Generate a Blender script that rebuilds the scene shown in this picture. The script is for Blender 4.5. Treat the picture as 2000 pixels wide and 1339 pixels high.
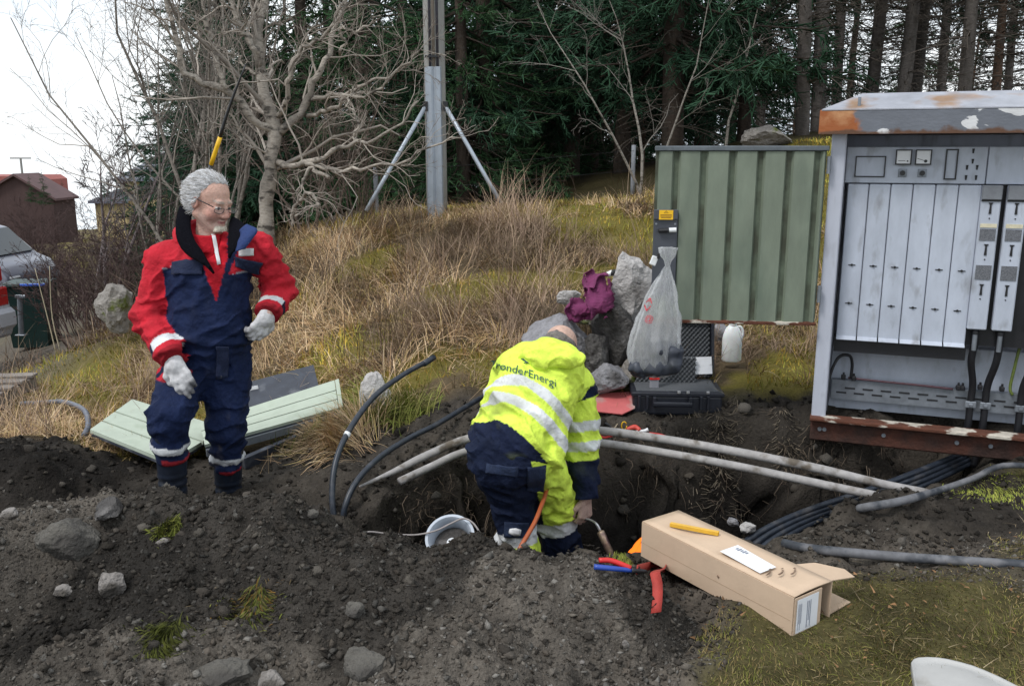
import bpy, bmesh, math, random
import numpy as np
from mathutils import Vector, Matrix
for o in list(bpy.data.objects): bpy.data.objects.remove(o, do_unlink=True)
SC = bpy.context.scene
COL = SC.collection
rng = np.random.default_rng(7); random.seed(7)

# ------------------------------------------------------------------ camera, sky, sun, exposure
CAMZ, FPX, PITCH = 1.65, 1712.0, math.radians(12.2)
cam = bpy.data.cameras.new('camera'); camo = bpy.data.objects.new('camera', cam); COL.objects.link(camo)
camo.location = (0, 0, CAMZ); camo.rotation_euler = (math.pi / 2 - PITCH, 0, 0)
cam.sensor_width = 36.0; cam.lens = 36.0 * FPX / 2000.0; cam.clip_start = 0.05; cam.clip_end = 3000
SC.camera = camo
SUN_EL, SUN_AZ = math.radians(55), math.radians(230)     # azimuth measured clockwise from +Y: behind the camera's left shoulder
w = bpy.data.worlds.new('World'); SC.world = w; w.use_nodes = True
nt = w.node_tree; nt.nodes.clear()
wo = nt.nodes.new('ShaderNodeOutputWorld'); bg = nt.nodes.new('ShaderNodeBackground'); bg.inputs['Strength'].default_value = 0.085
sky = nt.nodes.new('ShaderNodeTexSky'); sky.sky_type = 'NISHITA'; sky.sun_disc = False
sky.sun_elevation = SUN_EL; sky.sun_rotation = SUN_AZ; sky.dust_density = 3.0
tc = nt.nodes.new('ShaderNodeTexCoord'); mp = nt.nodes.new('ShaderNodeMapping'); mp.inputs['Scale'].default_value = (1, 1, 2.2)
nz = nt.nodes.new('ShaderNodeTexNoise'); nz.inputs['Scale'].default_value = 2.6; nz.inputs['Detail'].default_value = 5; nz.inputs['Roughness'].default_value = .55
cr = nt.nodes.new('ShaderNodeValToRGB'); cr.color_ramp.elements[0].position = .28; cr.color_ramp.elements[0].color = (6.2, 7.6, 9.2, 1)
cr.color_ramp.elements[1].position = .62; cr.color_ramp.elements[1].color = (11.4, 11.8, 12.0, 1)
mx = nt.nodes.new('ShaderNodeMixRGB'); mx.inputs['Fac'].default_value = .90
nt.links.new(tc.outputs['Generated'], mp.inputs['Vector']); nt.links.new(mp.outputs['Vector'], nz.inputs['Vector'])
nt.links.new(nz.outputs['Fac'], cr.inputs['Fac']); nt.links.new(sky.outputs['Color'], mx.inputs['Color1']); nt.links.new(cr.outputs['Color'], mx.inputs['Color2'])
nt.links.new(mx.outputs['Color'], bg.inputs['Color']); nt.links.new(bg.outputs['Background'], wo.inputs['Surface'])
sl = bpy.data.lights.new('sun', 'SUN'); sl.energy = 1.5; sl.angle = math.radians(14); sl.color = (1, .98, .95)
so = bpy.data.objects.new('sun', sl); COL.objects.link(so)
sd = Vector((math.sin(SUN_AZ) * math.cos(SUN_EL), math.cos(SUN_AZ) * math.cos(SUN_EL), math.sin(SUN_EL)))
so.rotation_euler = sd.to_track_quat('Z', 'Y').to_euler(); so.location = (0, -5, 12)
SC.view_settings.view_transform = 'Standard'; SC.view_settings.look = 'None'; SC.view_settings.exposure = 0.46; SC.view_settings.gamma = 1.0
SC.cycles.max_bounces = 6; SC.cycles.diffuse_bounces = 3; SC.cycles.transparent_max_bounces = 8

# ------------------------------------------------------------------ geometry helpers
_c, _s = math.cos(PITCH), math.sin(PITCH)
def ray(px, py):
    x = (px - 1000) / FPX; yd = (py - 669.5) / FPX
    return np.array([x, _c - yd * _s, -_s - yd * _c])
def PY(px, py, Y): d = ray(px, py); return np.array([0, 0, CAMZ]) + d * (Y / d[1])       # a point of the photo at a known distance
def PZ(px, py, z): d = ray(px, py); return np.array([0, 0, CAMZ]) + d * ((z - CAMZ) / d[2])
def lin(h):
    h = h.lstrip('#'); v = [int(h[i:i + 2], 16) / 255 for i in (0, 2, 4)]
    return tuple(((c + .055) / 1.055) ** 2.4 if c > .04045 else c / 12.92 for c in v)

_LT = np.random.default_rng(99).random((8, 64 * 64 * 64), dtype=np.float32) * 2 - 1
def vnoise3(p, seed=0):                      # value noise in -1..1 from a lattice table
    p = np.asarray(p, dtype=np.float32); f = np.floor(p); r = p - f; i = (f.astype(np.int32) + seed * 7) & 63; r = r * r * (3 - 2 * r); T = _LT[seed % 8]
    x0 = i[:, 0] << 12; x1 = ((i[:, 0] + 1) & 63) << 12; y0 = i[:, 1] << 6; y1 = ((i[:, 1] + 1) & 63) << 6; z0 = i[:, 2]; z1 = (z0 + 1) & 63; rx, ry, rz = r[:, 0], r[:, 1], r[:, 2]
    def col(xy): a = T[xy | z0]; return a + rz * (T[xy | z1] - a)
    a = col(x0 | y0); a = a + ry * (col(x0 | y1) - a); b = col(x1 | y0); b = b + ry * (col(x1 | y1) - b); return a + rx * (b - a)
def vnoise2(x, y, seed=0):
    T = _LT[seed % 8]; fx = np.floor(x); fy = np.floor(y); rx = (x - fx).astype(np.float32); ry = (y - fy).astype(np.float32); i = (fx.astype(np.int32) + seed * 7) & 511; j = (fy.astype(np.int32) + seed * 13) & 511
    rx = rx * rx * (3 - 2 * rx); ry = ry * ry * (3 - 2 * ry); i0 = i << 9; i1 = ((i + 1) & 511) << 9; j1 = (j + 1) & 511
    a = T[i0 | j]; a = a + ry * (T[i0 | j1] - a); b = T[i1 | j]; b = b + ry * (T[i1 | j1] - b); return a + rx * (b - a)
def fbm3(p, octv=4, seed=0, gain=.5):
    s = 0; a = 1.0; p = np.asarray(p, dtype=np.float32)
    for o in range(octv): s = s + a * vnoise3(p * (2 ** o), seed + o * 17); a *= gain
    return s
def fbm2(x, y, octv=4, seed=0, gain=.5):
    s = 0; a = 1.0; x = np.asarray(x); y = np.asarray(y)
    for o in range(octv): s = s + a * vnoise2(x * 2 ** o, y * 2 ** o, seed + o * 17); a *= gain
    return s
def sstep(a, b, x): t = np.clip((x - a) / (b - a), 0, 1); return t * t * (3 - 2 * t)

# ------------------------------------------------------------------ object helpers
def setp(o, label=None, cat=None, group=None, kind=None):
    if label: o['label'] = label
    if cat: o['category'] = cat
    if group: o['group'] = group
    if kind: o['kind'] = kind
    return o
def empty(name, loc=(0, 0, 0), rz=0, **k):
    o = bpy.data.objects.new(name, None); COL.objects.link(o); o.location = [float(v) for v in loc]; o.rotation_euler = (0, 0, rz); o.empty_display_size = .1
    return setp(o, **k)
def link(name, me, mat=None, parent=None, **k):
    o = bpy.data.objects.new(name, me); COL.objects.link(o)
    if mat is not None:
        for m in (mat if isinstance(mat, (list, tuple)) else [mat]): me.materials.append(m)
    if parent is not None: o.parent = parent
    return setp(o, **k)
def mesh_arr(name, V, F, mat=None, parent=None, smooth=True, col=None, mi=None, **k):
    """V (n,3); F (m,3) or (m,4) array, or a list of such arrays; col (n,3) vertex colours"""
    V = np.ascontiguousarray(V, dtype=np.float32)
    Fs = F if isinstance(F, list) else [F]; Fs = [np.asarray(f) for f in Fs if len(f)]
    me = bpy.data.meshes.new(name); me.vertices.add(len(V)); me.vertices.foreach_set('co', V.ravel())
    nl = sum(f.size for f in Fs); npoly = sum(len(f) for f in Fs)
    me.loops.add(nl); me.polygons.add(npoly)
    me.loops.foreach_set('vertex_index', np.concatenate([f.ravel() for f in Fs]).astype(np.int32))
    st = []; b = 0
    for f in Fs:
        n = f.shape[1]; st.append(b + np.arange(len(f)) * n); b += f.size
    me.polygons.foreach_set('loop_start', np.concatenate(st).astype(np.int32))
    if smooth: me.polygons.foreach_set('use_smooth', np.ones(npoly, dtype=bool))
    if mi is not None: me.polygons.foreach_set('material_index', np.asarray(mi, dtype=np.int32))
    me.update(calc_edges=True)
    if col is not None:
        a = me.color_attributes.new('Col', 'FLOAT_COLOR', 'POINT'); c4 = np.ones((len(V), 4), dtype=np.float32); c4[:, :3] = col
        a.data.foreach_set('color', c4.ravel())
    me.validate(); return link(name, me, mat, parent, **k)
class Bag:                                   # collects many small shapes into one array mesh
    def __init__(s): s.V = []; s.Q = []; s.T = []; s.C = []; s.n = 0
    def add(s, V, Q=None, T=None, c=None):
        V = np.asarray(V, dtype=np.float32)
        if Q is not None and len(Q): s.Q.append(np.asarray(Q) + s.n)
        if T is not None and len(T): s.T.append(np.asarray(T) + s.n)
        s.V.append(V); s.n += len(V)
        if c is not None: s.C.append(np.broadcast_to(np.asarray(c, dtype=np.float32), V.shape))
    def obj(s, name, mat, parent=None, smooth=True, **k):
        F = []
        if s.Q: F.append(np.concatenate(s.Q))
        if s.T: F.append(np.concatenate(s.T))
        return mesh_arr(name, np.concatenate(s.V), F, mat, parent, smooth, np.concatenate(s.C) if s.C else None, **k)
def tube_arr(P, R, n=8, cap=True):
    P = np.asarray(P, dtype=float); R = np.broadcast_to(np.asarray(R, dtype=float), (len(P),)); m = len(P)
    T = np.gradient(P, axis=0); T /= np.linalg.norm(T, axis=1)[:, None] + 1e-12
    u = np.cross(T[0], [0, 0, 1]);
    if np.linalg.norm(u) < .1: u = np.cross(T[0], [1, 0, 0])
    u /= np.linalg.norm(u); U = [u]
    for i in range(1, m):
        u = u - T[i] * (u @ T[i]); u /= np.linalg.norm(u) + 1e-12; U.append(u)
    U = np.array(U); W = np.cross(T, U); a = np.arange(n) * 2 * math.pi / n
    V = P[:, None] + R[:, None, None] * (np.cos(a)[None, :, None] * U[:, None] + np.sin(a)[None, :, None] * W[:, None])
    V = V.reshape(-1, 3); i = np.arange(m - 1)[:, None] * n; j = np.arange(n)[None]; j2 = (j + 1) % n
    Q = np.stack([i + j, i + j2, i + n + j2, i + n + j], -1).reshape(-1, 4); Tt = []
    if cap:
        V = np.vstack([V, P[:1], P[-1:]]); a0 = m * n
        jj = np.arange(n); Tt = np.vstack([np.stack([np.full(n, a0), (jj + 1) % n, jj], 1), np.stack([np.full(n, a0 + 1), (m - 1) * n + jj, (m - 1) * n + (jj + 1) % n], 1)])
    return V, Q, Tt
def spline(P, n=40):                          # Catmull-Rom through the points
    P = np.asarray(P, dtype=float); m = len(P)
    if m < 3: t = np.linspace(0, 1, n)[:, None]; return P[0] * (1 - t) + P[-1] * t
    E = np.vstack([2 * P[0] - P[1], P, 2 * P[-1] - P[-2]]); d = np.r_[0, np.cumsum(np.linalg.norm(np.diff(P[:, :3], axis=0), axis=1))]
    s = np.linspace(0, d[-1], n); k = np.clip(np.searchsorted(d, s, 'right') - 1, 0, m - 2); t = ((s - d[k]) / (d[k + 1] - d[k]))[:, None]
    p0, p1, p2, p3 = E[k], E[k + 1], E[k + 2], E[k + 3]
    return .5 * (2 * p1 + (p2 - p0) * t + (2 * p0 - 5 * p1 + 4 * p2 - p3) * t * t + (3 * p1 - p0 - 3 * p2 + p3) * t ** 3)
def tube(name, P, R, mat, parent=None, n=10, m=40, **k):
    Q = spline(P, m) if m else np.asarray(P); R = np.asarray(R, dtype=float)
    if R.ndim and len(R) != len(Q): R = np.interp(np.linspace(0, 1, len(Q)), np.linspace(0, 1, len(R)), R)
    V, q, t = tube_arr(Q, R, n); return mesh_arr(name, V, [q, t], mat, parent, **k)
class BM:                                     # small bmesh builder for made things
    def __init__(s): s.b = bmesh.new()
    def box(s, c, d, bev=0.0, rot=None, seg=1):
        r = bmesh.ops.create_cube(s.b, size=1.0); vs = r['verts']
        bmesh.ops.scale(s.b, vec=d, verts=vs)
        if bev > 0:
            es = list({e for v in vs for e in v.link_edges}); q = bmesh.ops.bevel(s.b, geom=es, offset=bev, segments=seg, affect='EDGES', profile=.5)
            vs = list({v for f in q['faces'] for v in f.verts} | {v for v in vs if v.is_valid})
        if rot is not None: bmesh.ops.transform(s.b, matrix=rot.to_4x4(), verts=vs)
        bmesh.ops.translate(s.b, vec=c, verts=vs); return s
    def cyl(s, a, b, r, r2=None, n=20):
        a = Vector(a); b = Vector(b); d = b - a
        q = bmesh.ops.create_cone(s.b, cap_ends=True, segments=n, radius1=r, radius2=r if r2 is None else r2, depth=d.length)
        bmesh.ops.transform(s.b, matrix=Matrix.Translation((a + b) / 2) @ d.to_track_quat('Z', 'Y').to_matrix().to_4x4(), verts=q['verts']); return s
    def poly(s, pts, th=0.0):
        vs = [s.b.verts.new(p) for p in pts]; f = s.b.faces.new(vs)
        if th: 
            f.normal_update(); n = f.normal.copy(); e = bmesh.ops.extrude_face_region(s.b, geom=[f]); bmesh.ops.translate(s.b, vec=n * th, verts=[v for v in e['geom'] if isinstance(v, bmesh.types.BMVert)])
        return s
    def prism(s, pts, vec):
        vs = [s.b.verts.new(p) for p in pts]; f = s.b.faces.new(vs); e = bmesh.ops.extrude_face_region(s.b, geom=[f])
        bmesh.ops.translate(s.b, vec=vec, verts=[v for v in e['geom'] if isinstance(v, bmesh.types.BMVert)]); return s
    def lathe(s, prof, n=24, c=(0, 0, 0)):
        rings = []
        for r, z in prof: rings.append([s.b.verts.new((c[0] + r * math.cos(2 * math.pi * k / n), c[1] + r * math.sin(2 * math.pi * k / n), c[2] + z)) for k in range(n)])
        for a, b in zip(rings, rings[1:]):
            for k in range(n): s.b.faces.new((a[k], a[(k + 1) % n], b[(k + 1) % n], b[k]))
        return s
    def obj(s, name, mat, parent=None, smooth=False, **k):
        bmesh.ops.recalc_face_normals(s.b, faces=s.b.faces); me = bpy.data.meshes.new(name); s.b.to_mesh(me); s.b.free()
        if smooth: me.polygons.foreach_set('use_smooth', np.ones(len(me.polygons), dtype=bool)); me.set_sharp_from_angle(angle=math.radians(40))
        return link(name, me, mat, parent, **k)
def copy_tree(o, parent=None):
    c = o.copy(); COL.objects.link(c); c.parent = parent
    for ch in list(o.children): copy_tree(ch, c)
    return c

# ------------------------------------------------------------------ materials
MATS = {}
def mat(name, col=(.5, .5, .5), rough=.7, var=.2, scale=12., bump=0.0, bscale=None, metal=0., attr=False, col2=None, mscale=3., mlo=.45, mhi=.6, mdist=0., spec=.5, sss=0., coat=0., stretch=None, trans=0., alpha=1., emit=None):
    """procedural principled material: base colour (or vertex colour) * noise variation, optional second colour in patches, noise bump"""
    if name in MATS: return MATS[name]
    if isinstance(col, str): col = lin(col)
    if isinstance(col2, str): col2 = lin(col2)
    m = bpy.data.materials.new(name); m.use_nodes = True; n = m.node_tree.nodes; L = m.node_tree.links; b = n['Principled BSDF']
    b.inputs['Roughness'].default_value = rough; b.inputs['Metallic'].default_value = metal; b.inputs['Specular IOR Level'].default_value = spec
    if coat: b.inputs['Coat Weight'].default_value = coat
    if trans: b.inputs['Transmission Weight'].default_value = trans
    if alpha < 1: b.inputs['Alpha'].default_value = alpha
    if sss: b.inputs['Subsurface Weight'].default_value = sss; b.inputs['Subsurface Radius'].default_value = (.01, .004, .002)
    t = n.new('ShaderNodeTexCoord'); vec = t.outputs['Object']
    if stretch: mp = n.new('ShaderNodeMapping'); mp.inputs['Scale'].default_value = stretch; L.new(vec, mp.inputs['Vector']); vec = mp.outputs['Vector']
    if attr: a = n.new('ShaderNodeAttribute'); a.attribute_name = 'Col'; base = a.outputs['Color']
    else: a = n.new('ShaderNodeRGB'); a.outputs[0].default_value = (*col, 1); base = a.outputs[0]
    if col2 is not None:
        z = n.new('ShaderNodeTexNoise'); z.inputs['Scale'].default_value = mscale; z.inputs['Detail'].default_value = 6; z.inputs['Distortion'].default_value = mdist; L.new(vec, z.inputs['Vector'])
        r = n.new('ShaderNodeMapRange'); r.inputs['From Min'].default_value = mlo; r.inputs['From Max'].default_value = mhi; L.new(z.outputs['Fac'], r.inputs['Value'])
        x = n.new('ShaderNodeMixRGB'); x.inputs['Color2'].default_value = (*col2, 1); L.new(r.outputs['Result'], x.inputs['Fac']); L.new(base, x.inputs['Color1']); base = x.outputs['Color']
    if var:
        z = n.new('ShaderNodeTexNoise'); z.inputs['Scale'].default_value = scale; z.inputs['Detail'].default_value = 5; z.inputs['Roughness'].default_value = .65; L.new(vec, z.inputs['Vector'])
        r = n.new('ShaderNodeMapRange'); r.inputs['From Min'].default_value = .25; r.inputs['From Max'].default_value = .75; r.inputs['To Min'].default_value = 1 - var; r.inputs['To Max'].default_value = 1 + var; L.new(z.outputs['Fac'], r.inputs['Value'])
        x = n.new('ShaderNodeMixRGB'); x.blend_type = 'MULTIPLY'; x.inputs['Fac'].default_value = 1; L.new(base, x.inputs['Color1']); L.new(r.outputs['Result'], x.inputs['Color2']); base = x.outputs['Color']
    L.new(base, b.inputs['Base Color'])
    if bump:
        z = n.new('ShaderNodeTexNoise'); z.inputs['Scale'].default_value = bscale or scale * 2; z.inputs['Detail'].default_value = 6; L.new(vec, z.inputs['Vector'])
        q = n.new('ShaderNodeBump'); q.inputs['Strength'].default_value = min(1, bump); q.inputs['Distance'].default_value = .02; L.new(z.outputs['Fac'], q.inputs['Height']); L.new(q.outputs['Normal'], b.inputs['Normal'])
    if emit: b.inputs['Emission Color'].default_value = (*emit[0], 1); b.inputs['Emission Strength'].default_value = emit[1]
    MATS[name] = m; return m
# ------------------------------------------------------------------ terrain
_cp = np.array([  # x, y, z of the lie of the land before the digging
 (0,0,0),(2,0,0),(-2,0,0),(4,1,.02),(-4,1,-.02),(0,2,0),(2,2.2,0),(1.2,2.8,0),(-3,3,-.05),(-1.6,3.4,-.08),(0,3.4,-.02),(1.3,3.5,.02),(2.4,3.4,.06),(3.6,3.2,.1),
 (-1.65,4.4,-.14),(-2.6,4.5,-.06),(-3.4,4.4,-.05),(-.8,4.6,0),(0,4.8,.1),(.8,4.9,.16),(1.6,4.95,.18),(2.6,4.6,.14),(3.6,4.4,.2),
 (-4.0,6.5,-.26),(-2.4,5.8,-.08),(-1.3,5.6,.06),(-.4,5.7,.26),(.5,5.8,.34),(1.5,5.8,.3),(2.6,5.8,.3),(4.2,6,.4),
 (-5.8,10,-.85),(-7.4,13,-1.22),(-10.5,18,-1.5),(-4.0,8.3,-.2),(-2.9,8.2,.1),(-2.0,7.6,.3),(-1.1,7.4,.55),(0,7.4,.74),(1.2,7.4,.76),(2.4,7.4,.7),(4.5,7.5,.7),
 (-3.4,10,.3),(-2.2,9.4,.75),(-.8,9.2,.98),(.5,9.4,1.06),(1.6,9.7,1.12),(1.6,11,1.05),(3.3,11.4,1.72),(5.5,10.5,1.75),(8,10,1.6),
 (-4.5,13,-.1),(-2.5,13,.8),(0,13,.95),(3.4,14,1.75),(7,14,1.9),(-3,18,.6),(2,19,1.3),(9,19,1.5),(-8,24,-1.6),(0,27,.2),(9,28,.2),(-14,24,-1.8),(18,22,0),(-12,10,-1.2),(-9,5,-.6),(10,4,.3),(-8,0,-.2),(8,-2,.1),(0,-8,0),(-10,-9,0),(10,-9,0)], dtype=float)
def _tps(cp, lam=.02):
    n = len(cp); d = np.linalg.norm(cp[:, None, :2] - cp[None, :, :2], axis=2); K = np.where(d > 0, d * d * np.log(d + 1e-9), 0) + lam * np.eye(n)
    Pm = np.c_[np.ones(n), cp[:, :2]]; A = np.block([[K, Pm], [Pm.T, np.zeros((3, 3))]]); return np.linalg.solve(A, np.r_[cp[:, 2], 0, 0, 0])
_w = _tps(_cp)
def _base(x, y):
    out = np.empty_like(x)
    for i in range(0, len(x), 60000):
        a = x[i:i + 60000]; b = y[i:i + 60000]; d2 = (a[:, None] - _cp[None, :, 0]) ** 2 + (b[:, None] - _cp[None, :, 1]) ** 2
        out[i:i + 60000] = (.5 * d2 * np.log(d2 + 1e-12)) @ _w[:-3] + _w[-3] + _w[-2] * a + _w[-1] * b
    r = np.hypot(x, y - 6); k = sstep(20, 34, r); return out * (1 - k) + (-2.2 - .075 * np.maximum(r - 32, 0)) * k
PIT = np.array([(-.78,3.75),(-.62,4.3),(-.25,4.6),(.3,4.72),(.9,4.78),(1.7,4.74),(2.5,4.9),(2.75,4.55),(2.35,4.2),(1.75,3.96),(1.3,3.74),(1.08,3.6),(.45,3.52),(-.1,3.42),(-.55,3.45)])
def sd_poly(x, y, P):
    d = np.full_like(x, 1e9); ins = np.zeros(len(x), bool); n = len(P)
    for i in range(n):
        a = P[i]; b = P[(i + 1) % n]; e = b - a; t = np.clip(((x - a[0]) * e[0] + (y - a[1]) * e[1]) / (e @ e), 0, 1)
        d = np.minimum(d, np.hypot(x - a[0] - t * e[0], y - a[1] - t * e[1]))
        c = ((a[1] <= y) & (b[1] > y)) | ((b[1] <= y) & (a[1] > y))
        ins ^= c & (x < a[0] + (y - a[1]) / (b[1] - a[1] + 1e-12) * e[0])
    return np.where(ins, -d, d)
SOIL = np.array([(-9,2.5),(-9,4.6),(-4.2,5.25),(-3.2,5.2),(-2.5,4.85),(-1.75,4.95),(-1.15,5.0),(-.6,5.05),(-.25,5.2),(.5,5.15),(1.0,5.2),(1.5,5.05),(1.75,5.1),(2.6,5.3),(3.2,4.6),(2.5,4.05),(2.5,3.75),(2.3,3.5),(1.95,3.15),(1.5,3.2),(1.2,3.3),(.75,3.15),(.62,2.6),(.5,1.0),(-9,1.0)])
def soil_d(x, y): return sd_poly(x, y, SOIL) + .12 * fbm2(x * 3, y * 3, 3, 5)
def ground_h(x, y, fine=True):
    x = np.atleast_1d(np.asarray(x, dtype=float)); y = np.atleast_1d(np.asarray(y, dtype=float))
    z = _base(x, y); near = (np.hypot(x, y - 4) < 14)
    dp = sd_poly(x, y, PIT) + .07 * fbm2(x * 2.5, y * 2.5, 3, 3) * near
    z = z - .66 * sstep(.1, -.34, dp) * np.where(x > 1.5, .75, 1)
    # heaped rim on the pit's right edge and lumps on the left
    for cx, cy, r, h in ((1.9,3.45,.3,.04),(-2.7,4.35,.5,.09),(-3.6,4.3,.6,.1),(-1.15,4.55,.3,.06),(-3.1,4.75,.5,.09),(1.45,4.98,.25,.05),(-2.1,4.15,.45,-.04)):
        z = z + h * np.exp(-((x - cx) ** 2 + (y - cy) ** 2) / (r * r))
    sm = sstep(.15, -.1, soil_d(x, y)) * (np.hypot(x, y - 3.5) < 9)
    amp = 1.0 * near
    z = z + amp * (1 - sm) * (.035 * fbm2(x * 1.7, y * 1.7, 4, 11) + .05 * fbm2(x * .6 + 9, y * .6, 2, 12) * (y > 5.2))
    if fine: z = z + amp * sm * (.05 * fbm2(x * 3.2, y * 3.2, 5, 21, .58) + .012 * fbm2(x * 22, y * 22, 3, 22))
    far = sstep(9, 30, np.hypot(x, y)); z = z + far * .35 * fbm2(x * .12, y * .12, 3, 31)
    return z
def gz(x, y): return float(ground_h([x], [y], False)[0])
# ring sheet, finer where the picture looks
ang = np.radians(np.concatenate([np.arange(-180, -48, 4.0), np.arange(-48, 48, .21), np.arange(48, 180.1, 4.0)]))
rad = np.concatenate([[.05], np.arange(.4, 2, .2), np.arange(2, 7, .027), np.arange(7, 14, .09), 14 * 1.085 ** np.arange(0, 52)])
gx = (np.sin(ang)[None] * rad[:, None]).ravel(); gy = (np.cos(ang)[None] * rad[:, None]).ravel(); gzv = ground_h(gx, gy)
na = len(ang); ii = np.arange(len(rad) - 1)[:, None] * na; jj = np.arange(na - 1)[None]
gq = np.stack([ii + jj, ii + na + jj, ii + na + jj + 1, ii + jj + 1], -1).reshape(-1, 4)
sd_ = soil_d(gx, gy); sm_ = sstep(.14, -.08, sd_) * (np.hypot(gx, gy - 3.5) < 9)
n1 = fbm2(gx * 1.6, gy * 1.6, 4, 41); n2 = fbm2(gx * 9, gy * 9, 3, 42); n3 = fbm2(gx * 30, gy * 30, 2, 43)
soilc = np.array([.060, .051, .042]); darkened = np.array([.013, .011, .0095]); straw = np.array([.17, .125, .07]); duff = np.array([.075, .055, .034]); moss = np.array([.17, .145, .022]); lawn = np.array([.075, .065, .026]); gravel = np.array([.14, .125, .11])
kw = np.clip(sstep(.0, -.45, gzv) + .5 * sstep(.1, .6, n1) + .45 * sstep(-1.4, -2.2, gx) * sstep(3.8, 4.4, gy), 0, 1)[:, None]  # dark soil patches; darkening with depth puts pit shade into the colour
kf = (sstep(3.6, 3.2, gy) * sstep(-.2, .3, gx))[:, None]; kw = kw * (1 - .8 * kf); sc_ = (soilc * (1 + .7 * kf) * (1 - kw) + darkened * kw) * (1 + .25 * n2 + .15 * n3)[:, None]
km = np.clip(sstep(.0, .5, n1 + .9 * sstep(-.3, 1.0, gx) * sstep(6.2, 7.6, gy)), 0, 1)[:, None]
veg = duff * .6 + straw * .4 * (1 + .4 * n2)[:, None]; veg = veg * (1 - .7 * km) + moss * .7 * km
front = (sstep(4.6, 4.2, gy) * sstep(.2, .7, gx))[:, None]; veg = veg * (1 - front) + (lawn * (1 + .35 * n2)[:, None]) * front
drive = (sstep(-3.6, -4.6, gx) * sstep(6.2, 7.4, gy) * sstep(24, 20, gy))[:, None]; veg = veg * (1 - .75 * drive) + gravel * .75 * drive
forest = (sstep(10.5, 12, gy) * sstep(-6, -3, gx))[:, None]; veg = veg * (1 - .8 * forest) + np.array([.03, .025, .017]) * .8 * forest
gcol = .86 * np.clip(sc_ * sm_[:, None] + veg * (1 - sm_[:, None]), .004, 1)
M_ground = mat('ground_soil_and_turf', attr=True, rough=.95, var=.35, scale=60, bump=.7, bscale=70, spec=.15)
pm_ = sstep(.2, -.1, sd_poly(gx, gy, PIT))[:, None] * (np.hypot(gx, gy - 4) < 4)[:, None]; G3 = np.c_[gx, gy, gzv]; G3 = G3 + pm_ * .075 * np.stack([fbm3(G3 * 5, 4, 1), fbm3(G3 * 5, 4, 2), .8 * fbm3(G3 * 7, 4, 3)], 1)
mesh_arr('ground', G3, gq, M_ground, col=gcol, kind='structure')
del gq

# spoil heap thrown up in front of the pit
_hp = []
for px, py, Y in ((-260,1000,3.25),(-80,1005,3.25),(60,1004,3.25),(170,992,3.24),(300,978,3.22),(400,972,3.22),(490,973,3.22),(590,1006,3.18),(690,1062,3.1),(820,1066,3.02),(960,1054,2.96),(1080,1078,2.9),(1180,1118,2.84),(1270,1165,2.78)):
    p = PY(px, py, Y); _hp.append(p); z = p[2]
    _hp.append((p[0] - .02, p[1] + .25, z - .13)); _hp.append((p[0] - .03, p[1] + .6, z - .5)); _hp.append((p[0], p[1] + .95, z - .85))
for px, py, Y in ((40,1160,2.92),(120,1220,2.68),(300,1110,2.86),(500,1090,2.90),(700,1150,2.74),(900,1150,2.70),(1050,1180,2.64),(1180,1240,2.6),(120,1339,2.36),(320,1339,2.32),(480,1339,2.36),(650,1339,2.34),(900,1339,2.34),(1100,1339,2.40),(-200,1200,2.7),(1240,1290,2.55)):
    _hp.append(PY(px, py, Y))
_hp += [(-1.5,1.4,-.04),(-.5,1.4,-.04),(.3,1.4,-.06),(.62,2.2,-.12),(.72,2.7,-.12),(.62,3.0,-.1),(.55,3.25,-.25),(-3,1.4,.0),(-3.6,2.4,.2),(-3.6,3.4,.15),(-.5,.5,-.2),(-2.5,.5,-.2),(.7,1.2,-.2),(-3.9,1.2,.0)]
_hp = np.array([np.asarray(p, dtype=float) for p in _hp]); _wh = _tps(_hp, .01)
def heap_h(x, y):
    x = np.atleast_1d(np.asarray(x, dtype=float)); y = np.atleast_1d(np.asarray(y, dtype=float)); d2 = (x[:, None] - _hp[None, :, 0]) ** 2 + (y[:, None] - _hp[None, :, 1]) ** 2
    z = (.5 * d2 * np.log(d2 + 1e-12)) @ _wh[:-3] + _wh[-3] + _wh[-2] * x + _wh[-1] * y
    lumps = .018 * fbm2(x * 1.7 + 4, y * 1.7, 2, 56) + .055 * fbm2(x * 3.4, y * 3.4, 5, 51, .6) + .012 - .034 * np.abs(fbm2(x * 7.5, y * 7.5, 3, 52)) + .008 * fbm2(x * 38, y * 38, 2, 53)
    left = sstep(-.9, -1.7, x) * (y < 3.3); z = z + lumps + left * (.08 * fbm2(x * 2.6 + 3, y * 2.6, 4, 54)); return z
hx, hy = np.meshgrid(np.arange(-3.9, .8, .0145), np.arange(1.0, 4.3, .0145)); sh = hx.shape; hx = hx.ravel(); hy = hy.ravel()
hz = np.concatenate([heap_h(hx[i:i + 40000], hy[i:i + 40000]) for i in range(0, len(hx), 40000)])
gi = ground_h(hx, hy, False); keep = (hz > gi - .1).reshape(sh)
ix = np.arange(len(hx)).reshape(sh); kq = keep[:-1, :-1] & keep[1:, :-1] & keep[:-1, 1:] & keep[1:, 1:]
hq = np.stack([ix[:-1, :-1][kq], ix[:-1, 1:][kq], ix[1:, 1:][kq], ix[1:, :-1][kq]], 1)
n1 = fbm2(hx * 2.2, hy * 2.2, 4, 61); n2 = fbm2(hx * 14, hy * 14, 3, 62)
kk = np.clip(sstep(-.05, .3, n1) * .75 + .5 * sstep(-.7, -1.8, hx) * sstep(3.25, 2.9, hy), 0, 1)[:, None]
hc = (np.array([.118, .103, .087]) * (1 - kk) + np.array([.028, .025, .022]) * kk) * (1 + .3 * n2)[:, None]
M_heap = mat('heap_soil', attr=True, rough=.95, var=.4, scale=90, bump=.9, bscale=110, spec=.12)
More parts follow.
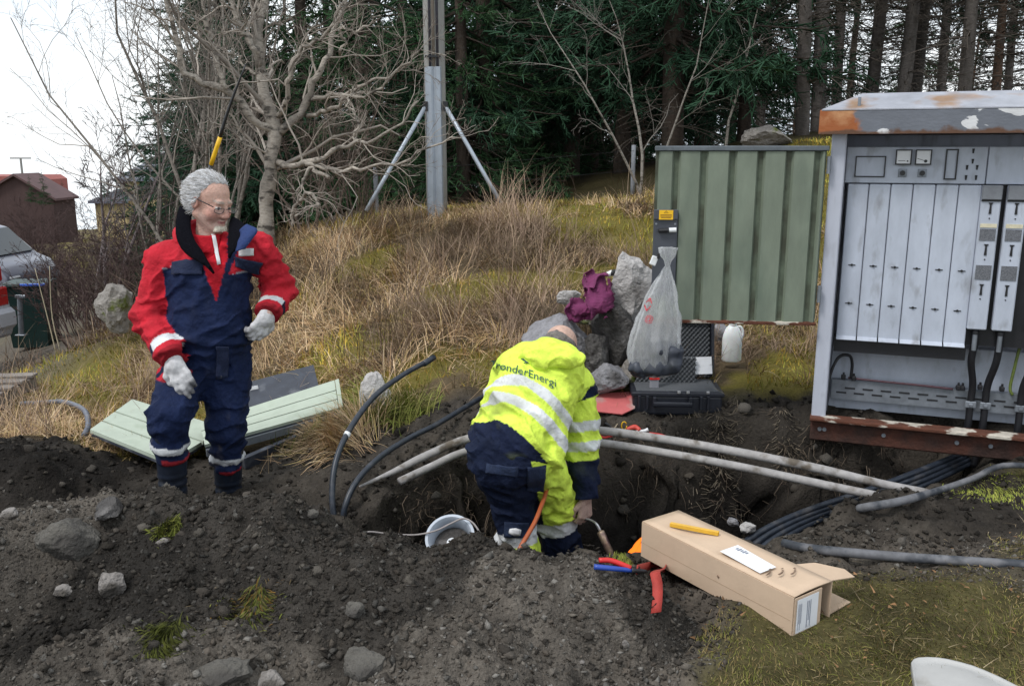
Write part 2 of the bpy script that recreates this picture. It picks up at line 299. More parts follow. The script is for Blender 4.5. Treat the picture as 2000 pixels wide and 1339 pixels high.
mesh_arr('spoil_heap', np.c_[hx, hy, hz], hq, M_heap, col=np.clip(hc * .9, .006, 1), kind='structure')
def surf(x, y):                                # top of ground or heap
    g = ground_h(x, y); x = np.atleast_1d(np.asarray(x, float)); y = np.atleast_1d(np.asarray(y, float))
    m = (x > -3.9) & (x < .8) & (y > 1.0) & (y < 4.3)
    if m.any(): g[m] = np.maximum(g[m], heap_h(x[m], y[m]))
    return g
def sz(x, y): return float(surf([x], [y])[0])

# loose clods and pebbles
_iv = np.array([(1, 0, 0), (-1, 0, 0), (0, 1, 0), (0, -1, 0), (0, 0, 1), (0, 0, -1)], float); _it = np.array([(0, 2, 4), (2, 1, 4), (1, 3, 4), (3, 0, 4), (2, 0, 5), (1, 2, 5), (3, 1, 5), (0, 3, 5)])
def clods(name, n, region, size, cols, seed, label=None, sink=.35, zf=None, cat='soil'):
    r = np.random.default_rng(seed); x = r.uniform(region[0], region[1], n * 3); y = r.uniform(region[2], region[3], n * 3)
    ok = region[4](x, y); x = x[ok][:n]; y = y[ok][:n]; n = len(x); z = (zf or surf)(x, y)
    s = size[0] * (size[1] / size[0]) ** (r.random(n) ** 3.2)
    A = r.normal(size=(n, 3, 3)) * .38 + np.eye(3) * np.array([1.1, 1.0, .75])[None, :, None]
    V = np.einsum('nij,vj->nvi', A, _iv) * s[:, None, None] * (1 + .25 * r.normal(size=(n, len(_iv), 1)).clip(-1.5, 1.5) * .6)
    V = V + np.stack([x, y, z + s * (1 - 2 * sink) * .6], 1)[:, None]; lo_ = sstep(-.2, .55, fbm2(x * 2.2, y * 2.2, 4, 61))[:, None]
    T = (_it[None] + (np.arange(n) * len(_iv))[:, None, None]).reshape(-1, 3)
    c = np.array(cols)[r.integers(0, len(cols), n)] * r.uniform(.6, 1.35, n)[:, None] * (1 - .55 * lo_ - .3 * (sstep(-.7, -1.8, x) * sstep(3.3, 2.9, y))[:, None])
    return mesh_arr(name, V.reshape(-1, 3), T, M_clod, smooth=False, col=np.repeat(c, len(_iv), 0), kind='stuff', label=label, cat=cat)
M_clod = mat('loose_clods', attr=True, rough=.95, var=.3, scale=150, bump=.5, bscale=200, spec=.12)
dark = [(.05, .043, .036), (.04, .035, .03), (.065, .056, .046), (.085, .076, .066), (.03, .026, .022)]
greyc = [(.105, .092, .077), (.085, .074, .063), (.13, .115, .098), (.06, .052, .044), (.17, .158, .142), (.095, .08, .066)]
# ------------------------------------------------------------------ distance-field modelling for figures and cloth
f32 = np.float32
def cap(p, a, b, ra, rb=None):
    a = np.asarray(a, f32); b = np.asarray(b, f32); rb = ra if rb is None else rb; e = b - a; t = np.clip(((p - a) @ e) / (e @ e), 0, 1)
    return np.linalg.norm(p - a - t[:, None] * e, axis=1) - (ra + (rb - ra) * t)
def ell(p, c, r, R=None):
    q = p - np.asarray(c, f32)
    if R is not None: q = q @ np.asarray(R, f32)
    r = np.asarray(r, f32); k0 = np.linalg.norm(q / r, axis=1); k1 = np.linalg.norm(q / (r * r), axis=1); return k0 * (k0 - 1) / (k1 + 1e-9)
def rbox(p, c, h, r, R=None):
    q = p - np.asarray(c, f32)
    if R is not None: q = q @ np.asarray(R, f32)
    q = np.abs(q) - (np.asarray(h, f32) - r); return np.linalg.norm(np.maximum(q, 0), axis=1) + np.minimum(q.max(1), 0) - r
def smin(a, b, k): h = np.clip(.5 + .5 * (b - a) / k, 0, 1); return b * (1 - h) + a * h - k * h * (1 - h)
def smax(a, b, k): return -smin(-a, -b, k)
def local(p, c, rin, rout, fn):
    d = np.linalg.norm(p - np.asarray(c, f32), axis=1); o = (d - rin).astype(f32); m = d < rout
    if m.any(): o[m] = fn(p[m])
    return o
def nets(fn, lo, hi, h, S=5, marg=.02):
    lo = np.asarray(lo, float); hi = np.asarray(hi, float); n = np.ceil((hi - lo) / h).astype(int) + 2; ax = [lo[i] + h * np.arange(n[i]) for i in range(3)]
    cax = [a[::S] for a in ax]; CX = np.stack(np.meshgrid(*cax, indexing='ij'), -1).reshape(-1, 3).astype(f32); cs = [len(a) for a in cax]
    cv = np.concatenate([fn(CX[i:i + 200000]) for i in range(0, len(CX), 200000)]).reshape(cs)
    vol = np.repeat(np.repeat(np.repeat(cv, S, 0), S, 1), S, 2)[:n[0], :n[1], :n[2]].astype(f32).copy()
    m = np.abs(vol) < S * h * 1.5 + marg; id_ = np.argwhere(m); P = (lo + id_ * h).astype(f32)
    vol[m] = np.concatenate([fn(P[i:i + 200000]) for i in range(0, len(P), 200000)])
    s = vol < 0; nx, ny, nz = vol.shape
    cor = [(a, b, c) for a in (0, 1) for b in (0, 1) for c in (0, 1)]
    sub = lambda A, o: A[o[0]:nx - 1 + o[0], o[1]:ny - 1 + o[1], o[2]:nz - 1 + o[2]]
    cnt = sum(sub(s, o).astype(np.int8) for o in cor); act = (cnt > 0) & (cnt < 8); idx = np.argwhere(act); N = len(idx)
    acc = np.zeros((N, 3)); w = np.zeros(N); val = {o: sub(vol, o)[act] for o in cor}
    for o in cor:
        for d in range(3):
            if o[d] == 0:
                o2 = list(o); o2[d] = 1; o2 = tuple(o2); a = val[o]; b = val[o2]; k = (a < 0) != (b < 0); t = np.where(k, a / np.where(k, a - b, 1), 0)
                q = np.tile(np.array(o, float), (N, 1)); q[:, d] = t; acc[k] += q[k]; w[k] += 1
    V = lo + (idx + acc / w[:, None]) * h; num = -np.ones(act.shape, int); num[act] = np.arange(N); Q = []
    for d in range(3):
        e1, e2 = (d + 1) % 3, (d + 2) % 3; A = [slice(None)] * 3; B = [slice(None)] * 3; A[d] = slice(0, -1); B[d] = slice(1, None)
        k = np.argwhere(s[tuple(A)] != s[tuple(B)]); k = k[(k[:, e1] > 0) & (k[:, e2] > 0) & (k[:, e1] < vol.shape[e1] - 1) & (k[:, e2] < vol.shape[e2] - 1)]
        def g(o1, o2): q = k.copy(); q[:, e1] -= o1; q[:, e2] -= o2; return num[q[:, 0], q[:, 1], q[:, 2]]
        q = np.stack([g(1, 1), g(0, 1), g(0, 0), g(1, 0)], 1); fl = ~s[k[:, 0], k[:, 1], k[:, 2]]; q[fl] = q[fl][:, ::-1]; Q.append(q[(q >= 0).all(1)])
    return V, np.concatenate(Q)
def nets_obj(name, fn, lo, hi, h, mt, parent, colf=None, **k):
    V, Q = nets(fn, lo, hi, h)
    return mesh_arr(name, V, Q, mt, parent, True, None if colf is None else colf(V.astype(f32)), **k)
def unit(v): v = np.asarray(v, float); return v / np.linalg.norm(v)
def frame(fwd, up=(0, 0, 1)):                   # columns: right, forward, up
    f = unit(fwd); r = unit(np.cross(f, up)); return np.stack([r, f, np.cross(r, f)], 1)
def seg_t(p, a, b): a = np.asarray(a, f32); e = np.asarray(b, f32) - a; return ((p - a) @ e) / (e @ e)
def pick(conds, default):                       # colour choice: later entries win
    def go(C, m, c): C[m] = c
    C = np.tile(np.asarray(default, f32), (len(conds[0][0]), 1))
    for m, c in conds: go(C, m, np.asarray(c, f32))
    return C
def hand_caps(w, d, n, side, curl, spread=1.0, scale=1.0, thumb=.5):
    """capsules of a hand: w wrist, d direction of the palm, n out of the back of the hand, side +1/-1 puts the thumb on that side; curl in radians for each finger"""
    d = unit(d); n = unit(np.asarray(n) - d * (np.dot(n, d))); l = np.cross(n, d) * side; L = []; w = np.asarray(w, float)
    pal = .092 * scale
    for i, (lat, ln) in enumerate(((.033, .072), (.011, .08), (-.011, .075), (-.031, .06))):
        k = w + d * pal * (1.0 - .06 * abs(i - 1)) + l * lat * scale; L.append((w + l * lat * .55 * scale + d * .012, k, .0155 * scale, .0125 * scale))
        c = curl[i] if hasattr(curl, '__len__') else curl; a = c * .45; q = k; dirl = d + l * lat * 3.0 * (spread - 1)
        for s_, f in ((.45, .0112), (.32, .0100), (.25, .0090)):
            v = unit(dirl * math.cos(a) - n * math.sin(a)); q2 = q + v * ln * s_ * scale * 1.02; L.append((q, q2, f * scale, (f - .0008) * scale)); q = q2; a += c * .85
    t0 = w + d * .022 * scale + l * .026 * scale; t1 = t0 + unit(d * .75 + l * .75 - n * .35 * thumb) * .042 * scale; t2 = t1 + unit(d * .9 + l * (.35 - thumb * .5) - n * .55 * thumb) * .032 * scale; t3 = t2 + unit(d - l * thumb * .5 - n * .5 * thumb) * .026 * scale
    L += [(t0, t1, .0175 * scale, .014 * scale), (t1, t2, .013 * scale, .0115 * scale), (t2, t3, .0115 * scale, .0098 * scale)]
    return L
def caps_union(p, L, k=.006):
    d = None
    for a, b, ra, rb in L: e = cap(p, a, b, ra, rb); d = e if d is None else smin(d, e, k)
    return d
def bounds(P, pad): P = np.asarray(P); return P.min(0) - pad, P.max(0) + pad

M_skin = mat('skin', attr=True, rough=.6, var=.22, scale=38, bump=.35, bscale=130, sss=.06, spec=.35)
M_cloth = mat('work_cloth', attr=True, rough=.85, var=.24, scale=14, bump=.5, bscale=42, spec=.22)
M_hair = mat('grey_hair', attr=True, rough=.65, var=.3, scale=160, bump=.5, bscale=220, spec=.35)
M_glove = mat('glove_cloth', attr=True, rough=.9, var=.18, scale=60, bump=.35, bscale=240, spec=.15)
M_boot = mat('boot_rubber', (.012, .017, .030), rough=.38, var=.35, scale=18, bump=.12, bscale=60, col2=(.05, .052, .055), mscale=14, mlo=.56, mhi=.72)
M_shoe = mat('shoe_leather', (.010, .012, .017), rough=.55, var=.35, scale=30, bump=.3, bscale=120)

def head_fn(R, C, S=1.0):
    R = np.asarray(R, f32); C = np.asarray(C, f32)
    def f(p):
        q = ((p - C) @ R) / S
        d = ell(q, (0, -.016, .034), (.078, .099, .086)); d = smin(d, ell(q, (0, .024, -.035), (.060, .071, .080)), .03)
        for sx in (-1, 1):
            d = smin(d, cap(q, (sx * .055, .0, -.058), (sx * .016, .070, -.098), .025, .021), .022)
            d = smin(d, ell(q, (sx * .040, .062, -.032), (.027, .028, .032)), .02)
        d = smin(d, cap(q, (-.036, .083, .022), (.036, .083, .022), .0105), .014)
        for sx in (-1, 1): d = smax(d, -(np.linalg.norm(q - np.asarray((sx * .033, .103, -.0005), f32), axis=1) - .0155), .010)
        for sx in (-1, 1): d = smin(d, np.linalg.norm(q - np.asarray((sx * .032, .0815, -.001), f32), axis=1) - .0125, .003)
        d = smin(d, cap(q, (0, .090, .012), (0, .110, -.030), .0085, .0140), .012)
        for sx in (-1, 1): d = smin(d, np.linalg.norm(q - np.asarray((sx * .012, .104, -.034), f32), axis=1) - .0095, .006)
        d = smin(d, ell(q, (0, .090, -.090), (.026, .018, .022)), .014)
        d = smin(d, ell(q, (0, .0950, -.060), (.020, .0105, .0060)), .006); d = smin(d, ell(q, (0, .0935, -.070), (.021, .0105, .0065)), .005)
        d = smax(d, -ell(q, (0, .107, -.0642), (.024, .012, .0022)), .002)
        for sx in (-1, 1):
            e = ell(q, (sx * .079, -.008, -.006), (.010, .021, .033)); e = smax(e, -ell(q, (sx * .088, -.003, -.004), (.007, .011, .019)), .004); d = smin(d, e, .006)
        return d * S
    def c(p, skin=(.56, .345, .275), flush=(.52, .215, .175)):
        q = ((p - C) @ R) / S; n = len(q); col = np.tile(np.asarray(skin, f32), (n, 1))
        k = np.zeros(n, f32)
        for sx in (-1, 1): k = np.maximum(k, np.exp(-(((q - np.asarray((sx * .044, .07, -.03), f32)) / .03) ** 2).sum(1))); k = np.maximum(k, .9 * np.exp(-(((q - np.asarray((sx * .082, -.008, -.006), f32)) / np.asarray((.02, .026, .04), f32)) ** 2).sum(1)))
        k = np.maximum(k, .8 * np.exp(-(((q - np.asarray((0, .112, -.025), f32)) / .02) ** 2).sum(1)))
        col = col * (1 - .75 * k[:, None]) + np.asarray(flush, f32) * .75 * k[:, None]
        lips = (np.abs(q[:, 0]) < .024) & (np.abs(q[:, 2] + .0642) < .0065) & (q[:, 1] > .088); col[lips] = (.36, .15, .135)
        st = (q[:, 1] > .02) & (q[:, 2] < -.045) & ~lips; col[st] = col[st] * .75 + np.asarray((.30, .28, .27), f32) * .25
        for sx in (-1, 1):
            e = np.linalg.norm(q - np.asarray((sx * .032, .0815, -.001), f32), axis=1) < .0142; e &= (np.abs(q[:, 2] + .0005) < .0058); col[e] = (.55, .52, .48)
            e2 = e & (np.abs(q[:, 0] - sx * .032 - .003) < .0055); col[e2] = (.05, .05, .055)
            br = (np.abs(q[:, 0] - sx * .034) < .022) & (np.abs(q[:, 2] - .027) < .005) & (q[:, 1] > .06); col[br] = (.40, .31, .26)
        return col
    return f, c

# ------------------------------------------------------------------ the man in the red and navy coverall
NAVY = (.005, .011, .038); NAVY2 = (.0065, .014, .050); RED = (.47, .016, .030); REFL = (.60, .61, .63); BLACKC = (.006, .006, .009); SHIRT = (.47, .010, .022)
J = dict(neck=PY(402, 462, 4.42), shR=PY(318, 506, 4.42), shL=PY(505, 487, 4.44), elR=PY(292, 620, 4.38), wrR=PY(338, 702, 4.16), elL=PY(549, 566, 4.56), wrL=PY(524, 612, 4.38),
         chest=PY(408, 545, 4.42), belly=PY(408, 640, 4.41), hipR=PY(362, 716, 4.42), hipL=PY(447, 716, 4.45), knR=PY(332, 812, 4.10), anR=PY(338, 955, 4.16), knL=PY(443, 838, 4.36), anL=PY(447, 968, 4.44), head=PY(410, 392, 4.42))
FACE = np.array([.90, -.46, -.38]); HR = frame(FACE, (.06, 0, 1)); hf, hc_ = head_fn(HR, J['head'], 1.11)
man = empty('person', (J['hipL'][0] - .1, 4.4, gz(-1.6, 4.4)), label='standing man in red and navy coverall with white gloves, glasses and grey hair', cat='person')
def rel(o): o.matrix_parent_inverse = Matrix.Translation(-Vector(man.location)); return o
TR = frame((.22, -1, 0)); torso_c = lambda k: J[k]
def coverall(p):
    d = ell(p, J['chest'] + np.array([0, 0, .0]), (.210, .145, .215), TR); d = smin(d, ell(p, J['belly'], (.222, .175, .22), TR), .09)
    d = smin(d, cap(p, J['shR'] + [.02, 0, -.01], J['neck'] + [-.035, .035, -.035], .080, .070), .05); d = smin(d, cap(p, J['shL'] + [-.02, 0, -.02], J['neck'] + [.045, .035, -.04], .080, .070), .05)
    d = smin(d, cap(p, J['neck'] + [0, .04, -.06], J['neck'] + [0, .03, -.12], .085, .12), .05)
    d = smin(d, ell(p, (J['hipR'] + J['hipL']) / 2 + [0, 0, .0], (.20, .16, .15), TR), .07)
    for a, b, c, r in (('shR', 'elR', 'wrR', (.088, .084, .068)), ('shL', 'elL', 'wrL', (.088, .080, .068))):
        d = smin(d, cap(p, J[a], J[b], r[0], r[1]), .045); d = smin(d, cap(p, J[b], J[c], r[1] * .98, r[2]), .03)
    hem = []
    for a, b, c, r in (('hipR', 'knR', 'anR', (.125, .104, .088)), ('hipL', 'knL', 'anL', (.125, .098, .088))):
        e = J[b] + (J[c] - J[b]) * .44; d = smin(d, cap(p, J[a], J[b], r[0], r[1]), .05); d = smin(d, cap(p, J[b], e, r[1], r[2]), .03)
    # folds: drag lines and bunching at the joints
    wq = p + .05 * np.stack([vnoise3(p * 6, 1), vnoise3(p * 6 + 7, 2), vnoise3(p * 6 + 3, 4)], 1); z = np.stack([wq[:, 0] * 8 + wq[:, 2] * 5, wq[:, 1] * 8, wq[:, 2] * 13 - wq[:, 0] * 6], 1)
    fo = np.minimum(np.abs(vnoise3(z, 3)), .30) * .046 + np.minimum(np.abs(vnoise3(z * 2.1 + 4, 5)), .25) * .020 - .010
    bun = 0
    for k, a, b, am, fr in (('elR', 'shR', 'wrR', .011, 75), ('elL', 'shL', 'wrL', .012, 80), ('knR', 'hipR', 'anR', .010, 62), ('knL', 'hipL', 'anL', .010, 62)):
        ax = unit(J[b] - J[a]).astype(f32); s_ = (p - J[k].astype(f32)) @ ax; r_ = np.linalg.norm(p - J[k].astype(f32), axis=1); bun = bun + am * np.sin(s_ * fr + 3.5 * vnoise3(p * 7, 9)) * np.exp(-(r_ / .13) ** 2)
    for k, c in (('anR', 'knR'), ('anL', 'knL')):
        r_ = np.linalg.norm(p - (J[k] * .45 + J[c] * .55).astype(f32), axis=1); bun = bun + .008 * np.sin(p[:, 2] * 70 + 4 * vnoise3(p * 6, 12)) * np.exp(-(r_ / .12) ** 2)
    r_ = np.abs(p[:, 2] - J['belly'][2] + .06); bun = bun + .007 * np.sin(p[:, 2] * 60 + 5 * vnoise3(p * 5, 19)) * np.exp(-(r_ / .07) ** 2)
    d = d + fo + bun * 1.2
    # open neck, cuffs
    d = smax(d, -ell(p, J['neck'] + [.012, -.075, .02], (.082, .115, .125)), .012)
    for a, b in (('elR', 'wrR'), ('elL', 'wrL')):
        u = unit(J[b] - J[a]).astype(f32); d = np.maximum(d, np.where(np.linalg.norm(p - J[b].astype(f32), axis=1) < .13, (p - J[b].astype(f32)) @ u - .008, -1))
    return d
def coverall_col(p):
    q = (p - J['chest'].astype(f32)) @ TR.astype(f32); z = p[:, 2]; yoke = J['chest'][2] + .055 + .018 * np.sin(q[:, 0] * 12)
    aR = np.minimum(cap(p, J['shR'], J['elR'], .1), cap(p, J['elR'], J['wrR'], .085)); aL = np.minimum(cap(p, J['shL'], J['elL'], .095), cap(p, J['elL'], J['wrL'], .08)); bod = np.minimum(ell(p, J['chest'], (.225, .15, .25), TR), ell(p, J['belly'], (.222, .175, .22), TR))
    arm = (np.minimum(aR, aL) < bod) & ((z < J['shR'][2] + .3)) & (z > J['hipR'][2] - .02) | (np.minimum(aR, aL) < -.02)
    C = np.tile(np.asarray(NAVY2, f32), (len(p), 1)); low = np.clip((J['belly'][2] + .02 - z) / .1, 0, 1); C = C * (1 - .0 * low[:, None])
    front = q[:, 1] > -.01
    C[(z > yoke)] = RED; lap = front & (np.abs(q[:, 0] + .045) < .055 + .45 * np.clip(z - J['chest'][2] - .02, 0, 1)) & (z > J['chest'][2] - .06) & (z < J['chest'][2] + .23); C[lap] = NAVY2
    pipe = (np.abs(z - yoke) < .0035) & front & ~lap; C[pipe] = (.28, .3, .36)
    vee = front & (np.abs(q[:, 0] + .045) < .006 + .29 * np.clip(z - (J['chest'][2] - .075), 0, 1)) & (z > J['chest'][2] - .085) & (np.abs(q[:, 0] + .045) < .062) ; C[vee] = SHIRT
    edge = front & ~vee & (np.abs(q[:, 0] + .045) < .017 + .29 * np.clip(z - (J['chest'][2] - .075), 0, 1)) & (z > J['chest'][2] - .35) & (np.abs(q[:, 0] + .045) < .075) & (z < J['chest'][2] + .2); C[edge] = (.008, .016, .055)
    C[arm] = RED
    for side, a, b in ((aR, 'elR', 'wrR'), (aL, 'elL', 'wrL')):
        t = seg_t(p, J[a], J[b]); own = arm & (np.linalg.norm(p - J[b].astype(f32), axis=1) < .2)
        bd = own & (t > .62) & (t < .80); C[bd] = NAVY
        axp = J[a].astype(f32) + t[:, None] * (J[b] - J[a]).astype(f32); fr = (p - axp) @ np.asarray((.75 if a == 'elR' else -.35, -.75, .35), f32); C[bd & (fr > .0)] = REFL
        dirt = own & (t > .93); C[dirt] = np.asarray(RED) * .55
    # mud on the sleeves, shin bands and red trouser ends
    for k, c in (('knR', 'anR'), ('knL', 'anL')):
        t = seg_t(p, J[k], J[c]); own = np.linalg.norm(p - (J[k] + (J[c] - J[k]) * .5).astype(f32), axis=1) < .2
        own &= (np.abs(p[:, 0] - (J[k][0] + J[c][0]) / 2) < .125) & (z < J['hipR'][2] - .1); C[own & (t > .33) & (t < .42)] = REFL; C[own & (t > .50) & (p[:, 0] > J[c][0])] = (.32, .02, .03)
    n = fbm3(p * 9, 3, 33); C = C * (1 - .22 * np.clip(n, 0, 1)[:, None]); mud = np.clip(fbm3(p * np.asarray((14, 14, 7), f32), 3, 35) - .35, 0, 1)[:, None] * np.clip((J['hipR'][2] - z) / .4, .12, 1)[:, None]; C = C * (1 - mud) + np.asarray((.10, .09, .08), f32) * mud; return C
allJ = np.array([v for v in J.values()]); lo, hi = bounds(allJ, .16); hi[2] = J['neck'][2] + .08; lo[2] = J['anL'][2] - .02
rel(nets_obj('coverall', coverall, lo, hi, .0084, M_cloth, man, coverall_col, label='red and navy work coverall with reflective shin bands'))
# the body itself: head, neck and limbs under the cloth in one mesh
def body(p):
    d = local(p, J['head'], .155, .2, hf); d = smin(d, cap(p, J['head'] + [-.01, .02, -.08], J['neck'] + [0, .02, -.06], .062, .07), .03); d = smin(d, ell(p, J['chest'] + [0, .03, -.03], (.16, .085, .19), TR), .04); d = smin(d, ell(p, J['belly'] + [0, .01, 0], (.16, .11, .2), TR), .06)
    for a, b, c in (('shR', 'elR', 'wrR'), ('shL', 'elL', 'wrL')): d = smin(d, cap(p, J[a], J[b], .05, .042), .05); d = smin(d, cap(p, J[b], J[c], .042, .03), .02)
    for a, b, c in (('hipR', 'knR', 'anR'), ('hipL', 'knL', 'anL')): d = smin(d, cap(p, J[a], J[b], .08, .055), .05); d = smin(d, cap(p, J[b], J[c], .055, .04), .02)
    return d
lo2, hi2 = bounds(allJ, .12); hi2[2] += .06
V, Q = nets(body, lo2, hi2, .0057, 5, .006); bc = hc_(V.astype(f32)); ob_ = rel(mesh_arr('body', V, Q, M_skin, man, True, bc)); dm_ = ob_.modifiers.new('dec', 'DECIMATE'); dm_.ratio = .45
def hl(p): return ((p - J['head'].astype(f32)) @ HR.astype(f32)) / 1.11
def hair(p):
    q = hl(p); d = ell(q, (0, -.021, .034), (.083, .103, .091)); d = smin(d, ell(q, (0, -.088, .005), (.068, .036, .062)), .03)
    for sx in (-1, 1): d = smin(d, ell(q, (sx * .066, -.035, -.004), (.022, .046, .052)), .02)
    # hairline: forehead and temples bare, cut above the ears and at the nape
    line = q[:, 1] - (.040 - .55 * np.clip(.105 - q[:, 2], 0, .05) - .25 * np.clip(.038 - q[:, 2], 0, .08) + .35 * (.05 - np.abs(q[:, 0] + .02)).clip(0, .03)); d = smax(d, line, .008); d = smax(d, -(q[:, 2] + .058 - .25 * np.clip(q[:, 1] + .04, -.05, .2)), .01)
    comb = np.asarray((60, 14, 42), f32); d = d + .003 * vnoise3(q * np.asarray((22, 9, 18), f32), 7) + .0018 * vnoise3(q * comb, 5) + .0010 * vnoise3(q * comb * 2.2, 6); return d * 1.11
def hair_col(p): q = hl(p); k = np.clip(.5 + .6 * vnoise3(q * np.asarray((90, 18, 60), f32), 8) + 4 * (q[:, 1] - .0), 0, 1)[:, None]; return np.asarray((.72, .72, .74), f32) * (1 - k) + np.asarray((.38, .365, .35), f32) * k
lo3, hi3 = bounds([J['head']], .15); rel(nets_obj('hair', hair, lo3, hi3, .0036, M_hair, man, hair_col, label='short combed back grey white hair'))
hob = [c for c in man.children if c.name.startswith('hair')][0]; hv_ = np.array([v.co[:] for v in hob.data.vertices]); hn_ = np.array([v.normal[:] for v in hob.data.vertices]); r_ = np.random.default_rng(12); pk = r_.integers(0, len(hv_), 3200); S_ = hv_[pk]; N_ = hn_[pk]; comb_ = np.tile(HR @ np.array([.0, -1.0, -.28]), (len(pk), 1)) + r_.normal(size=(len(pk), 3)) * .13; comb_ -= N_ * (comb_ * N_).sum(1)[:, None]; comb_ /= np.linalg.norm(comb_, axis=1)[:, None] + 1e-9; Ls = r_.uniform(.035, .06, (len(pk), 1))
HP = np.stack([S_ + N_ * .0005, S_ + comb_ * Ls * .5 + N_ * r_.uniform(.0005, .003, (len(pk), 1)), S_ + comb_ * Ls + N_ * r_.uniform(-.004, .003, (len(pk), 1))], 1)
def strands(P, R):
    T = P[:, 2] - P[:, 0]; U = np.cross(T, [.3, .2, .9]); U /= np.linalg.norm(U, axis=1)[:, None] + 1e-9; W2 = np.cross(T, U); W2 /= np.linalg.norm(W2, axis=1)[:, None] + 1e-9; V = np.stack([np.stack([P[:, k] + R[k] * U, P[:, k] - R[k] * .5 * U + R[k] * .87 * W2, P[:, k] - R[k] * .5 * U - R[k] * .87 * W2], 1) for k in range(3)], 1); b = np.arange(len(P))[:, None] * 9; q = np.array([[0, 1, 4, 3], [1, 2, 5, 4], [2, 0, 3, 5], [3, 4, 7, 6], [4, 5, 8, 7], [5, 3, 6, 8]]); return V.reshape(-1, 3), (b[:, :, None] + q[None]).reshape(-1, 4)
V, Q = strands(HP, (.0011, .0010, .0004)); hc2 = np.repeat(np.where(r_.random((len(pk), 1)) < .6, np.array([[.80, .80, .82]]), np.array([[.45, .43, .41]])) * r_.uniform(.75, 1.15, (len(pk), 1)), 9, 0); so_ = mesh_arr('hair_strands', V, Q, M_hair, hob, True, hc2, kind='stuff')
def beard(p):
    q = hl(p); d = ell(q, (0, .092, -.100), (.034, .030, .031)); d = smin(d, ell(q, (0, .088, -.115), (.02, .018, .018)), .01); d = smax(d, q[:, 2] + .079, .004)
    return (d + .003 * vnoise3(q * np.asarray((120, 60, 60), f32), 5)) * 1.11
rel(nets_obj('goatee', beard, lo3, hi3, .003, M_hair, man, lambda p: np.tile(np.asarray((.62, .57, .47), f32), (len(p), 1)) * (1 + .25 * vnoise3(p * 150, 3))[:, None], label='short white goatee'))
hw = lambda v: J['head'] + HR @ (np.asarray(v) * 1.11)
M_blk = mat('black_plastic', (.012, .012, .014), rough=.4, var=.2, scale=30, bump=.05)
gl = empty('glasses'); gl.parent = man; rel(gl)
gb = Bag()
for sx in (-1, 1):
    V, q, t = tube_arr([hw((sx * .084, -.012, .012)), hw((sx * .083, .03, .012)), hw((sx * .073, .094, .010))], .0026, 6); gb.add(V, q, t)
    V, q, t = tube_arr(np.array([hw((sx * (.040 + .030 * math.cos(a)), .112 - .012 * abs(math.cos(a)), -.004 + .013 * math.sin(a))) for a in np.linspace(0, 2 * math.pi, 22)]), .0017, 6, False); gb.add(V, q)
V, q, t = tube_arr([hw((-.012, .113, .004)), hw((0, .117, .006)), hw((.012, .113, .004))], .002, 6); gb.add(V, q, t); gb.obj('glasses_frame', M_blk, gl)
M_lens = mat('lens_glass', (.9, .9, .9), rough=.05, var=0, alpha=.16, spec=.8)
for sx in (-1, 1):
    a = np.linspace(0, 2 * math.pi, 23)[:-1]; V = np.array([hw((sx * .040, .108, -.004))] + [hw((sx * (.040 + .029 * math.cos(t)), .112 - .012 * abs(math.cos(t)), -.004 + .0125 * math.sin(t))) for t in a]); k = np.arange(22)
    mesh_arr('lens', V, np.stack([np.zeros(22, int), 1 + k, 1 + (k + 1) % 22], 1), M_lens, gl)
# standing collar, fleece lined, with the lapels turned out: two curved sheets
def ribbon(name, outer, inner, mt, parent, th=.012, n=16, fix=None, k=5, **kw):
    A = spline([PY(*p) for p in outer], n); B = spline([PY(*p) for p in inner], n); W = np.linspace(0, 1, k + 1); V = (A[:, None] * (1 - W)[None, :, None] + B[:, None] * W[None, :, None])
    V = V + (np.sin(W * math.pi) * .008)[None, :, None] * np.array([0, -1, .2]); idx = np.arange(n * (k + 1)).reshape(n, k + 1); Q = np.stack([idx[:-1, :-1], idx[1:, :-1], idx[1:, 1:], idx[:-1, 1:]], -1).reshape(-1, 4)
    o = mesh_arr(name, V.reshape(-1, 3), Q, mt, parent, True, **kw); s_ = o.modifiers.new('solid', 'SOLIDIFY'); s_.thickness = th; s_.offset = 0
    if fix: fix(o)
    return o
M_navyc_early = mat('navy_cloth', (.006, .013, .046), rough=.85, var=.2, scale=30, bump=.3, bscale=100)
M_fleece = mat('black_fleece', BLACKC, rough=1, var=.3, scale=80, bump=.6, bscale=200, spec=.05)
M_blue = mat('blue_cloth', (.010, .030, .125), rough=.8, var=.2, scale=30, bump=.3, bscale=90)
ribbon('collar', [(352,404,4.44),(345,432,4.38),(347,468,4.31),(366,497,4.265),(408,520,4.235)], [(378,408,4.42),(372,436,4.36),(380,468,4.30),(396,492,4.268),(418,534,4.235)], M_fleece, man, fix=rel, label='black fleece lined collar')
ribbon('collar', [(456,424,4.40),(472,434,4.36),(486,452,4.30),(476,470,4.275),(458,488,4.258)], [(450,436,4.40),(448,456,4.33),(447,472,4.29),(447,488,4.265),(448,504,4.25)], M_fleece, man, fix=rel, label='black fleece lined collar')
ribbon('lapel', [(482,438,4.315),(503,449,4.295),(492,468,4.272),(478,486,4.258)], [(468,450,4.30),(470,460,4.282),(464,474,4.264),(460,492,4.25)], M_blue, man, th=.006, fix=rel, label='blue collar flap turned outwards')
def hood1(p):
    c = J['neck'] + np.array([-.055, .075, .005]); q = p - c.astype(f32); d = ell(q, (0, 0, 0), (.135, .085, .075)); d = smin(d, ell(q, (-.05, -.05, -.01), (.06, .07, .07)), .03); return d + np.abs(vnoise3(p * 16, 3)) * .016 - .005
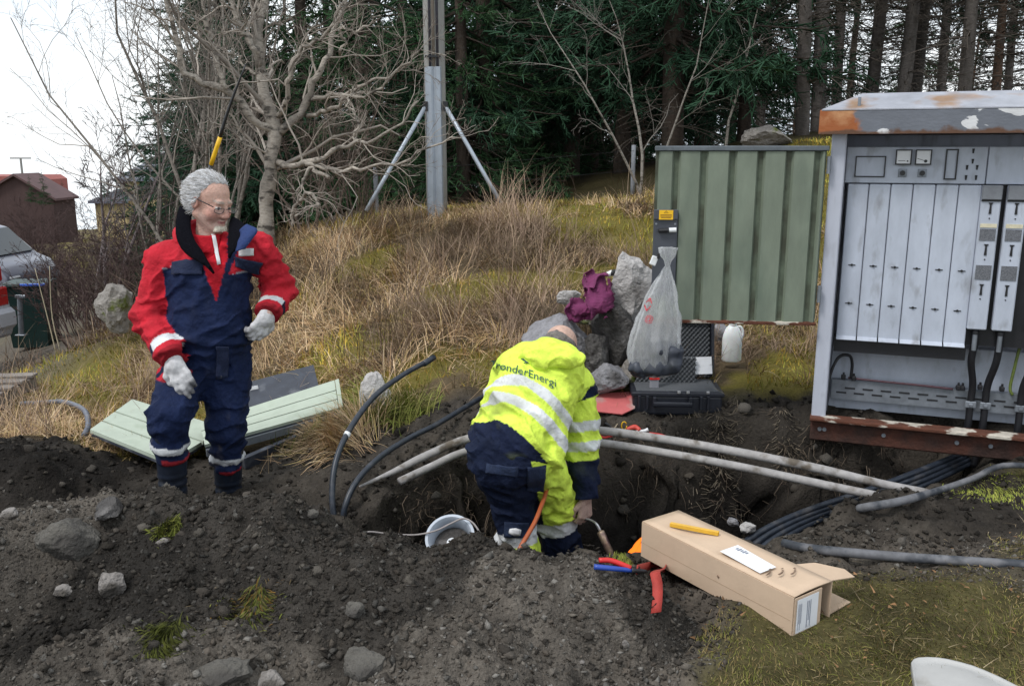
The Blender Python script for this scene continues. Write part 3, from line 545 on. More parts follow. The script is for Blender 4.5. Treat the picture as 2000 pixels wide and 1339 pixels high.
c_ = J['neck'] + np.array([-.055, .075, .0]); rel(nets_obj('hood', hood1, c_ - .19, c_ + .19, .0065, M_cloth, man, lambda p: np.tile(np.asarray(RED, f32), (len(p), 1)), label='red hood folded down behind the neck'))
def inner(p):                                # red sweater with stand-up neck
    q = (p - J['neck'].astype(f32)) @ TR.astype(f32); d = np.abs(np.hypot(q[:, 0], q[:, 1]) - (.071 + .25 * np.clip(-q[:, 2], 0, .1))) - .007; d = smax(d, q[:, 2] - .035 + .35 * np.clip(q[:, 1], 0, .1), .006); d = smax(d, -q[:, 2] - .075, .01)
    e = ell(p, J['chest'] + TR @ np.array([-.03, -.006, .06]), (.065, .10, .19), TR); return smin(d, e, .012) + .0025 * vnoise3(p * 30, 6)
lo5, hi5 = bounds([J['neck'], J['chest'] + [0, 0, -.1]], .2); rel(nets_obj('sweater', inner, lo5, hi5, .005, M_cloth, man, lambda p: np.tile(np.asarray(SHIRT, f32), (len(p), 1))))
from mathutils.bvhtree import BVHTree
def bvh_of(o):
    me = o.data; return BVHTree.FromPolygons([v.co[:] for v in me.vertices], [p.vertices[:] for p in me.polygons])
bv_cov = bvh_of([c for c in man.children if c.name.startswith('coverall')][0]); bv_sw = bvh_of([c for c in man.children if c.name.startswith('sweater')][0])
def patch(name, bvs, corners, mt, parent, n=8, off=.004, fix=None, **k):
    """cloth or tape patch laid on a body: a pixel quad looked up on the surface, as a thin solid sheet"""
    A, B, C_, D = [np.array(c, float) for c in corners]; V = []; ok = True
    for i in range(n + 1):
        for j in range(n + 1):
            u, v = i / n, j / n; px = (A * (1 - u) + B * u) * (1 - v) + (D * (1 - u) + C_ * u) * v; d = Vector(ray(*px)).normalized(); best = None
            for bv in bvs:
                h = bv.ray_cast(Vector((0, 0, CAMZ)), d)
                if h[0] is not None and (best is None or h[3] < best[3]): best = h
            if best is None: V.append(None); continue
            V.append(np.array(best[0]) + np.array(best[1]) * off)
    g = [v for v in V if v is not None]
    if not g: return None
    V = np.array([v if v is not None else g[len(g) // 2] for v in V]); idx = np.arange((n + 1) ** 2).reshape(n + 1, n + 1)
    Q = np.stack([idx[:-1, :-1], idx[1:, :-1], idx[1:, 1:], idx[:-1, 1:]], -1).reshape(-1, 4)
    o = mesh_arr(name, V, Q, mt, parent, True, **k); s = o.modifiers.new('solid', 'SOLIDIFY'); s.thickness = .004; s.offset = 0
    if fix: fix(o)
    return o
M_navyc = mat('navy_cloth', (.006, .013, .046), rough=.85, var=.2, scale=30, bump=.3, bscale=100)
M_redc = mat('red_cloth', RED, rough=.85, var=.15, scale=30, bump=.3, bscale=100)
M_white = mat('white_tape', (.72, .72, .74), rough=.6, var=.08, scale=40)
M_refl = mat('reflective_tape', (.58, .59, .62), rough=.35, var=.1, scale=50)
patch('pocket_flap', [bv_cov], [(338, 510), (396, 506), (398, 536), (338, 536)], M_navyc, man, off=.010, fix=rel)
patch('pocket_flap', [bv_cov], [(458, 500), (512, 512), (508, 535), (458, 522)], M_navyc, man, off=.010, fix=rel)
patch('name_badge', [bv_cov], [(468, 486), (496, 485), (496, 498), (468, 500)], M_white, man, n=4, off=.008, fix=rel)
patch('zipper', [bv_sw, bv_cov], [(412, 456), (418, 454), (431, 516), (424, 517)], M_white, man, off=.006, fix=rel)
patch('belt_strap', [bv_cov], [(421, 674), (446, 674), (444, 738), (424, 738)], M_navyc, man, off=.012, fix=rel)
# gloves
gR = hand_caps(J['wrR'], (.42, -.26, -.86), (-.1, -1, .45), -1, (.42, .36, .4, .5), scale=1.16, thumb=.7); gL = hand_caps(J['wrL'], (-.50, -.25, -.83), (.75, -.62, .05), 1, (.95, .9, .9, .95), scale=1.14, thumb=.6)
for nm, L, w_, e_ in (('glove', gR, 'wrR', 'elR'), ('glove', gL, 'wrL', 'elL')):
    P = np.array([q for l in L for q in l[:2]]); a, b = bounds(np.vstack([P, J[w_][None]]), .05); tips = np.array([l[1] for i, l in enumerate(L[:16]) if i % 4 == 3]); back = unit(J[e_] - J[w_])
    fn = lambda p, L=L, w_=w_, back=back: smin(caps_union(p, L, .009), cap(p, J[w_] + back * .03, J[w_] + unit(L[5][0] - J[w_]) * .03, .040, .037), .02) - .002 + .0025 * vnoise3(p * 60, 4)
    def gc(p, tips=tips):
        dm = np.min(np.linalg.norm(p[:, None] - tips[None].astype(f32), axis=2), axis=1); k = np.clip((.062 - dm) / .03, 0, 1)[:, None] * np.clip(.75 + .5 * vnoise3(p * 45, 2), 0, 1)[:, None]
        return np.asarray((.58, .57, .58), f32) * (1 - k) + np.asarray((.07, .07, .08), f32) * k
    rel(nets_obj(nm, fn, a, b, .0038, M_glove, man, gc, label='white cotton work glove with dark dirty fingers'))
for k, c, toe in (('knR', 'anR', (-.03, -.21, -.0)), ('knL', 'anL', (.06, -.20, 0))):
    an = J[c]; up = unit(J[k] - an); gzz = an[2] - .10
    fn = lambda p, an=an, up=up, toe=toe: smin(smin(cap(p, an + up * .31, an + up * .02, .078, .066), cap(p, an + [0, .02, -.045], an + np.array(toe) + [0, 0, -.07], .055, .045), .05), cap(p, an + up * .295, an + up * .30, .083), .008) + .003 * np.sin(p[:, 2] * 130) * (np.abs(p[:, 2] - an[2] - .05) < .05)
    a, b = bounds([an, an + up * .33, an + np.array(toe) + [0, 0, -.08]], .1); rel(nets_obj('boot', fn, a, b, .006, M_boot, man, label='dark rubber boot'))

# ------------------------------------------------------------------ the man bent over in the pit, hi-vis jacket
HV = (.68, .86, .10); NV = (.007, .012, .036); BND = (.62, .63, .64)
K = dict(pel=PY(988, 872, 3.92), sp=PY(1022, 792, 4.05), ch=PY(1052, 738, 4.18), neck=PY(1078, 702, 4.28), head=PY(1094, 684, 4.42), shR=PY(1128, 752, 4.24), elR=PY(1138, 872, 4.20), wrR=PY(1144, 972, 4.14), shL=PY(1005, 738, 4.26), elL=PY(1040, 850, 4.50), wrL=PY(1090, 905, 4.42),
         hipL=PY(962, 885, 3.90), hipR=PY(1040, 888, 3.96), knL=PY(1000, 985, 4.0), knR=PY(1082, 978, 4.18))
K['anL'] = np.array([K['knL'][0] + .06, 3.98, -.44]); K['anR'] = np.array([K['knR'][0] + .06, 4.22, -.44])
wk = empty('person', (K['pel'][0], 4.0, gz(.05, 4.0)), label='man in yellow hi-vis jacket bending over in the pit holding a gas torch', cat='person')
def rel2(o): o.matrix_parent_inverse = Matrix.Translation(-Vector(wk.location)); return o
AX = unit(K['neck'] - K['pel']); SIDE = unit(np.cross(AX, [-.18, .0, 1.0])); BK = np.cross(SIDE, AX); WR = np.stack([SIDE, AX, BK], 1)
def jk_core(p):
    d = ell(p, K['ch'], (.245, .22, .16), WR); d = smin(d, ell(p, K['sp'] + BK * -.01, (.222, .20, .155), WR), .09)
    d = smin(d, cap(p, K['shL'] + SIDE * .03, K['shR'] - SIDE * .03, .10, .10), .08); d = smin(d, ell(p, K['pel'] + AX * .03, (.208, .15, .172), WR), .09); return d
def jk_arms(p):
    d = cap(p, K['shR'], K['elR'], .094, .088); d = smin(d, cap(p, K['elR'], K['wrR'], .086, .062), .03); e = cap(p, K['shL'], K['elL'], .10, .085); e = smin(e, cap(p, K['elL'], K['wrL'], .08, .058), .03); return np.minimum(d, e)
def jacket(p):
    d = smin(jk_core(p), jk_arms(p), .035); q = (p - K['pel'].astype(f32)) @ WR.astype(f32)
    # hanging front panel of the jacket
    d = smin(d, cap(p, K['sp'] + SIDE * .15 - BK * .10, K['pel'] + AX * .06 + SIDE * .20 - BK * .10 + np.array([0, 0, -.03]), .07, .055), .06)
    wq = q + .04 * np.stack([vnoise3(p * 6, 1), vnoise3(p * 6 + 7, 2), vnoise3(p * 6 + 3, 4)], 1); z = np.stack([wq[:, 0] * 5 + wq[:, 1] * 4, wq[:, 1] * 13 + wq[:, 0] * 5, wq[:, 2] * 7], 1)
    fo = np.minimum(np.abs(vnoise3(z, 3)), .45) * .036 + np.minimum(np.abs(vnoise3(z * 2.1 + 2, 4)), .4) * .016 - .007
    s_ = q[:, 1] + .35 * q[:, 0]; fo = fo + .008 * np.sin(s_ * 62 + 4 * vnoise3(p * 5, 9)) * np.exp(-((q[:, 1] - .16) / .11) ** 2)
    r_ = np.linalg.norm(p - K['elR'].astype(f32), axis=1); fo = fo + .007 * np.sin(p[:, 2] * 70 + 3 * vnoise3(p * 8, 5)) * np.exp(-(r_ / .16) ** 2)
    d = d + fo - .006; d = smax(d, -(q[:, 1] + .085 + .02 * np.sin(q[:, 0] * 9)), .012)
    d = smax(d, -ell(p, K['neck'] + AX * .07, (.075, .09, .075), WR), .01)
    for a, b in (('elR', 'wrR'), ('elL', 'wrL')): u = unit(K[b] - K[a]).astype(f32); d = np.maximum(d, np.where(np.linalg.norm(p - K[b].astype(f32), axis=1) < .11, (p - K[b].astype(f32)) @ u, -1))
    return d
def jacket_col(p):
    q = (p - K['pel'].astype(f32)) @ WR.astype(f32); v = q[:, 1]; core = jk_core(p); arms = jk_arms(p); arm = arms < core - .004
    C = np.tile(np.asarray(HV, f32), (len(p), 1)); n = fbm3(p * 8, 3, 3)
    hemk = .018 - .10 * np.clip(q[:, 0], -.2, .3) + .012 * np.sin(q[:, 0] * 20)
    bow = -.035 * (q[:, 0] / .2) ** 2
    for lo_, hi_ in ((.232, .288), (.128, .186)): C[~arm & (v > lo_ + bow) & (v < hi_ + bow)] = BND
    C[~arm & (v < hemk) & (q[:, 0] < .205)] = NV
    t = seg_t(p, K['shR'], K['wrR']); nearR = arm & (np.abs(p[:, 0] - (K['shR'][0] + K['wrR'][0]) / 2) < .16) & (cap(p, K['shR'], K['elR'], .09) < cap(p, K['shL'], K['elL'], .09))
    C[nearR & (t > .65)] = NV; C[nearR & (t > .305) & (t < .395)] = BND; C[nearR & (t > .485) & (t < .57)] = BND; C[nearR & (t > .02 + .35 * np.clip(K['shR'][0] + .0 - p[:, 0], -.1, .1)) & (t < .125 + .35 * np.clip(K['shR'][0] - p[:, 0], -.1, .1))] = NV
    dirt = np.clip(n - .12, 0, 1)[:, None] * np.clip(1.2 - v / .3, .15, 1)[:, None] * .75; C = C * (1 - dirt) + np.asarray((.09, .10, .04), f32) * dirt
    return C
allK = np.array([K[k] for k in ('pel', 'neck', 'shR', 'elR', 'wrR', 'shL', 'elL', 'wrL', 'sp')]); lo, hi = bounds(allK, .2)
jk = rel2(nets_obj('jacket', jacket, lo, hi, .0074, M_cloth, wk, jacket_col, label='bright yellow hi-vis jacket with grey reflective bands and navy hem'))
bv_jk = bvh_of(jk); _h = bv_jk.ray_cast(Vector((0, 0, CAMZ)), Vector(ray(1066, 700)).normalized()); HC = np.array(_h[0]) + np.array(_h[1]) * .005
HRM = np.stack([SIDE, np.cross(np.array(_h[1]), SIDE), np.array(_h[1])], 1); HRM[:, 1] = unit(HRM[:, 1]); HRM[:, 2] = np.cross(HRM[:, 0], HRM[:, 1])
def hood(p):
    q = (p - HC.astype(f32)) @ HRM.astype(f32); d = cap(q, (-.11, .005, 0), (.0, -.022, .01), .043, .058); d = smin(d, cap(q, (.0, -.022, .01), (.125, .0, -.005), .058, .040), .02); d = smin(d, cap(q, (-.06, .05, -.015), (.07, .055, -.015), .045), .03); d = smin(d, cap(q, (.125, 0, -.005), (.15, .04, -.04), .04, .03), .02)
    d = smax(d, -cap(q, (-.10, .022, .052), (.10, .022, .055), .012), .012); z = q * np.asarray((14, 22, 14), f32); return d + np.minimum(np.abs(vnoise3(z, 3)), .4) * .03 - .008
rel2(nets_obj('hood', hood, HC - .25, HC + .25, .006, M_cloth, wk, lambda p: np.asarray(HV, f32) * (1 - .25 * np.clip(fbm3(p * 14, 2, 5), 0, 1))[:, None], label='yellow hood folded down'))
def flap(p):                                 # open jacket front hanging by the right shoulder
    a = K['shR'] + np.array([-.02, .04, .07]); b = K['shR'] + np.array([.085, .10, -.045]); R_ = frame(np.cross(b - a, [.2, 1, .3])); 
    d = cap(p, a, b, .034, .026); return np.maximum(d, -cap(p, a + [.01, .05, 0], b + [.01, .05, 0], .034, .03)) + .004 * vnoise3(p * 25, 2)
fc = lambda p: pick([(seg_t(p, K['shR'] + np.array([-.02, .04, .07]), K['shR'] + np.array([.085, .10, -.045])) > .68, NV)], HV)
lo, hi = bounds([K['shR'] + np.array([-.02, .04, .07]), K['shR'] + np.array([.085, .10, -.045])], .06); rel2(nets_obj('jacket_flap', flap, lo, hi, .005, M_cloth, wk, fc))
def trousers(p):
    d = ell(p, K['pel'] + np.array([.015, 0, -.035]), (.188, .165, .150), WR)
    for a, b, c, r in (('hipL', 'knL', 'anL', (.128, .106, .098)), ('hipR', 'knR', 'anR', (.135, .112, .098))): d = smin(d, cap(p, K[a], K[b], r[0], r[1]), .045); d = smin(d, cap(p, K[b], K[c], r[1], r[2]), .03)
    wq = p + .05 * np.stack([vnoise3(p * 6, 1), vnoise3(p * 6 + 7, 2), vnoise3(p * 6 + 3, 4)], 1); z = np.stack([wq[:, 0] * 8 - wq[:, 2] * 4, wq[:, 1] * 8, wq[:, 2] * 12 + wq[:, 0] * 6], 1)
    fo = np.minimum(np.abs(vnoise3(z, 13)), .45) * .045 + np.minimum(np.abs(vnoise3(z * 2.2, 14)), .4) * .018 - .008
    for k in ('knL', 'knR'): r_ = np.linalg.norm(p - K[k].astype(f32), axis=1); fo = fo + .008 * np.sin(p[:, 2] * 55 + 6 * p[:, 0] * 5 + 4 * vnoise3(p * 6, 7)) * np.exp(-(r_ / .15) ** 2)
    return d + fo - .006
def trouser_col(p):
    C = np.tile(np.asarray((.006, .011, .032), f32), (len(p), 1)); leg = np.minimum(cap(p, K['hipR'], K['knR'], .11), cap(p, K['knR'], K['anR'], .1)) < np.minimum(cap(p, K['hipL'], K['knL'], .11), cap(p, K['knL'], K['anL'], .1))
    tR = seg_t(p, K['knR'], K['anR']); tL = seg_t(p, K['knL'], K['anL']); q = p[:, 0] - (K['hipR'][0] + (K['hipR'][2] - p[:, 2]) * .16)
    C[leg & (p[:, 2] < K['hipR'][2] + .03) & (q > -.005)] = HV
    C[leg & (tR > .22) & (tR < .42)] = BND; C[leg & (tR >= .42)] = NV
    C[~leg & (tL > .26) & (tL < .44)] = BND; C[~leg & (tL >= .44) & (p[:, 0] > K['knL'][0])] = HV; C[~leg & (tL >= .72)] = NV
    n = fbm3(p * 10, 3, 8); C = C * (1 - .35 * np.clip(n, 0, 1)[:, None]); return C
lo, hi = bounds([K[k] for k in ('pel', 'hipL', 'hipR', 'knL', 'knR', 'anL', 'anR')], .19); lo[2] = -.46
tr = rel2(nets_obj('trousers', trousers, lo, hi, .0072, M_cloth, wk, trouser_col, label='navy work trousers with reflective calf bands'))
WF = np.array([.35, .75, -.62]); WH = frame(WF, (.25, .45, 1)); wf, wc = head_fn(WH, K['head'], 1.04)
HRt = hand_caps(K['wrR'], (-.04, -.16, -.98), (.62, -.78, .05), -1, (1.25, 1.3, 1.3, 1.35), scale=1.05, thumb=.9); HLt = hand_caps(K['wrL'], (.62, -.45, -.25), (.25, -.75, .6), 1, (1.2, 1.2, 1.25, 1.3), scale=1.0, thumb=.9)
def body2(p):
    d = local(p, K['head'], .155, .2, wf); d = smin(d, cap(p, K['head'] + WH @ np.array([0, -.03, -.08]), K['neck'] - AX * .05, .062, .07), .03); d = smin(d, ell(p, K['ch'], (.16, .17, .09), WR), .05); d = smin(d, ell(p, K['sp'], (.15, .2, .09), WR), .05); d = smin(d, ell(p, K['pel'] + [0, 0, -.02], (.14, .13, .10), WR), .05)
    for a, b, c in (('shR', 'elR', 'wrR'), ('shL', 'elL', 'wrL')): d = smin(d, cap(p, K[a], K[b], .05, .042), .03); d = smin(d, cap(p, K[b], K[c], .042, .029), .02)
    for a, b, c in (('hipL', 'knL', 'anL'), ('hipR', 'knR', 'anR')): d = smin(d, cap(p, K[a], K[b], .085, .06), .03); d = smin(d, cap(p, K[b], K[c], .055, .04), .02)
    for L in (HRt, HLt): d = smin(d, local(p, L[5][0], .13, .17, lambda q: caps_union(q, L, .005)), .012)
    return d
ptsK = np.array([K[k] for k in K] + [l[1] for l in HRt + HLt]); lo, hi = bounds(ptsK, .1); hi[2] += .08; V, Q = nets(body2, lo, hi, .0057, 5, .006); ob_ = rel2(mesh_arr('body', V, Q, M_skin, wk, True, wc(V.astype(f32), skin=(.55, .36, .29)))); dm_ = ob_.modifiers.new('dec', 'DECIMATE'); dm_.ratio = .45
def whair(p):
    q = ((p - K['head'].astype(f32)) @ WH.astype(f32)) / 1.04; d = ell(q, (0, -.018, .032), (.082, .103, .089)); d = smax(d, q[:, 2] - .062 + .25 * np.abs(q[:, 0]), .012); d = smax(d, q[:, 1] - .02, .01); d = smax(d, -(q[:, 2] + .06), .01)
    return (d + .003 * vnoise3(q * np.asarray((70, 40, 40), f32), 4)) * 1.04
lo, hi = bounds([K['head']], .15); rel2(nets_obj('hair', whair, lo, hi, .004, M_hair, wk, lambda p: np.asarray((.17, .15, .14), f32) * (1 + .4 * vnoise3(p * 120, 2))[:, None], label='short greying hair round a bald crown'))
for c, toe in (('anR', (.20, .02, -.0)), ('anL', (.17, .07, 0))):
    an = K[c]; toe = np.array(toe); fn = lambda p, an=an, toe=toe: np.maximum(smin(smin(cap(p, an + [0, 0, .12], an, .066, .06), cap(p, an + [-.05, 0, -.035], an + toe + [0, 0, -.035], .052, .050), .04), cap(p, an + toe * .85 + [0, 0, -.03], an + toe + [.01, 0, -.03], .055), .02), an[2] - .09 - p[:, 2])
    a, b = bounds([an + [0, 0, .12], an + [-.05, 0, -.08], an + toe + [0, 0, -.05]], .08); rel2(nets_obj('shoe', fn, a, b, .006, M_shoe, wk, label='black safety shoe'))
bv_tr = bvh_of(tr); M_navyd = mat('dark_navy_cloth', (.009, .019, .052), rough=.85, var=.25, scale=30, bump=.35, bscale=90)
patch('back_pocket', [bv_tr], [(1030, 912), (1066, 908), (1062, 960), (1028, 958)], M_navyd, wk, off=.006, fix=rel2)
patch('pocket_flap', [bv_tr], [(950, 905), (1012, 912), (1010, 930), (948, 922)], M_navyd, wk, off=.006, fix=rel2)
patch('knee_pocket', [bv_tr], [(985, 1018), (1032, 1020), (1032, 1050), (985, 1048)], M_navyd, wk, off=.005, fix=rel2)
patch('logo_tag', [bv_tr], [(996, 1030), (1016, 1031), (1016, 1043), (996, 1042)], M_white, wk, n=3, off=.013, fix=rel2)
# lettering across the shoulders, pressed on to the cloth
def letters(body_txt, name, bvs, mapf, mt, parent, fix, off=.006, size=1.0, **k):
    cu = bpy.data.curves.new('lettering', 'FONT'); cu.body = body_txt; cu.size = size; cu.resolution_u = 3; to = bpy.data.objects.new('lettering_tmp', cu); COL.objects.link(to)
    dg = bpy.context.evaluated_depsgraph_get(); me = bpy.data.meshes.new_from_object(to.evaluated_get(dg)); bpy.data.objects.remove(to); bm_ = bmesh.new(); bm_.from_mesh(me)
    bmesh.ops.subdivide_edges(bm_, edges=[e for e in bm_.edges if e.calc_length() > .15 * size], cuts=2); bm_.to_mesh(me); bm_.free()
    xs = [v.co.x for v in me.vertices]; x0, x1 = min(xs), max(xs)
    for v in me.vertices:
        px = mapf((v.co.x - x0) / (x1 - x0), v.co.y / size); d = Vector(ray(*px)).normalized(); best = None
        for bv in bvs:
            h = bv.ray_cast(Vector((0, 0, CAMZ)), d)
            if h[0] is not None and (best is None or h[3] < best[3]): best = h
        v.co = (best[0] + best[1] * off) if best is not None else Vector(PY(*px, 4.1))
    o = link(name, me, mt, parent, **k)
    if fix: fix(o)
    return o
M_let = mat('green_print', (.012, .07, .065), rough=.6, var=.15, scale=40)
def tmap(u, v): x = 955 + 130 * u; y = 720 - 3 + 28 * u ** 1.6 + (10 * (u - .45)); return (x + 4 * v * (1 - u) * 1.5, y + 6 - v * 21)
letters('TrønderEnergi', 'lettering', [bv_jk], tmap, M_let, wk, rel2, label='dark green company lettering across the back')
for i, cc in enumerate([[(1018, 702), (1026, 702), (1042, 712), (1034, 712)], [(1036, 704), (1048, 703), (1030, 711), (1022, 712)]]): patch('logo_stroke', [bv_jk], cc, M_let, wk, n=3, off=.0065 + .002 * i, fix=rel2)
# ------------------------------------------------------------------ electrical cabinet, its local x runs along the front, y into it
AL = math.radians(20.4); CA = np.array([1.6886, 4.6908, .16])
M_cabw = mat('cabinet_paint', (.43, .45, .52), rough=.5, var=.12, scale=6, bump=.05, bscale=40, col2=(.22, .22, .24), mscale=7, mlo=.55, mhi=.75, stretch=(1.5, 1.5, .5))
M_cabl = mat('strip_plastic', (.42, .455, .53), rough=.5, var=.18, scale=5, col2=(.22, .225, .24), mscale=9, mlo=.56, mhi=.76, stretch=(1.5, 1, .6), bump=.03)  # bluish base colour carries the cool tint of shade inside the cabinet
M_cabd = mat('cabinet_inside', (.12, .125, .15), rough=.6, var=.25, scale=8)
M_galv = mat('galvanised_steel', (.22, .24, .27), rough=.45, metal=.5, var=.3, scale=14, bump=.05)
M_dark = mat('dark_rubber', (.010, .010, .013), rough=.5, var=.3, scale=20)
M_rust = mat('rusted_beam', (.060, .020, .012), rough=.9, var=.5, scale=14, bump=.4, bscale=60, col2=(.035, .016, .012), mscale=6)
M_rustp = mat('rust_and_old_paint', (.10, .032, .016), rough=.85, var=.4, scale=18, bump=.35, bscale=60, col2=(.46, .42, .36), mscale=9, mlo=.50, mhi=.56, stretch=(1, 1, 2.2))
M_green = mat('green_sheet', (.168, .198, .150), rough=.65, var=.22, scale=5, bump=.06, bscale=50, col2=(.095, .125, .095), mscale=3.2, mlo=.50, mhi=.8, stretch=(1.6, 1, .5))
M_greeng = mat('green_groove', (.095, .12, .082), rough=.75, var=.35, scale=9, col2=(.05, .055, .035), mscale=6)
M_lock = mat('lock_plate_paint', (.055, .06, .075), rough=.5, var=.15, scale=12)
M_yel = mat('yellow_sticker', (.80, .46, .01), rough=.45, var=.06, scale=20)
M_ink = mat('black_ink', (.01, .01, .012), rough=.6, var=0)
M_wht = mat('white_plastic', (.72, .73, .75), rough=.45, var=.08, scale=20)
cab = empty('electrical_cabinet', CA, -AL, label='open grey street electrical cabinet with rusty roof edge and green door swung open', cat='cabinet')
def cpart(name, m, par=cab, **k): return m[0].obj(name, m[1], par, **k)
W = 1.85
for x0 in (-.02, W - .055): BM().box((x0 + .0375, .03, .82), (.075, .06, 1.545), .006).obj('post', M_cabw, cab)
for x0 in (-.012, W + .012): BM().box((x0, .26, .815), (.016, .40, 1.55), .003).obj('side_panel', M_cabw, cab)
BM().box((W / 2, .47, .815), (W + .03, .016, 1.55), .003).obj('rear_panel', M_cabw, cab)
BM().box((.058, .10, .80), (.006, .08, 1.44)).obj('inner_flange', M_cabd, cab)
# roof: sloping top with a deep front fascia, rust at the left end
def roof_mat():
    m = mat('roof_paint', (.13, .14, .165), rough=.55, var=.15, scale=10, bump=.1, bscale=60, col2=(.62, .62, .63), mscale=6.2, mlo=.555, mhi=.57, mdist=.5, stretch=(.8, 1, 1.3))
    n = m.node_tree.nodes; L = m.node_tree.links; b = n['Principled BSDF']; old = b.inputs['Base Color'].links[0].from_socket
    t = n.new('ShaderNodeTexCoord'); s = n.new('ShaderNodeSeparateXYZ'); L.new(t.outputs['Object'], s.inputs[0]); z = n.new('ShaderNodeTexNoise'); z.inputs['Scale'].default_value = 9; z.inputs['Detail'].default_value = 5; L.new(t.outputs['Object'], z.inputs['Vector'])
    a = n.new('ShaderNodeMath'); a.operation = 'MULTIPLY_ADD'; a.inputs[1].default_value = .30; L.new(z.outputs['Fac'], a.inputs[0]); L.new(s.outputs['X'], a.inputs[2])
    r = n.new('ShaderNodeMapRange'); r.inputs['From Min'].default_value = .27; r.inputs['From Max'].default_value = .24; L.new(a.outputs[0], r.inputs['Value'])
    c = n.new('ShaderNodeValToRGB'); c.color_ramp.elements[0].color = (.30, .085, .018, 1); c.color_ramp.elements[1].color = (.50, .26, .12, 1); c.color_ramp.elements[0].position = .45; c.color_ramp.elements[1].position = .62
    z2 = n.new('ShaderNodeTexNoise'); z2.inputs['Scale'].default_value = 7; z2.inputs['Detail'].default_value = 6; L.new(t.outputs['Object'], z2.inputs['Vector']); L.new(z2.outputs['Fac'], c.inputs['Fac'])
    x = n.new('ShaderNodeMixRGB'); L.new(r.outputs['Result'], x.inputs['Fac']); L.new(old, x.inputs['Color1']); L.new(c.outputs['Color'], x.inputs['Color2'])
    # rust streaks along the lower fascia edge
    a2 = n.new('ShaderNodeMath'); a2.operation = 'MULTIPLY_ADD'; a2.inputs[1].default_value = -.13; L.new(z.outputs['Fac'], a2.inputs[0]); L.new(s.outputs['Z'], a2.inputs[2])
    r2 = n.new('ShaderNodeMapRange'); r2.inputs['From Min'].default_value = 1.545; r2.inputs['From Max'].default_value = 1.53; L.new(a2.outputs[0], r2.inputs['Value'])
    x2 = n.new('ShaderNodeMixRGB'); x2.inputs['Color2'].default_value = (.10, .045, .022, 1); L.new(r2.outputs['Result'], x2.inputs['Fac']); L.new(x.outputs['Color'], x2.inputs['Color1']); L.new(x2.outputs['Color'], b.inputs['Base Color']); return m
M_roof = roof_mat(); M_rooftop = mat('roof_top_paint', (.34, .35, .39), rough=.4, var=.25, scale=8, col2=(.30, .19, .12), mscale=5, mlo=.56, mhi=.72)
BM().prism([(-.086, -.08, 1.586), (-.086, -.08, 1.70), (-.086, .03, 1.712), (-.086, .55, 1.70), (-.086, .55, 1.586), (-.086, .03, 1.60)], (W + .17, 0, 0)).obj('roof', M_roof, cab)
BM().prism([(-.07, -.075, 1.7025), (.115, .2, 1.79), (.115, .26, 1.79), (-.07, .545, 1.7035)], (0, 0, .0)).prism([(-.078, -.076, 1.7035), (W + .078, -.076, 1.7035), (W - .1, .2, 1.795), (.115, .2, 1.795)], (0, 0, .006)).prism([(-.078, .546, 1.7035), (.115, .2, 1.795), (W - .1, .2, 1.795), (W + .078, .546, 1.7035)], (0, 0, .006)).prism([(-.078, -.076, 1.7035), (.115, .2, 1.795), (-.078, .546, 1.7035)], (0, 0, .006)).obj('roof_top', M_rooftop, cab)
BM().cyl((.10, -.02, 1.70), (.10, -.02, 1.77), .008).obj('roof_bolt', M_galv, cab)
# base beam
BM().box((W / 2, .03, -.02), (W + .04, .05, .125), .008).obj('base_beam', M_rust, cab)
BM().box((W / 2, .0, .052), (W + .05, .09, .022), .005).obj('base_lip', M_rustp, cab)
for x0 in (0.01, W - .01): BM().box((x0, .28, -.02), (.05, .42, .125), .006).obj('base_side', M_rust, cab)
for x in (.03, .055, .36, .72, .88, 1.2): BM().cyl((x, .012, -.012), (x, -.004, -.012), .011, n=10).obj('bolt_head', M_galv, cab)
# inside: meter panel and its instruments
BM().box((.395, .125, 1.429), (.67, .014, .187), .003).obj('meter_panel', M_cabl, cab)
BM().box((1.05, .128, 1.429), (.63, .014, .187), .003).obj('meter_panel', M_cabl, cab)
BM().box((1.0, .118, 1.48), (.22, .004, .05), .001).obj('notice_plate', M_wht, cab); BM().box((1.0, .1145, 1.49), (.17, .003, .02), .0).obj('yellow_notice', mat('faded_yellow', (.50, .38, .10), rough=.6, var=.3, scale=60), cab)
def framebar(x0, x1, z0, z1, t, y, par, name='window_frame', m=None):
    b = BM()
    for cx, cz, dx, dz in (((x0 + x1) / 2, z0, x1 - x0 + t, t), ((x0 + x1) / 2, z1, x1 - x0 + t, t), (x0, (z0 + z1) / 2, t, z1 - z0 - t), (x1, (z0 + z1) / 2, t, z1 - z0 - t)): b.box((cx, y, cz), (dx, .008, dz))
    return b.obj(name, m or M_blk, par)
framebar(.108, .252, 1.369, 1.473, .006, .115, cab); framebar(.540, .592, 1.36, 1.508, .007, .115, cab)
for mx0, nd in ((.338, 0), (.432, 1)):
    mtr = BM().box((mx0, .110, 1.470), (.070, .022, .070), .003).obj('meter', M_wht, cab); framebar(mx0 - .036, mx0 + .036, 1.434, 1.506, .006, .100, mtr, 'bezel')
    BM().box((mx0 - (.012 if nd else .008), .0985, 1.452 + .006 * nd), (.034, .001, .0025), rot=Matrix.Rotation(math.radians(18 * nd), 3, 'Y')).obj('needle', M_ink, mtr); BM().cyl((mx0 + (.012 if nd else .02), .103, 1.45), (mx0 + (.012 if nd else .02), .096, 1.45), .008 if nd else .004).obj('pivot', M_blk, mtr)
    kb = BM().box((mx0 + .002, .115, 1.389), (.042, .006, .042), .002).obj('knob', M_galv, cab); BM().cyl((mx0 + .002, .112, 1.389), (mx0 + .002, .090, 1.389), .014, .012).obj('knob_dial', M_blk, kb)
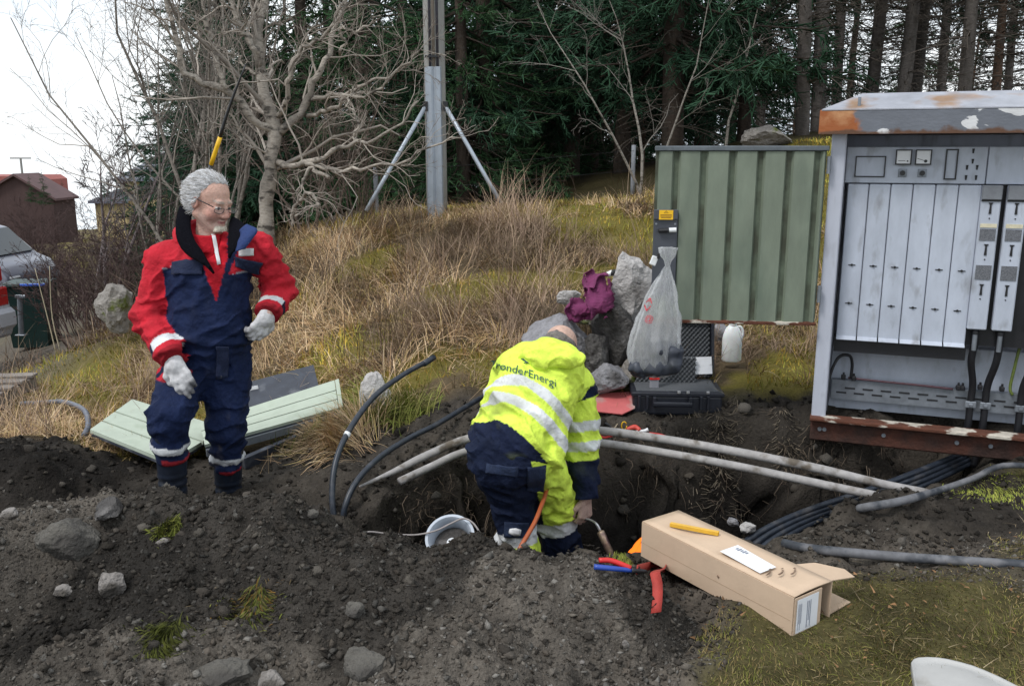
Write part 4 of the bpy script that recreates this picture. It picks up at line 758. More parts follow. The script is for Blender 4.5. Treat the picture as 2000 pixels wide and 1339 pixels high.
for kx, kz in ((.662, 1.501), (.664, 1.45), (.641, 1.419), (.687, 1.419), (.641, 1.368), (.687, 1.368)): BM().prism([(kx - .006, .1175, kz + .012), (kx + .006, .1175, kz + .012), (kx + .0035, .1175, kz - .012), (kx - .0035, .1175, kz - .012)], (0, -.003, 0)).obj('key_slot', M_ink, cab)
# six blank strips with lip and latches
for i in range(6):
    x = .077 + i * .1075; s_ = BM().box((x + .0523, .120, .915), (.1035, .024, .83), .004).prism([(x + .002, .108, .505), (x + .002, .082, .488), (x + .002, .086, .484), (x + .002, .130, .500)], (.1005, 0, 0)).obj('blanking_strip', M_cabl, cab)
    for z in (.898 - .0018 * i, .688 - .002 * i): BM().box((x + .052, .1065, z), (.036, .005, .004)).cyl((x + .052, .108, z), (x + .052, .101, z), .0065, n=10).obj('latch', M_blk, s_)
BM().box((.40, .150, .455), (.66, .05, .09)).obj('bus_shroud', M_dark, cab)
BM().box((1.0, .165, .92), (.60, .02, .86)).obj('bus_shroud', M_dark, cab)
M_grill = mat('speckled_vent', (.12, .125, .14), rough=.7, var=.8, scale=220)
for x in (.718, .835, 1.0, 1.13, 1.26):
    f = BM().box((x + .047, .118, .958), (.092, .05, .745), .005).obj('fuse_switch', M_cabl, cab)
    BM().box((x + .047, .088, 1.295), (.092, .02, .072), .004).obj('switch_cap', mat('cap_plastic', (.17, .18, .20), rough=.5, var=.2, scale=20), f); BM().box((x + .047, .0905, 1.2545), (.09, .006, .008)).obj('cap_gap', M_ink, f)
    for z in (1.218, 1.007, .80): BM().prism([(x + .036, .0925, z + .027), (x + .058, .0925, z + .027), (x + .051, .0925, z + .014), (x + .053, .0925, z - .03), (x + .041, .0925, z - .03), (x + .043, .0925, z + .014)], (0, -.004, 0)).obj('slot', M_ink, f)
    for z in (1.165, .955, .75): BM().cyl((x + .047, .0935, z), (x + .047, .0895, z), .0035, n=8).obj('screw', M_ink, f)
    BM().box((x + .047, .0915, 1.128), (.076, .005, .020)).obj('number_plate', mat('cream_plate', (.60, .55, .40), rough=.6, var=.2, scale=60), f)
    for z, h in ((1.082, .058), (.888, .074)): BM().box((x + .047, .0915, z), (.072, .005, h)).obj('vent', M_grill, f)
# lower bay: plate, slotted rail, cables
BM().box((W / 2, .30, .24), (W - .13, .01, .40), .002).obj('mounting_plate', M_cabl, cab)
rail = BM().box((.93, .232, .166), (1.71, .006, .112)).box((.93, .25, .22), (1.71, .04, .005)).box((.93, .25, .111), (1.71, .04, .005)).obj('slotted_rail', M_galv, cab)
for i in range(12):
    for r_ in range(2): BM().box((.13 + i * .095 + r_ * .045, .2275, .15 + r_ * .028), (.055, .003, .009)).obj('rail_slot', M_ink, rail)
tube('earth_wire', [(.16, .22, .24), (.35, .215, .236), (.55, .215, .232), (.70, .215, .226)], .006, mat('earth_wire_skin', (.075, .03, .04), rough=.5, var=.3, scale=40), cab)
tube('loop_cable', [(.055, .16, .08), (.062, .17, .25), (.10, .19, .36), (.155, .20, .375), (.175, .21, .33), (.175, .215, .24)], .0085, M_dark, cab)
for x, z in ((.135, .245), (.19, .243), (.725, .238), (.745, .238), (.83, .25), (.935, .25)): BM().box((x, .212, z), (.024, .03, .026), .004).cyl((x, .21, z + .008), (x, .21, z + .028), .006, n=8).obj('cable_lug', M_dark, cab)
for x, x2 in ((.765, .79), (.882, .862), (1.05, 1.03)):
    tube('power_cable', [(x, .13, .58), (x + .004, .135, .50), (x, .15, .40), (x2, .19, .27), (x2, .20, .16), (x2, .20, .02), (x2 - .02, .2, -.2)], .0185, M_dark, cab)
    c_ = BM().box((x2, .185, .155), (.056, .012, .038), .004).box((x2, .176, .155), (.020, .012, .014), .002).obj('cable_clamp', M_galv, cab)
    BM().cyl((x, .118, .555), (x, .118, .47), .012, n=12).obj('cable_gland', M_galv, cab)
tube('earth_cable', [(1.0, .22, .52), (.985, .22, .38), (.975, .22, .26), (.99, .22, .22)], .008, mat('green_yellow_skin', (.12, .16, .03), rough=.5, var=.4, scale=60), cab)
# door
H0 = np.array([1.640, 4.665, .745]); H1 = np.array([.765, 4.762, .745]); Rm = np.array(Matrix.Rotation(AL, 3, 'Z'))
dang = math.atan2(H1[1] - H0[1], H1[0] - H0[0]); DW = float(np.hypot(*(H1 - H0)[:2])); DH = .942
door = empty('door', Rm @ (H0 - CA), dang + AL); door.parent = cab; door['label'] = 'pale green ribbed sheet metal door'
BM().box((DW / 2, -.012, DH / 2), (DW, .012, DH)).obj('backing_sheet', M_greeng, door)
gr = [.045, .190, .335, .480, .628, .772, DW - .002]; prev = .004
for g in gr:
    a, b = prev, g - .013; BM().prism([(a, -.0055, .012), (a + .010, .014, .012), (b - .010, .014, .012), (b, -.0055, .012)], (0, 0, DH - .040)).obj('panel', M_green, door); prev = g + .013
BM().box((DW / 2, 0, DH - .012), (DW + .012, .046, .026), .004).obj('top_rail', mat('grey_rail_paint', (.10, .115, .13), rough=.5, var=.3, scale=20), door)
BM().box((DW / 2, 0, .004), (DW + .006, .040, .018), .003).obj('bottom_rail', M_rustp, door)
lx = DW - .062
lk = BM().box((lx, .022, .375), (.128, .012, .46), .003).obj('lock_plate', M_lock, door); BM().box((lx, .034, .585), (.128, .012, .052), .003).obj('plate_cover', M_lock, lk)
st = BM().box((lx, .0418, .584), (.074, .002, .050)).obj('warning_sticker', M_yel, lk)
framebar(lx, lx, 0, 0, .001, .0, st, 'dash') if 0 else None
tri = [(lx - .011, .0432, .594), (lx + .011, .0432, .594), (lx, .0432, .606)]
b = BM()
for i in range(3):
    p, q = Vector(tri[i]), Vector(tri[(i + 1) % 3]); d = q - p; b.box((p + q) / 2, (d.length + .001, .001, .0016), rot=Matrix.Rotation(-math.atan2(d.z, d.x), 3, 'Y'))
b.box((lx, .0432, .598), (.0014, .001, .006)); 
for k in range(3): b.box((lx, .0432, .584 - k * .0075), (.060 - .006 * (k == 2), .001, .0034))
b.obj('warning_print', mat('sticker_print', (.20, .09, .01), rough=.6, var=.5, scale=500), st)
hd = BM().cyl((lx + .035, .045, .50), (lx - .050, .045, .505), .012, n=14).cyl((lx + .03, .02, .50), (lx + .03, .05, .50), .01, n=12).obj('handle', M_blk, lk, smooth=True); BM().cyl((lx - .018, .046, .5035), (lx - .056, .046, .5055), .0128, n=14).obj('handle_grip', M_wht, hd, smooth=True)
for x, z in ((lx + .05, .535), (lx - .05, .535), (lx + .05, .16), (lx - .05, .16)): BM().cyl((x, .027, z), (x, .032, z), .006, n=8).obj('rivet', M_galv, lk)
for z in (.12, .80): BM().cyl((-.012, .0, z), (-.012, 0, z + .09), .011, n=12).obj('hinge', M_galv, door)
def onsurf(px, py, lift=0):
    d = ray(px, py); t = np.arange(1.8, 9.5, .01); q = np.array([0, 0, CAMZ]) + d * t[:, None]; k = q[:, 2] < surf(q[:, 0], q[:, 1]) + lift
    return q[np.argmax(k)] if k.any() else PY(px, py, 3.4)
# ------------------------------------------------------------------ stones
def rock_mesh(name, size, seed, sub=4, planes=20, rough_=.09):
    b_ = bmesh.new(); bmesh.ops.create_icosphere(b_, subdivisions=sub, radius=1.0); V = np.array([v.co[:] for v in b_.verts]); T = np.array([[v.index for v in f.verts] for f in b_.faces]); b_.free()
    r = np.random.default_rng(seed); N = r.normal(size=(planes, 3)); N /= np.linalg.norm(N, axis=1)[:, None]; D = r.uniform(.52, .86, planes)
    for n, d in zip(N, D): s_ = V @ n; k = s_ > d; V[k] -= (s_[k] - d)[:, None] * n * .92
    nv = fbm3(V * 2.2 + seed * 3.1, 4, seed % 8); n2 = fbm3(V * 9 + seed, 3, (seed + 3) % 8); V = V * (1 + rough_ * nv + .045 * n2 + .02 * fbm3(V * 24, 2, seed % 5) - .07 * np.abs(vnoise3(V * 4 + seed, 2)))[:, None]
    return V * np.asarray(size), T
M_rpale = mat('pale_stone', (.44, .42, .41), rough=.9, var=.3, scale=16, bump=1., bscale=45, col2=(.13, .12, .115), mscale=4, mlo=.52, mhi=.68)
M_rgrey = mat('grey_stone', (.24, .235, .25), rough=.9, var=.3, scale=18, bump=1., bscale=50, col2=(.065, .06, .06), mscale=5, mlo=.50, mhi=.66)
M_rdark = mat('dark_shade_stone', (.05, .045, .042), rough=.7, var=.4, scale=16, bump=1., bscale=50, col2=(.14, .13, .125), mscale=4, mlo=.55, mhi=.68)  # dark base colour includes the shade on the boulders lying under others
M_rmoss = mat('mossy_stone', (.24, .22, .20), rough=.95, var=.3, scale=16, bump=1., bscale=40, col2=(.10, .12, .02), mscale=5, mlo=.56, mhi=.64)
M_rheap = mat('dirty_heap_stone', (.23, .21, .195), rough=.95, var=.35, scale=40, bump=.8, bscale=90, col2=(.08, .07, .06), mscale=10, mlo=.48, mhi=.6)
M_rsoil = mat('soil_caked_stone', (.10, .092, .08), rough=.95, var=.3, scale=22, bump=1., bscale=60, col2=(.05, .045, .04), mscale=6, mlo=.48, mhi=.6)
def stone(px, py, Y, wpx, hpx, seed, m, label, depth=1.0, group=None, rz=0, name='boulder', flat=False, **k):
    c = PY(px, py, Y); t = Y * 1.02 / FPX; V, T = rock_mesh(name, (wpx * t / 2 * 1.12, wpx * t / 2 * depth, hpx * t / 2 * 1.12), seed, **k)
    o = mesh_arr(name, V, T, m, None, True, label=label, cat='stone' if name != 'boulder' else 'boulder', group=group); o.data.set_sharp_from_angle(angle=math.radians(22)); o.location = c; o.rotation_euler = (0, 0, rz)
    return o
RB = 'rocks piled below the cabinet door'
stone(1234, 566, 5.45, 112, 150, 11, M_rpale, 'tall pale grey boulder with pointed top next to the cabinet door', group=RB)
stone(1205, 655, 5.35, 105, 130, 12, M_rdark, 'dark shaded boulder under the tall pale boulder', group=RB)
stone(1098, 672, 5.25, 150, 128, 13, M_rgrey, 'broad grey slab rock behind the head of the bending man', group=RB)
stone(1185, 738, 5.15, 98, 72, 14, M_rgrey, 'angular grey block right of the yellow hood', group=RB)
stone(1232, 735, 5.25, 62, 82, 15, M_rmoss, 'brownish upright rock left of the black tool case', group=RB)
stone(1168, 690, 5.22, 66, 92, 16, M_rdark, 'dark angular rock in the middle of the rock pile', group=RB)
stone(1112, 580, 5.6, 46, 40, 17, M_rpale, 'small rounded pale stone left of the purple cloth', group=RB)
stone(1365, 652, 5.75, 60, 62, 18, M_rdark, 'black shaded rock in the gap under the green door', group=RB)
stone(1410, 655, 5.95, 36, 60, 19, M_rgrey, 'narrow grey rock behind the white jug under the door', group=RB)
stone(1155, 618, 5.42, 80, 50, 20, M_rmoss, 'mossy low rock under the purple cloth', group=RB)
stone(226, 604, 7.9, 90, 124, 21, M_rmoss, 'large pale rough boulder behind the standing man at left', planes=26, rough_=.2)
stone(1492, 268, 11.5, 105, 50, 22, M_rmoss, 'mossy grey boulder at the wood edge above the green door')
stone(735, 790, 5.2, 62, 120, 23, M_rpale, 'pale upright stone stub beside the green tuft and black cable', planes=5)
# stones on the spoil heap
HG = 'stones on the spoil heap'
def hstone(px, py, wpx, hpx, seed, m, label, lift=.25, **k):
    best = onsurf(px, py)
    o = stone(px, py, best[1], wpx, hpx, seed, m, label, name='stone', group=HG, **k); o.location = best + np.array([0, 0, hpx * best[1] / FPX * lift]); return o
hstone(135, 1062, 115, 110, 31, M_rsoil, 'large flat faced stone half buried at the left of the heap', planes=7, lift=.0)
hstone(215, 1002, 80, 44, 32, M_rdark, 'black wet soil lump right of the large half buried stone')
hstone(222, 1158, 50, 66, 33, M_rheap, 'pale pointed stone standing on the heap at left', planes=12)
hstone(125, 1160, 46, 30, 34, M_rheap, 'small grey stone left of the pale pointed stone')
hstone(435, 1312, 130, 70, 35, M_rsoil, 'wide earth caked slab stone at the bottom edge of the heap', lift=-.05)
hstone(692, 1198, 52, 34, 36, M_rsoil, 'brown caked stone in the middle of the heap')
hstone(715, 1300, 120, 90, 37, M_rsoil, 'big soil covered lump at the bottom centre', lift=-.12)
hstone(1222, 1268, 20, 36, 38, M_rheap, 'white chip of stone at the right foot of the heap')
hstone(318, 1062, 26, 18, 39, M_rheap, 'dark flat pebble below the moss tuft on the heap')
hstone(612, 1010, 30, 22, 40, M_rsoil, 'small lump on the heap crest near the black cables')
hstone(530, 1339, 70, 50, 41, M_rheap, 'pinkish pale stone cut by the bottom edge of the picture')
hstone(1136, 1296, 16, 14, 42, M_rheap, 'tiny pale pebble low on the right side of the heap')
hstone(20, 1010, 40, 26, 43, M_rheap, 'grey stone at the left picture edge on dark soil')
# clods: on the heap, on the pit edges and floor
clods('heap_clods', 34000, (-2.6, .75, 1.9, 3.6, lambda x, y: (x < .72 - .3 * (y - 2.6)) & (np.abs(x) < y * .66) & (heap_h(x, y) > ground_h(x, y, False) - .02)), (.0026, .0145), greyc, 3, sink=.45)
clods('pit_clods', 13000, (-3.8, 3.2, 3.3, 5.2, lambda x, y: (soil_d(x, y) < .02)), (.003, .020), dark, 4)
clods('turf_edge_gravel', 5000, (.2, 2.2, 2.2, 3.7, lambda x, y: (soil_d(x, y) < .10) & (soil_d(x, y) > -.45) & (y < 3.9 - .2 * x)), (.003, .014), greyc, 5)
def lumps_mesh(name, n, region, size, cols, seed):            # bigger broken clods, each knobbly
    r_ = np.random.default_rng(seed); x = r_.uniform(region[0], region[1], n * 4); y = r_.uniform(region[2], region[3], n * 4); ok = region[4](x, y); x = x[ok][:n]; y = y[ok][:n]; n = len(x); z = surf(x, y); B_ = Bag(); pro = [rock_mesh('l', (1, 1, .8), 500 + k, sub=2, planes=10, rough_=.25) for k in range(8)]
    for k in range(n):
        V, T = pro[k % 8]; s_ = size[0] * (size[1] / size[0]) ** (r_.random() ** 2.2); a_ = r_.uniform(0, 6.28); R_ = np.array([[math.cos(a_), -math.sin(a_), 0], [math.sin(a_), math.cos(a_), 0], [0, 0, 1]]); B_.add((V * r_.uniform(.75, 1.25, 3)) @ R_.T * s_ + [x[k], y[k], z[k] + s_ * .1], None, T, np.array(cols[r_.integers(len(cols))]) * r_.uniform(.6, 1.2))
    return B_.obj(name, M_clod, None, True, kind='stuff')
lumps_mesh('heap_lumps', 380, (-2.6, .7, 1.9, 3.6, lambda x, y: (x < .72 - .3 * (y - 2.6)) & (np.abs(x) < y * .66) & (heap_h(x, y) > ground_h(x, y, False) - .02) & (fbm2(x * 2.2, y * 2.2, 4, 61) > -.25)), (.008, .028), [(.075, .065, .055), (.06, .052, .044), (.09, .08, .068), (.05, .043, .036)], 15)
lumps_mesh('pit_lumps', 420, (-3.4, 2.9, 3.5, 5.1, lambda x, y: (soil_d(x, y) < -.02)), (.010, .045), dark, 16)

# ------------------------------------------------------------------ cables and ducts
M_duct = mat('dusty_grey_duct', (.31, .295, .29), rough=.8, var=.3, scale=18, col2=(.11, .09, .07), mscale=11, mlo=.54, mhi=.68, bump=.12, bscale=60)
M_cable = mat('black_cable_skin', (.020, .026, .038), rough=.42, var=.4, scale=24, col2=(.07, .07, .075), mscale=13, mlo=.55, mhi=.75)
M_cabmud = mat('muddy_cable_skin', (.13, .13, .14), rough=.7, var=.35, scale=20, col2=(.035, .04, .05), mscale=7, mlo=.48, mhi=.58)
def lie(*a):
    out = []
    for px, py, l in a: out.append(onsurf(px, py, l))
    return out
def pts(*a): return [PY(*p) for p in a]
tube('grey_duct', pts((702,950,4.22),(770,920,4.34),(840,886,4.46),(920,855,4.56),(1040,838,4.58),(1165,840,4.52),(1300,858,4.42),(1450,884,4.28),(1600,915,4.14),(1720,944,4.04),(1812,962,3.98)), [.006,.022,.023,.023,.023,.023,.023,.023,.022,.020], M_duct, m=70, label='upper of the two long dusty grey ducts spanning the pit', cat='duct')
tube('grey_duct', pts((780,940,4.25),(840,912,4.36),(915,880,4.48),(1040,862,4.5),(1165,864,4.44),(1300,884,4.34),(1450,912,4.2),(1600,944,4.06),(1715,968,3.96)), .021, M_duct, m=60, label='lower of the two long dusty grey ducts spanning the pit', cat='duct')
lc = tube('black_cable', pts((668,1062,4.06),(657,1030,4.06),(649,975,4.1),(655,905,4.2),(682,840,4.35),(730,775,4.6),(790,730,4.85),(845,700,5.05)), .0155, M_cable, m=60, label='black cable arching up from the pit with its cut end in the air', cat='cable')
tube('cable_tape', pts((676,852,4.32),(680,844,4.335)), .0175, M_wht, lc, m=4); tube('cable_sleeve', pts((828,710,4.98),(847,698,5.06)), .0185, M_cable, lc, m=4)
tube('black_cable', pts((680,1075,4.08),(669,1035,4.08),(675,985,4.1),(700,935,4.2),(745,890,4.36),(800,855,4.55),(850,830,4.72),(900,800,4.95),(948,772,5.2)), .0155, M_cable, m=60, label='black cable curving from the pit up to the bank behind the bending man', cat='cable')
for i in range(4):
    dx = i * 6; tube('pit_cable', pts((1440 + dx * 3,1068 + i * 5,3.92),(1500 + dx * 2,1030 + i * 6,4.02),(1580 + dx,995 + i * 7,4.14),(1680,962 + i * 8,4.26),(1780 + dx,925 + i * 8,4.4),(1880 + dx,885 + i * 6,4.62)), .0165, M_cable, m=40, label=('nearest', 'second', 'third', 'farthest')[3 - i] + ' black cable of the bundle running from pit to cabinet', cat='cable', group='black cables under the cabinet')
tube('muddy_cable', lie((1600,1008,.015),(1680,992,.02),(1760,978,.03),(1840,955,.04),(1905,932,.05),(1940,914,.06),(1975,908,.06),(2040,912,.05)), [.016,.018,.019,.019,.019,.016,.015,.013], M_cabmud, m=50, label='muddy grey cable rising to the right past the cabinet base', cat='cable')
tube('muddy_cable', lie((1530,1060,.01),(1570,1069,.02),(1640,1077,.022),(1760,1087,.022),(1880,1095,.022),(2060,1106,.022)), .0195, M_cabmud, m=50, label='muddy black cable lying on the soil between box and cabinet', cat='cable')
stone(1350 + 110, 1028, 3.98, 36, 26, 44, M_rpale, 'pale stone behind the cardboard box in the pit', name='stone', group=HG)
stone(1432, 1020, 4.05, 30, 24, 45, M_rgrey, 'grey pebble behind the back edge of the cardboard box', name='stone', group=HG)
# ------------------------------------------------------------------ grey reel with its thin wire
M_reel = mat('pale_blue_plastic', (.40, .44, .50), rough=.45, var=.12, scale=12, bump=.05)
rc = PY(880, 1052, 3.60); reel = empty('wire_reel', rc, label='round pale grey plastic reel lying at the pit edge', cat='reel')
o = BM().lathe([(.094, -.075), (.100, .0), (.106, .012), (.110, .016), (.110, .022), (.098, .022), (.094, .014), (.088, .0), (.084, -.075)], 36).obj('rim', M_reel, reel, smooth=True); o.rotation_euler = (math.radians(38), math.radians(-8), 0)
o2 = BM().cyl((0, 0, -.06), (0, 0, -.052), .082, n=32).obj('web', M_rdark, reel); o2.rotation_euler = o.rotation_euler
o3 = BM().lathe([(.006, -.03), (.022, -.03), (.024, -.036), (.024, -.055)], 20).cyl((0, 0, -.05), (0, 0, -.031), .021).obj('hub', M_wht, reel, smooth=True); o3.rotation_euler = o.rotation_euler
M_wire = mat('thin_grey_wire', (.28, .25, .24), rough=.6, var=.2, scale=40)
tube('thin_wire', pts((690,1062,3.5),(700,1044,3.52),(722,1038,3.55),(760,1042,3.58),(810,1044,3.6),(850,1036,3.6),(880,1022,3.62),(905,1012,3.62),(925,1022,3.6),(942,1048,3.56)), .0042, M_wire, m=70, n=6, label='thin grey wire trailing from the reel to the cables', cat='wire')
# ------------------------------------------------------------------ torch, hose and flame
gh = np.mean([l[1] for l in HRt[3:16:4]], 0) * .5 + HRt[5][0] * .5; tch = empty('gas_torch', gh, label='brass gas torch with steel neck held in the right hand', cat='torch')
q0 = gh; q1 = PY(1166, 1024, 4.08); q2 = PY(1172, 1036, 4.07); q3 = PY(1196, 1088, 4.0)
def under(o, e): o.matrix_parent_inverse = Matrix.Translation(-Vector(e.location)); return o
M_steel = mat('bright_steel', (.55, .55, .56), rough=.35, metal=.7, var=.2, scale=40); M_brass = mat('heated_brass', (.48, .36, .26), rough=.4, metal=.6, var=.4, scale=30, col2=(.12, .06, .08), mscale=14, mlo=.45, mhi=.65)
under(tube('handle', [q0 + [-.05, -.01, .075], q0, q0 * .7 + q1 * .3], .011, M_dark, tch, m=8), tch); under(tube('neck', [q0 * .75 + q1 * .25, q0 * .4 + q1 * .6 + [.008, 0, .004], q1, q2], [.005, .005, .007, .008], M_steel, tch, m=14), tch)
under(tube('burner', [q2, q2 * .96 + q3 * .04, q2 * .9 + q3 * .1, q3], [.010, .019, .020, .0185], M_brass, tch, m=0), tch)
M_hose = mat('orange_brown_hose', (.36, .085, .025), rough=.45, var=.15, scale=20)
hl_ = np.mean([l[1] for l in HLt[3:16:4]], 0); tube('gas_hose', [q0 + [-.05, -.01, .075], q0 + [-.10, .05, .16], hl_ + [.02, -.02, -.02], hl_ + [-.035, -.06, -.02], PY(1078, 935, 4.06), PY(1062, 975, 3.86), PY(1045, 1018, 3.72), PY(1020, 1062, 3.62), PY(1000, 1100, 3.58)], .0105, M_hose, m=60, label='orange brown gas hose running from the torch down past the knee', cat='hose')
# flame: emissive tongues
fm = bpy.data.materials.new('flame'); fm.use_nodes = True; n_ = fm.node_tree.nodes; n_.clear(); L_ = fm.node_tree.links
out = n_.new('ShaderNodeOutputMaterial'); em = n_.new('ShaderNodeEmission'); em.inputs['Color'].default_value = (1, .20, .02, 1); em.inputs['Strength'].default_value = 1.3; tp = n_.new('ShaderNodeBsdfTransparent'); mxs = n_.new('ShaderNodeMixShader'); lw = n_.new('ShaderNodeLayerWeight'); lw.inputs['Blend'].default_value = .35
L_.new(lw.outputs['Facing'], mxs.inputs['Fac']); L_.new(em.outputs[0], mxs.inputs[1]); L_.new(tp.outputs[0], mxs.inputs[2]); L_.new(mxs.outputs[0], out.inputs['Surface'])
fb = Bag()
for a, b, r in (((1232, 1090), (1256, 1046), .012), ((1242, 1090), (1262, 1052), .012), ((1224, 1092), (1243, 1064), .008), ((1250, 1090), (1264, 1068), .010)):
    P = spline([PY(*a, 3.78), PY((a[0] + b[0]) / 2 - 3, (a[1] + b[1]) / 2, 3.77), PY(*b, 3.76)], 14); V, q, t = tube_arr(P, r * np.sin(np.linspace(.35, math.pi, 14)) ** .8 + .0005, 10); fb.add(V, q, t)
fb.obj('flame', fm, label='small orange flame licking up beside the cardboard box', cat='flame')
# ------------------------------------------------------------------ cardboard box
M_card = mat('cardboard', (.54, .40, .285), rough=.85, var=.08, scale=7, bump=.06, bscale=90); M_paper = mat('paper', (.74, .75, .78), rough=.7, var=.05, scale=20); M_print = mat('grey_print', (.22, .24, .30), rough=.8, var=.5, scale=400)
B0 = PZ(1253, 1086, .0); B1 = PZ(1546, 1246, .0); bl = B1 - B0; LB = float(np.hypot(bl[0], bl[1])); ba = math.atan2(bl[1], bl[0]); WB, HB = .205, .15
bx = empty('cardboard_box', (B0[0], B0[1], .004), ba, label='long brown cardboard box lying on the moss with its end flaps open', cat='box')
def wall(name, pts_, th=.004, **k): return BM().poly(pts_, th).obj(name, M_card, bx, **k)
wall('side_wall', [(0, 0, 0), (LB, 0, 0), (LB, .0, HB), (0, 0, HB)]); wall('side_wall', [(0, WB, 0), (0, WB, HB), (LB, WB, HB), (LB, WB, 0)]); wall('bottom', [(0, 0, .001), (0, WB, .001), (LB, WB, .001), (LB, 0, .001)])
b = BM(); nx, ny = 16, 6; gv = [[b.b.verts.new((LB * i / nx + (0 if j else 0), -.001 + (WB + .002) * j / ny, HB + .0045 + .005 * math.sin(i * 1.3) * math.sin(j * math.pi / ny) - .006 * math.sin(i / nx * math.pi) * math.sin(j * math.pi / ny))) for j in range(ny + 1)] for i in range(nx + 1)]
for i in range(nx):
    for j in range(ny): b.b.faces.new((gv[i][j], gv[i + 1][j], gv[i + 1][j + 1], gv[i][j + 1]))
top = b.obj('top', M_card, bx, smooth=True); s_ = top.modifiers.new('s', 'SOLIDIFY'); s_.thickness = .004
wall('end_wall', [(.002, 0, 0), (.002, 0, HB), (.002, WB, HB), (.002, WB, 0)]); wall('end_wall', [(LB - .001, .002, 0), (LB - .001, WB * .72, 0), (LB - .001, WB * .72, HB - .004), (LB - .001, .002, HB - .004)])
wall('flap', [(LB - .16, WB + .004, HB - .001), (LB - .01, WB + .004, HB - .003), (LB - .01, WB + .15, HB - .030), (LB - .06, WB + .158, HB - .022), (LB - .14, WB + .09, HB - .01)], .003); wall('flap', [(LB - .012, WB + .006, .012), (LB - .14, WB + .006, .012), (LB - .11, WB + .15, .020), (LB - .02, WB + .155, .016)], .003)
lab = BM().poly([(LB + .0045, .012, .012), (LB + .0045, WB * .62, .012), (LB + .0045, WB * .62, HB - .012), (LB + .0045, .012, HB - .012)], .0008).obj('end_label', M_paper, bx)
b = BM()
for i in range(7): b.box((LB + .0058, .020 + .0052 * i if i < 4 else .034 + .0085 * i, HB / 2 + (.008 if i % 2 else -.004)), (.0006, .0016 if i < 4 else .0036, HB * (.5 if i % 2 else .68)))
b.obj('label_print', M_print, lab)
l2 = BM().poly([(LB * .50, .045, HB + .0100), (LB * .50, .145, HB + .0095), (LB * .77, .118, HB + .0098), (LB * .77, .030, HB + .0100)], .0008).obj('top_label', M_paper, bx); b = BM()
for i in range(5): b.box((LB * .53 + .012 * i, .115, HB + .0114), (.006, .022 if i % 2 else .014, .0006))
b.obj('label_print', M_print, l2)
b = BM()
for k, (x0, y0) in enumerate(((.80, .06), (.83, .10), (.86, .14))):
    for i in range(6): b.box((LB * x0 + .010 * math.sin(i * .5) - .006 * i, y0 * 1.0 + i * .009 - .02, HB + .0105), (.006 + .002 * math.sin(i + k), .011, .0005))
b.obj('dirt_smear', mat('dirt_smear', (.17, .11, .075), rough=.95, var=.5, scale=120), bx)
tube('dent', [(LB * .55, -.0045, .09), (LB * .56, -.0048, .084)], .004, mat('dirt_smear'), bx, m=4, n=6)
for z in (.062,): BM().box((LB / 2, -.0049, z), (LB * .98, .0004, .0012)).obj('fold_line', mat('card_crease', (.36, .25, .16), rough=.9, var=.1), bx)
ru = empty('folding_ruler', (0, 0, 0), label='yellow folding ruler lying on top of the cardboard box', cat='ruler'); P0 = PZ(1309, 1024, HB + .016); P1 = PZ(1403, 1042, HB + .016); ru.location = (P0 + P1) / 2; ru.rotation_euler = (0, 0, math.atan2(P1[1] - P0[1], P1[0] - P0[0])); RL = float(np.linalg.norm(P1 - P0))
for i in range(4): BM().box((0.002 * (i % 2), (i - 1.5) * .0042, .002), (RL, .0036, .016), .0008).obj('ruler_segment', mat('ruler_yellow', (.62, .36, .03), rough=.5, var=.12, scale=30), ru)
# ------------------------------------------------------------------ pliers and red strap by the heap
M_redp = mat('red_grip', (.55, .02, .018), rough=.4, var=.1, scale=20); M_bluep = mat('blue_grip', (.02, .06, .32), rough=.4, var=.1, scale=20)
a0 = onsurf(1160, 1106, .022); a1 = onsurf(1232, 1113, .022); a2 = onsurf(1262, 1115, .018); pl = empty('pliers', a1, label='red and blue handled pliers lying beside the red strap', cat='pliers')
under(tube('blue_handle', [a0, a0 * .5 + a1 * .5 + [0, -.012, .006], a1], [.010, .0095, .008], M_bluep, pl, m=12), pl); under(tube('red_handle', [a0 + [.02, .025, .012], a0 * .5 + a1 * .5 + [0, .022, .018], a1 + [0, .004, .006]], [.009, .010, .010], M_redp, pl, m=12), pl); under(tube('jaw', [a1, a2], [.011, .006], M_dark, pl, m=6), pl)
M_strap = mat('red_strap_webbing', (.36, .035, .025), rough=.7, var=.15, scale=40, bump=.2, bscale=300)
def strap(name, P, wdir, wid, m, **k):
    P = spline(P, 40); wd = np.array([unit(w_) for w_ in (np.asarray(wdir) if np.ndim(wdir) > 1 else np.tile(wdir, (40, 1)))]); V = np.stack([P - wd * wid / 2, P + wd * wid / 2], 1).reshape(-1, 3); i = np.arange(39) * 2; o = mesh_arr(name, V, np.stack([i, i + 1, i + 3, i + 2], 1), m, None, True, **k); s_ = o.modifiers.new('s', 'SOLIDIFY'); s_.thickness = .003; return o
wv = np.vstack([np.tile((.1, .1, 1), (24, 1)), np.tile((.95, .1, .1), (16, 1))]); wv = np.array([wv[max(0, i - 4):i + 5].mean(0) for i in range(40)])
strap('webbing_strap', [onsurf(1243, 1112, .03), onsurf(1270, 1104, .035), onsurf(1296, 1100, .04), onsurf(1300, 1108, .045), onsurf(1280, 1118, .04), onsurf(1284, 1140, .03), onsurf(1284, 1168, .02), onsurf(1281, 1196, .012)], wv, .036, M_strap, label='red webbing strap with a folded loop next to the box', cat='strap')
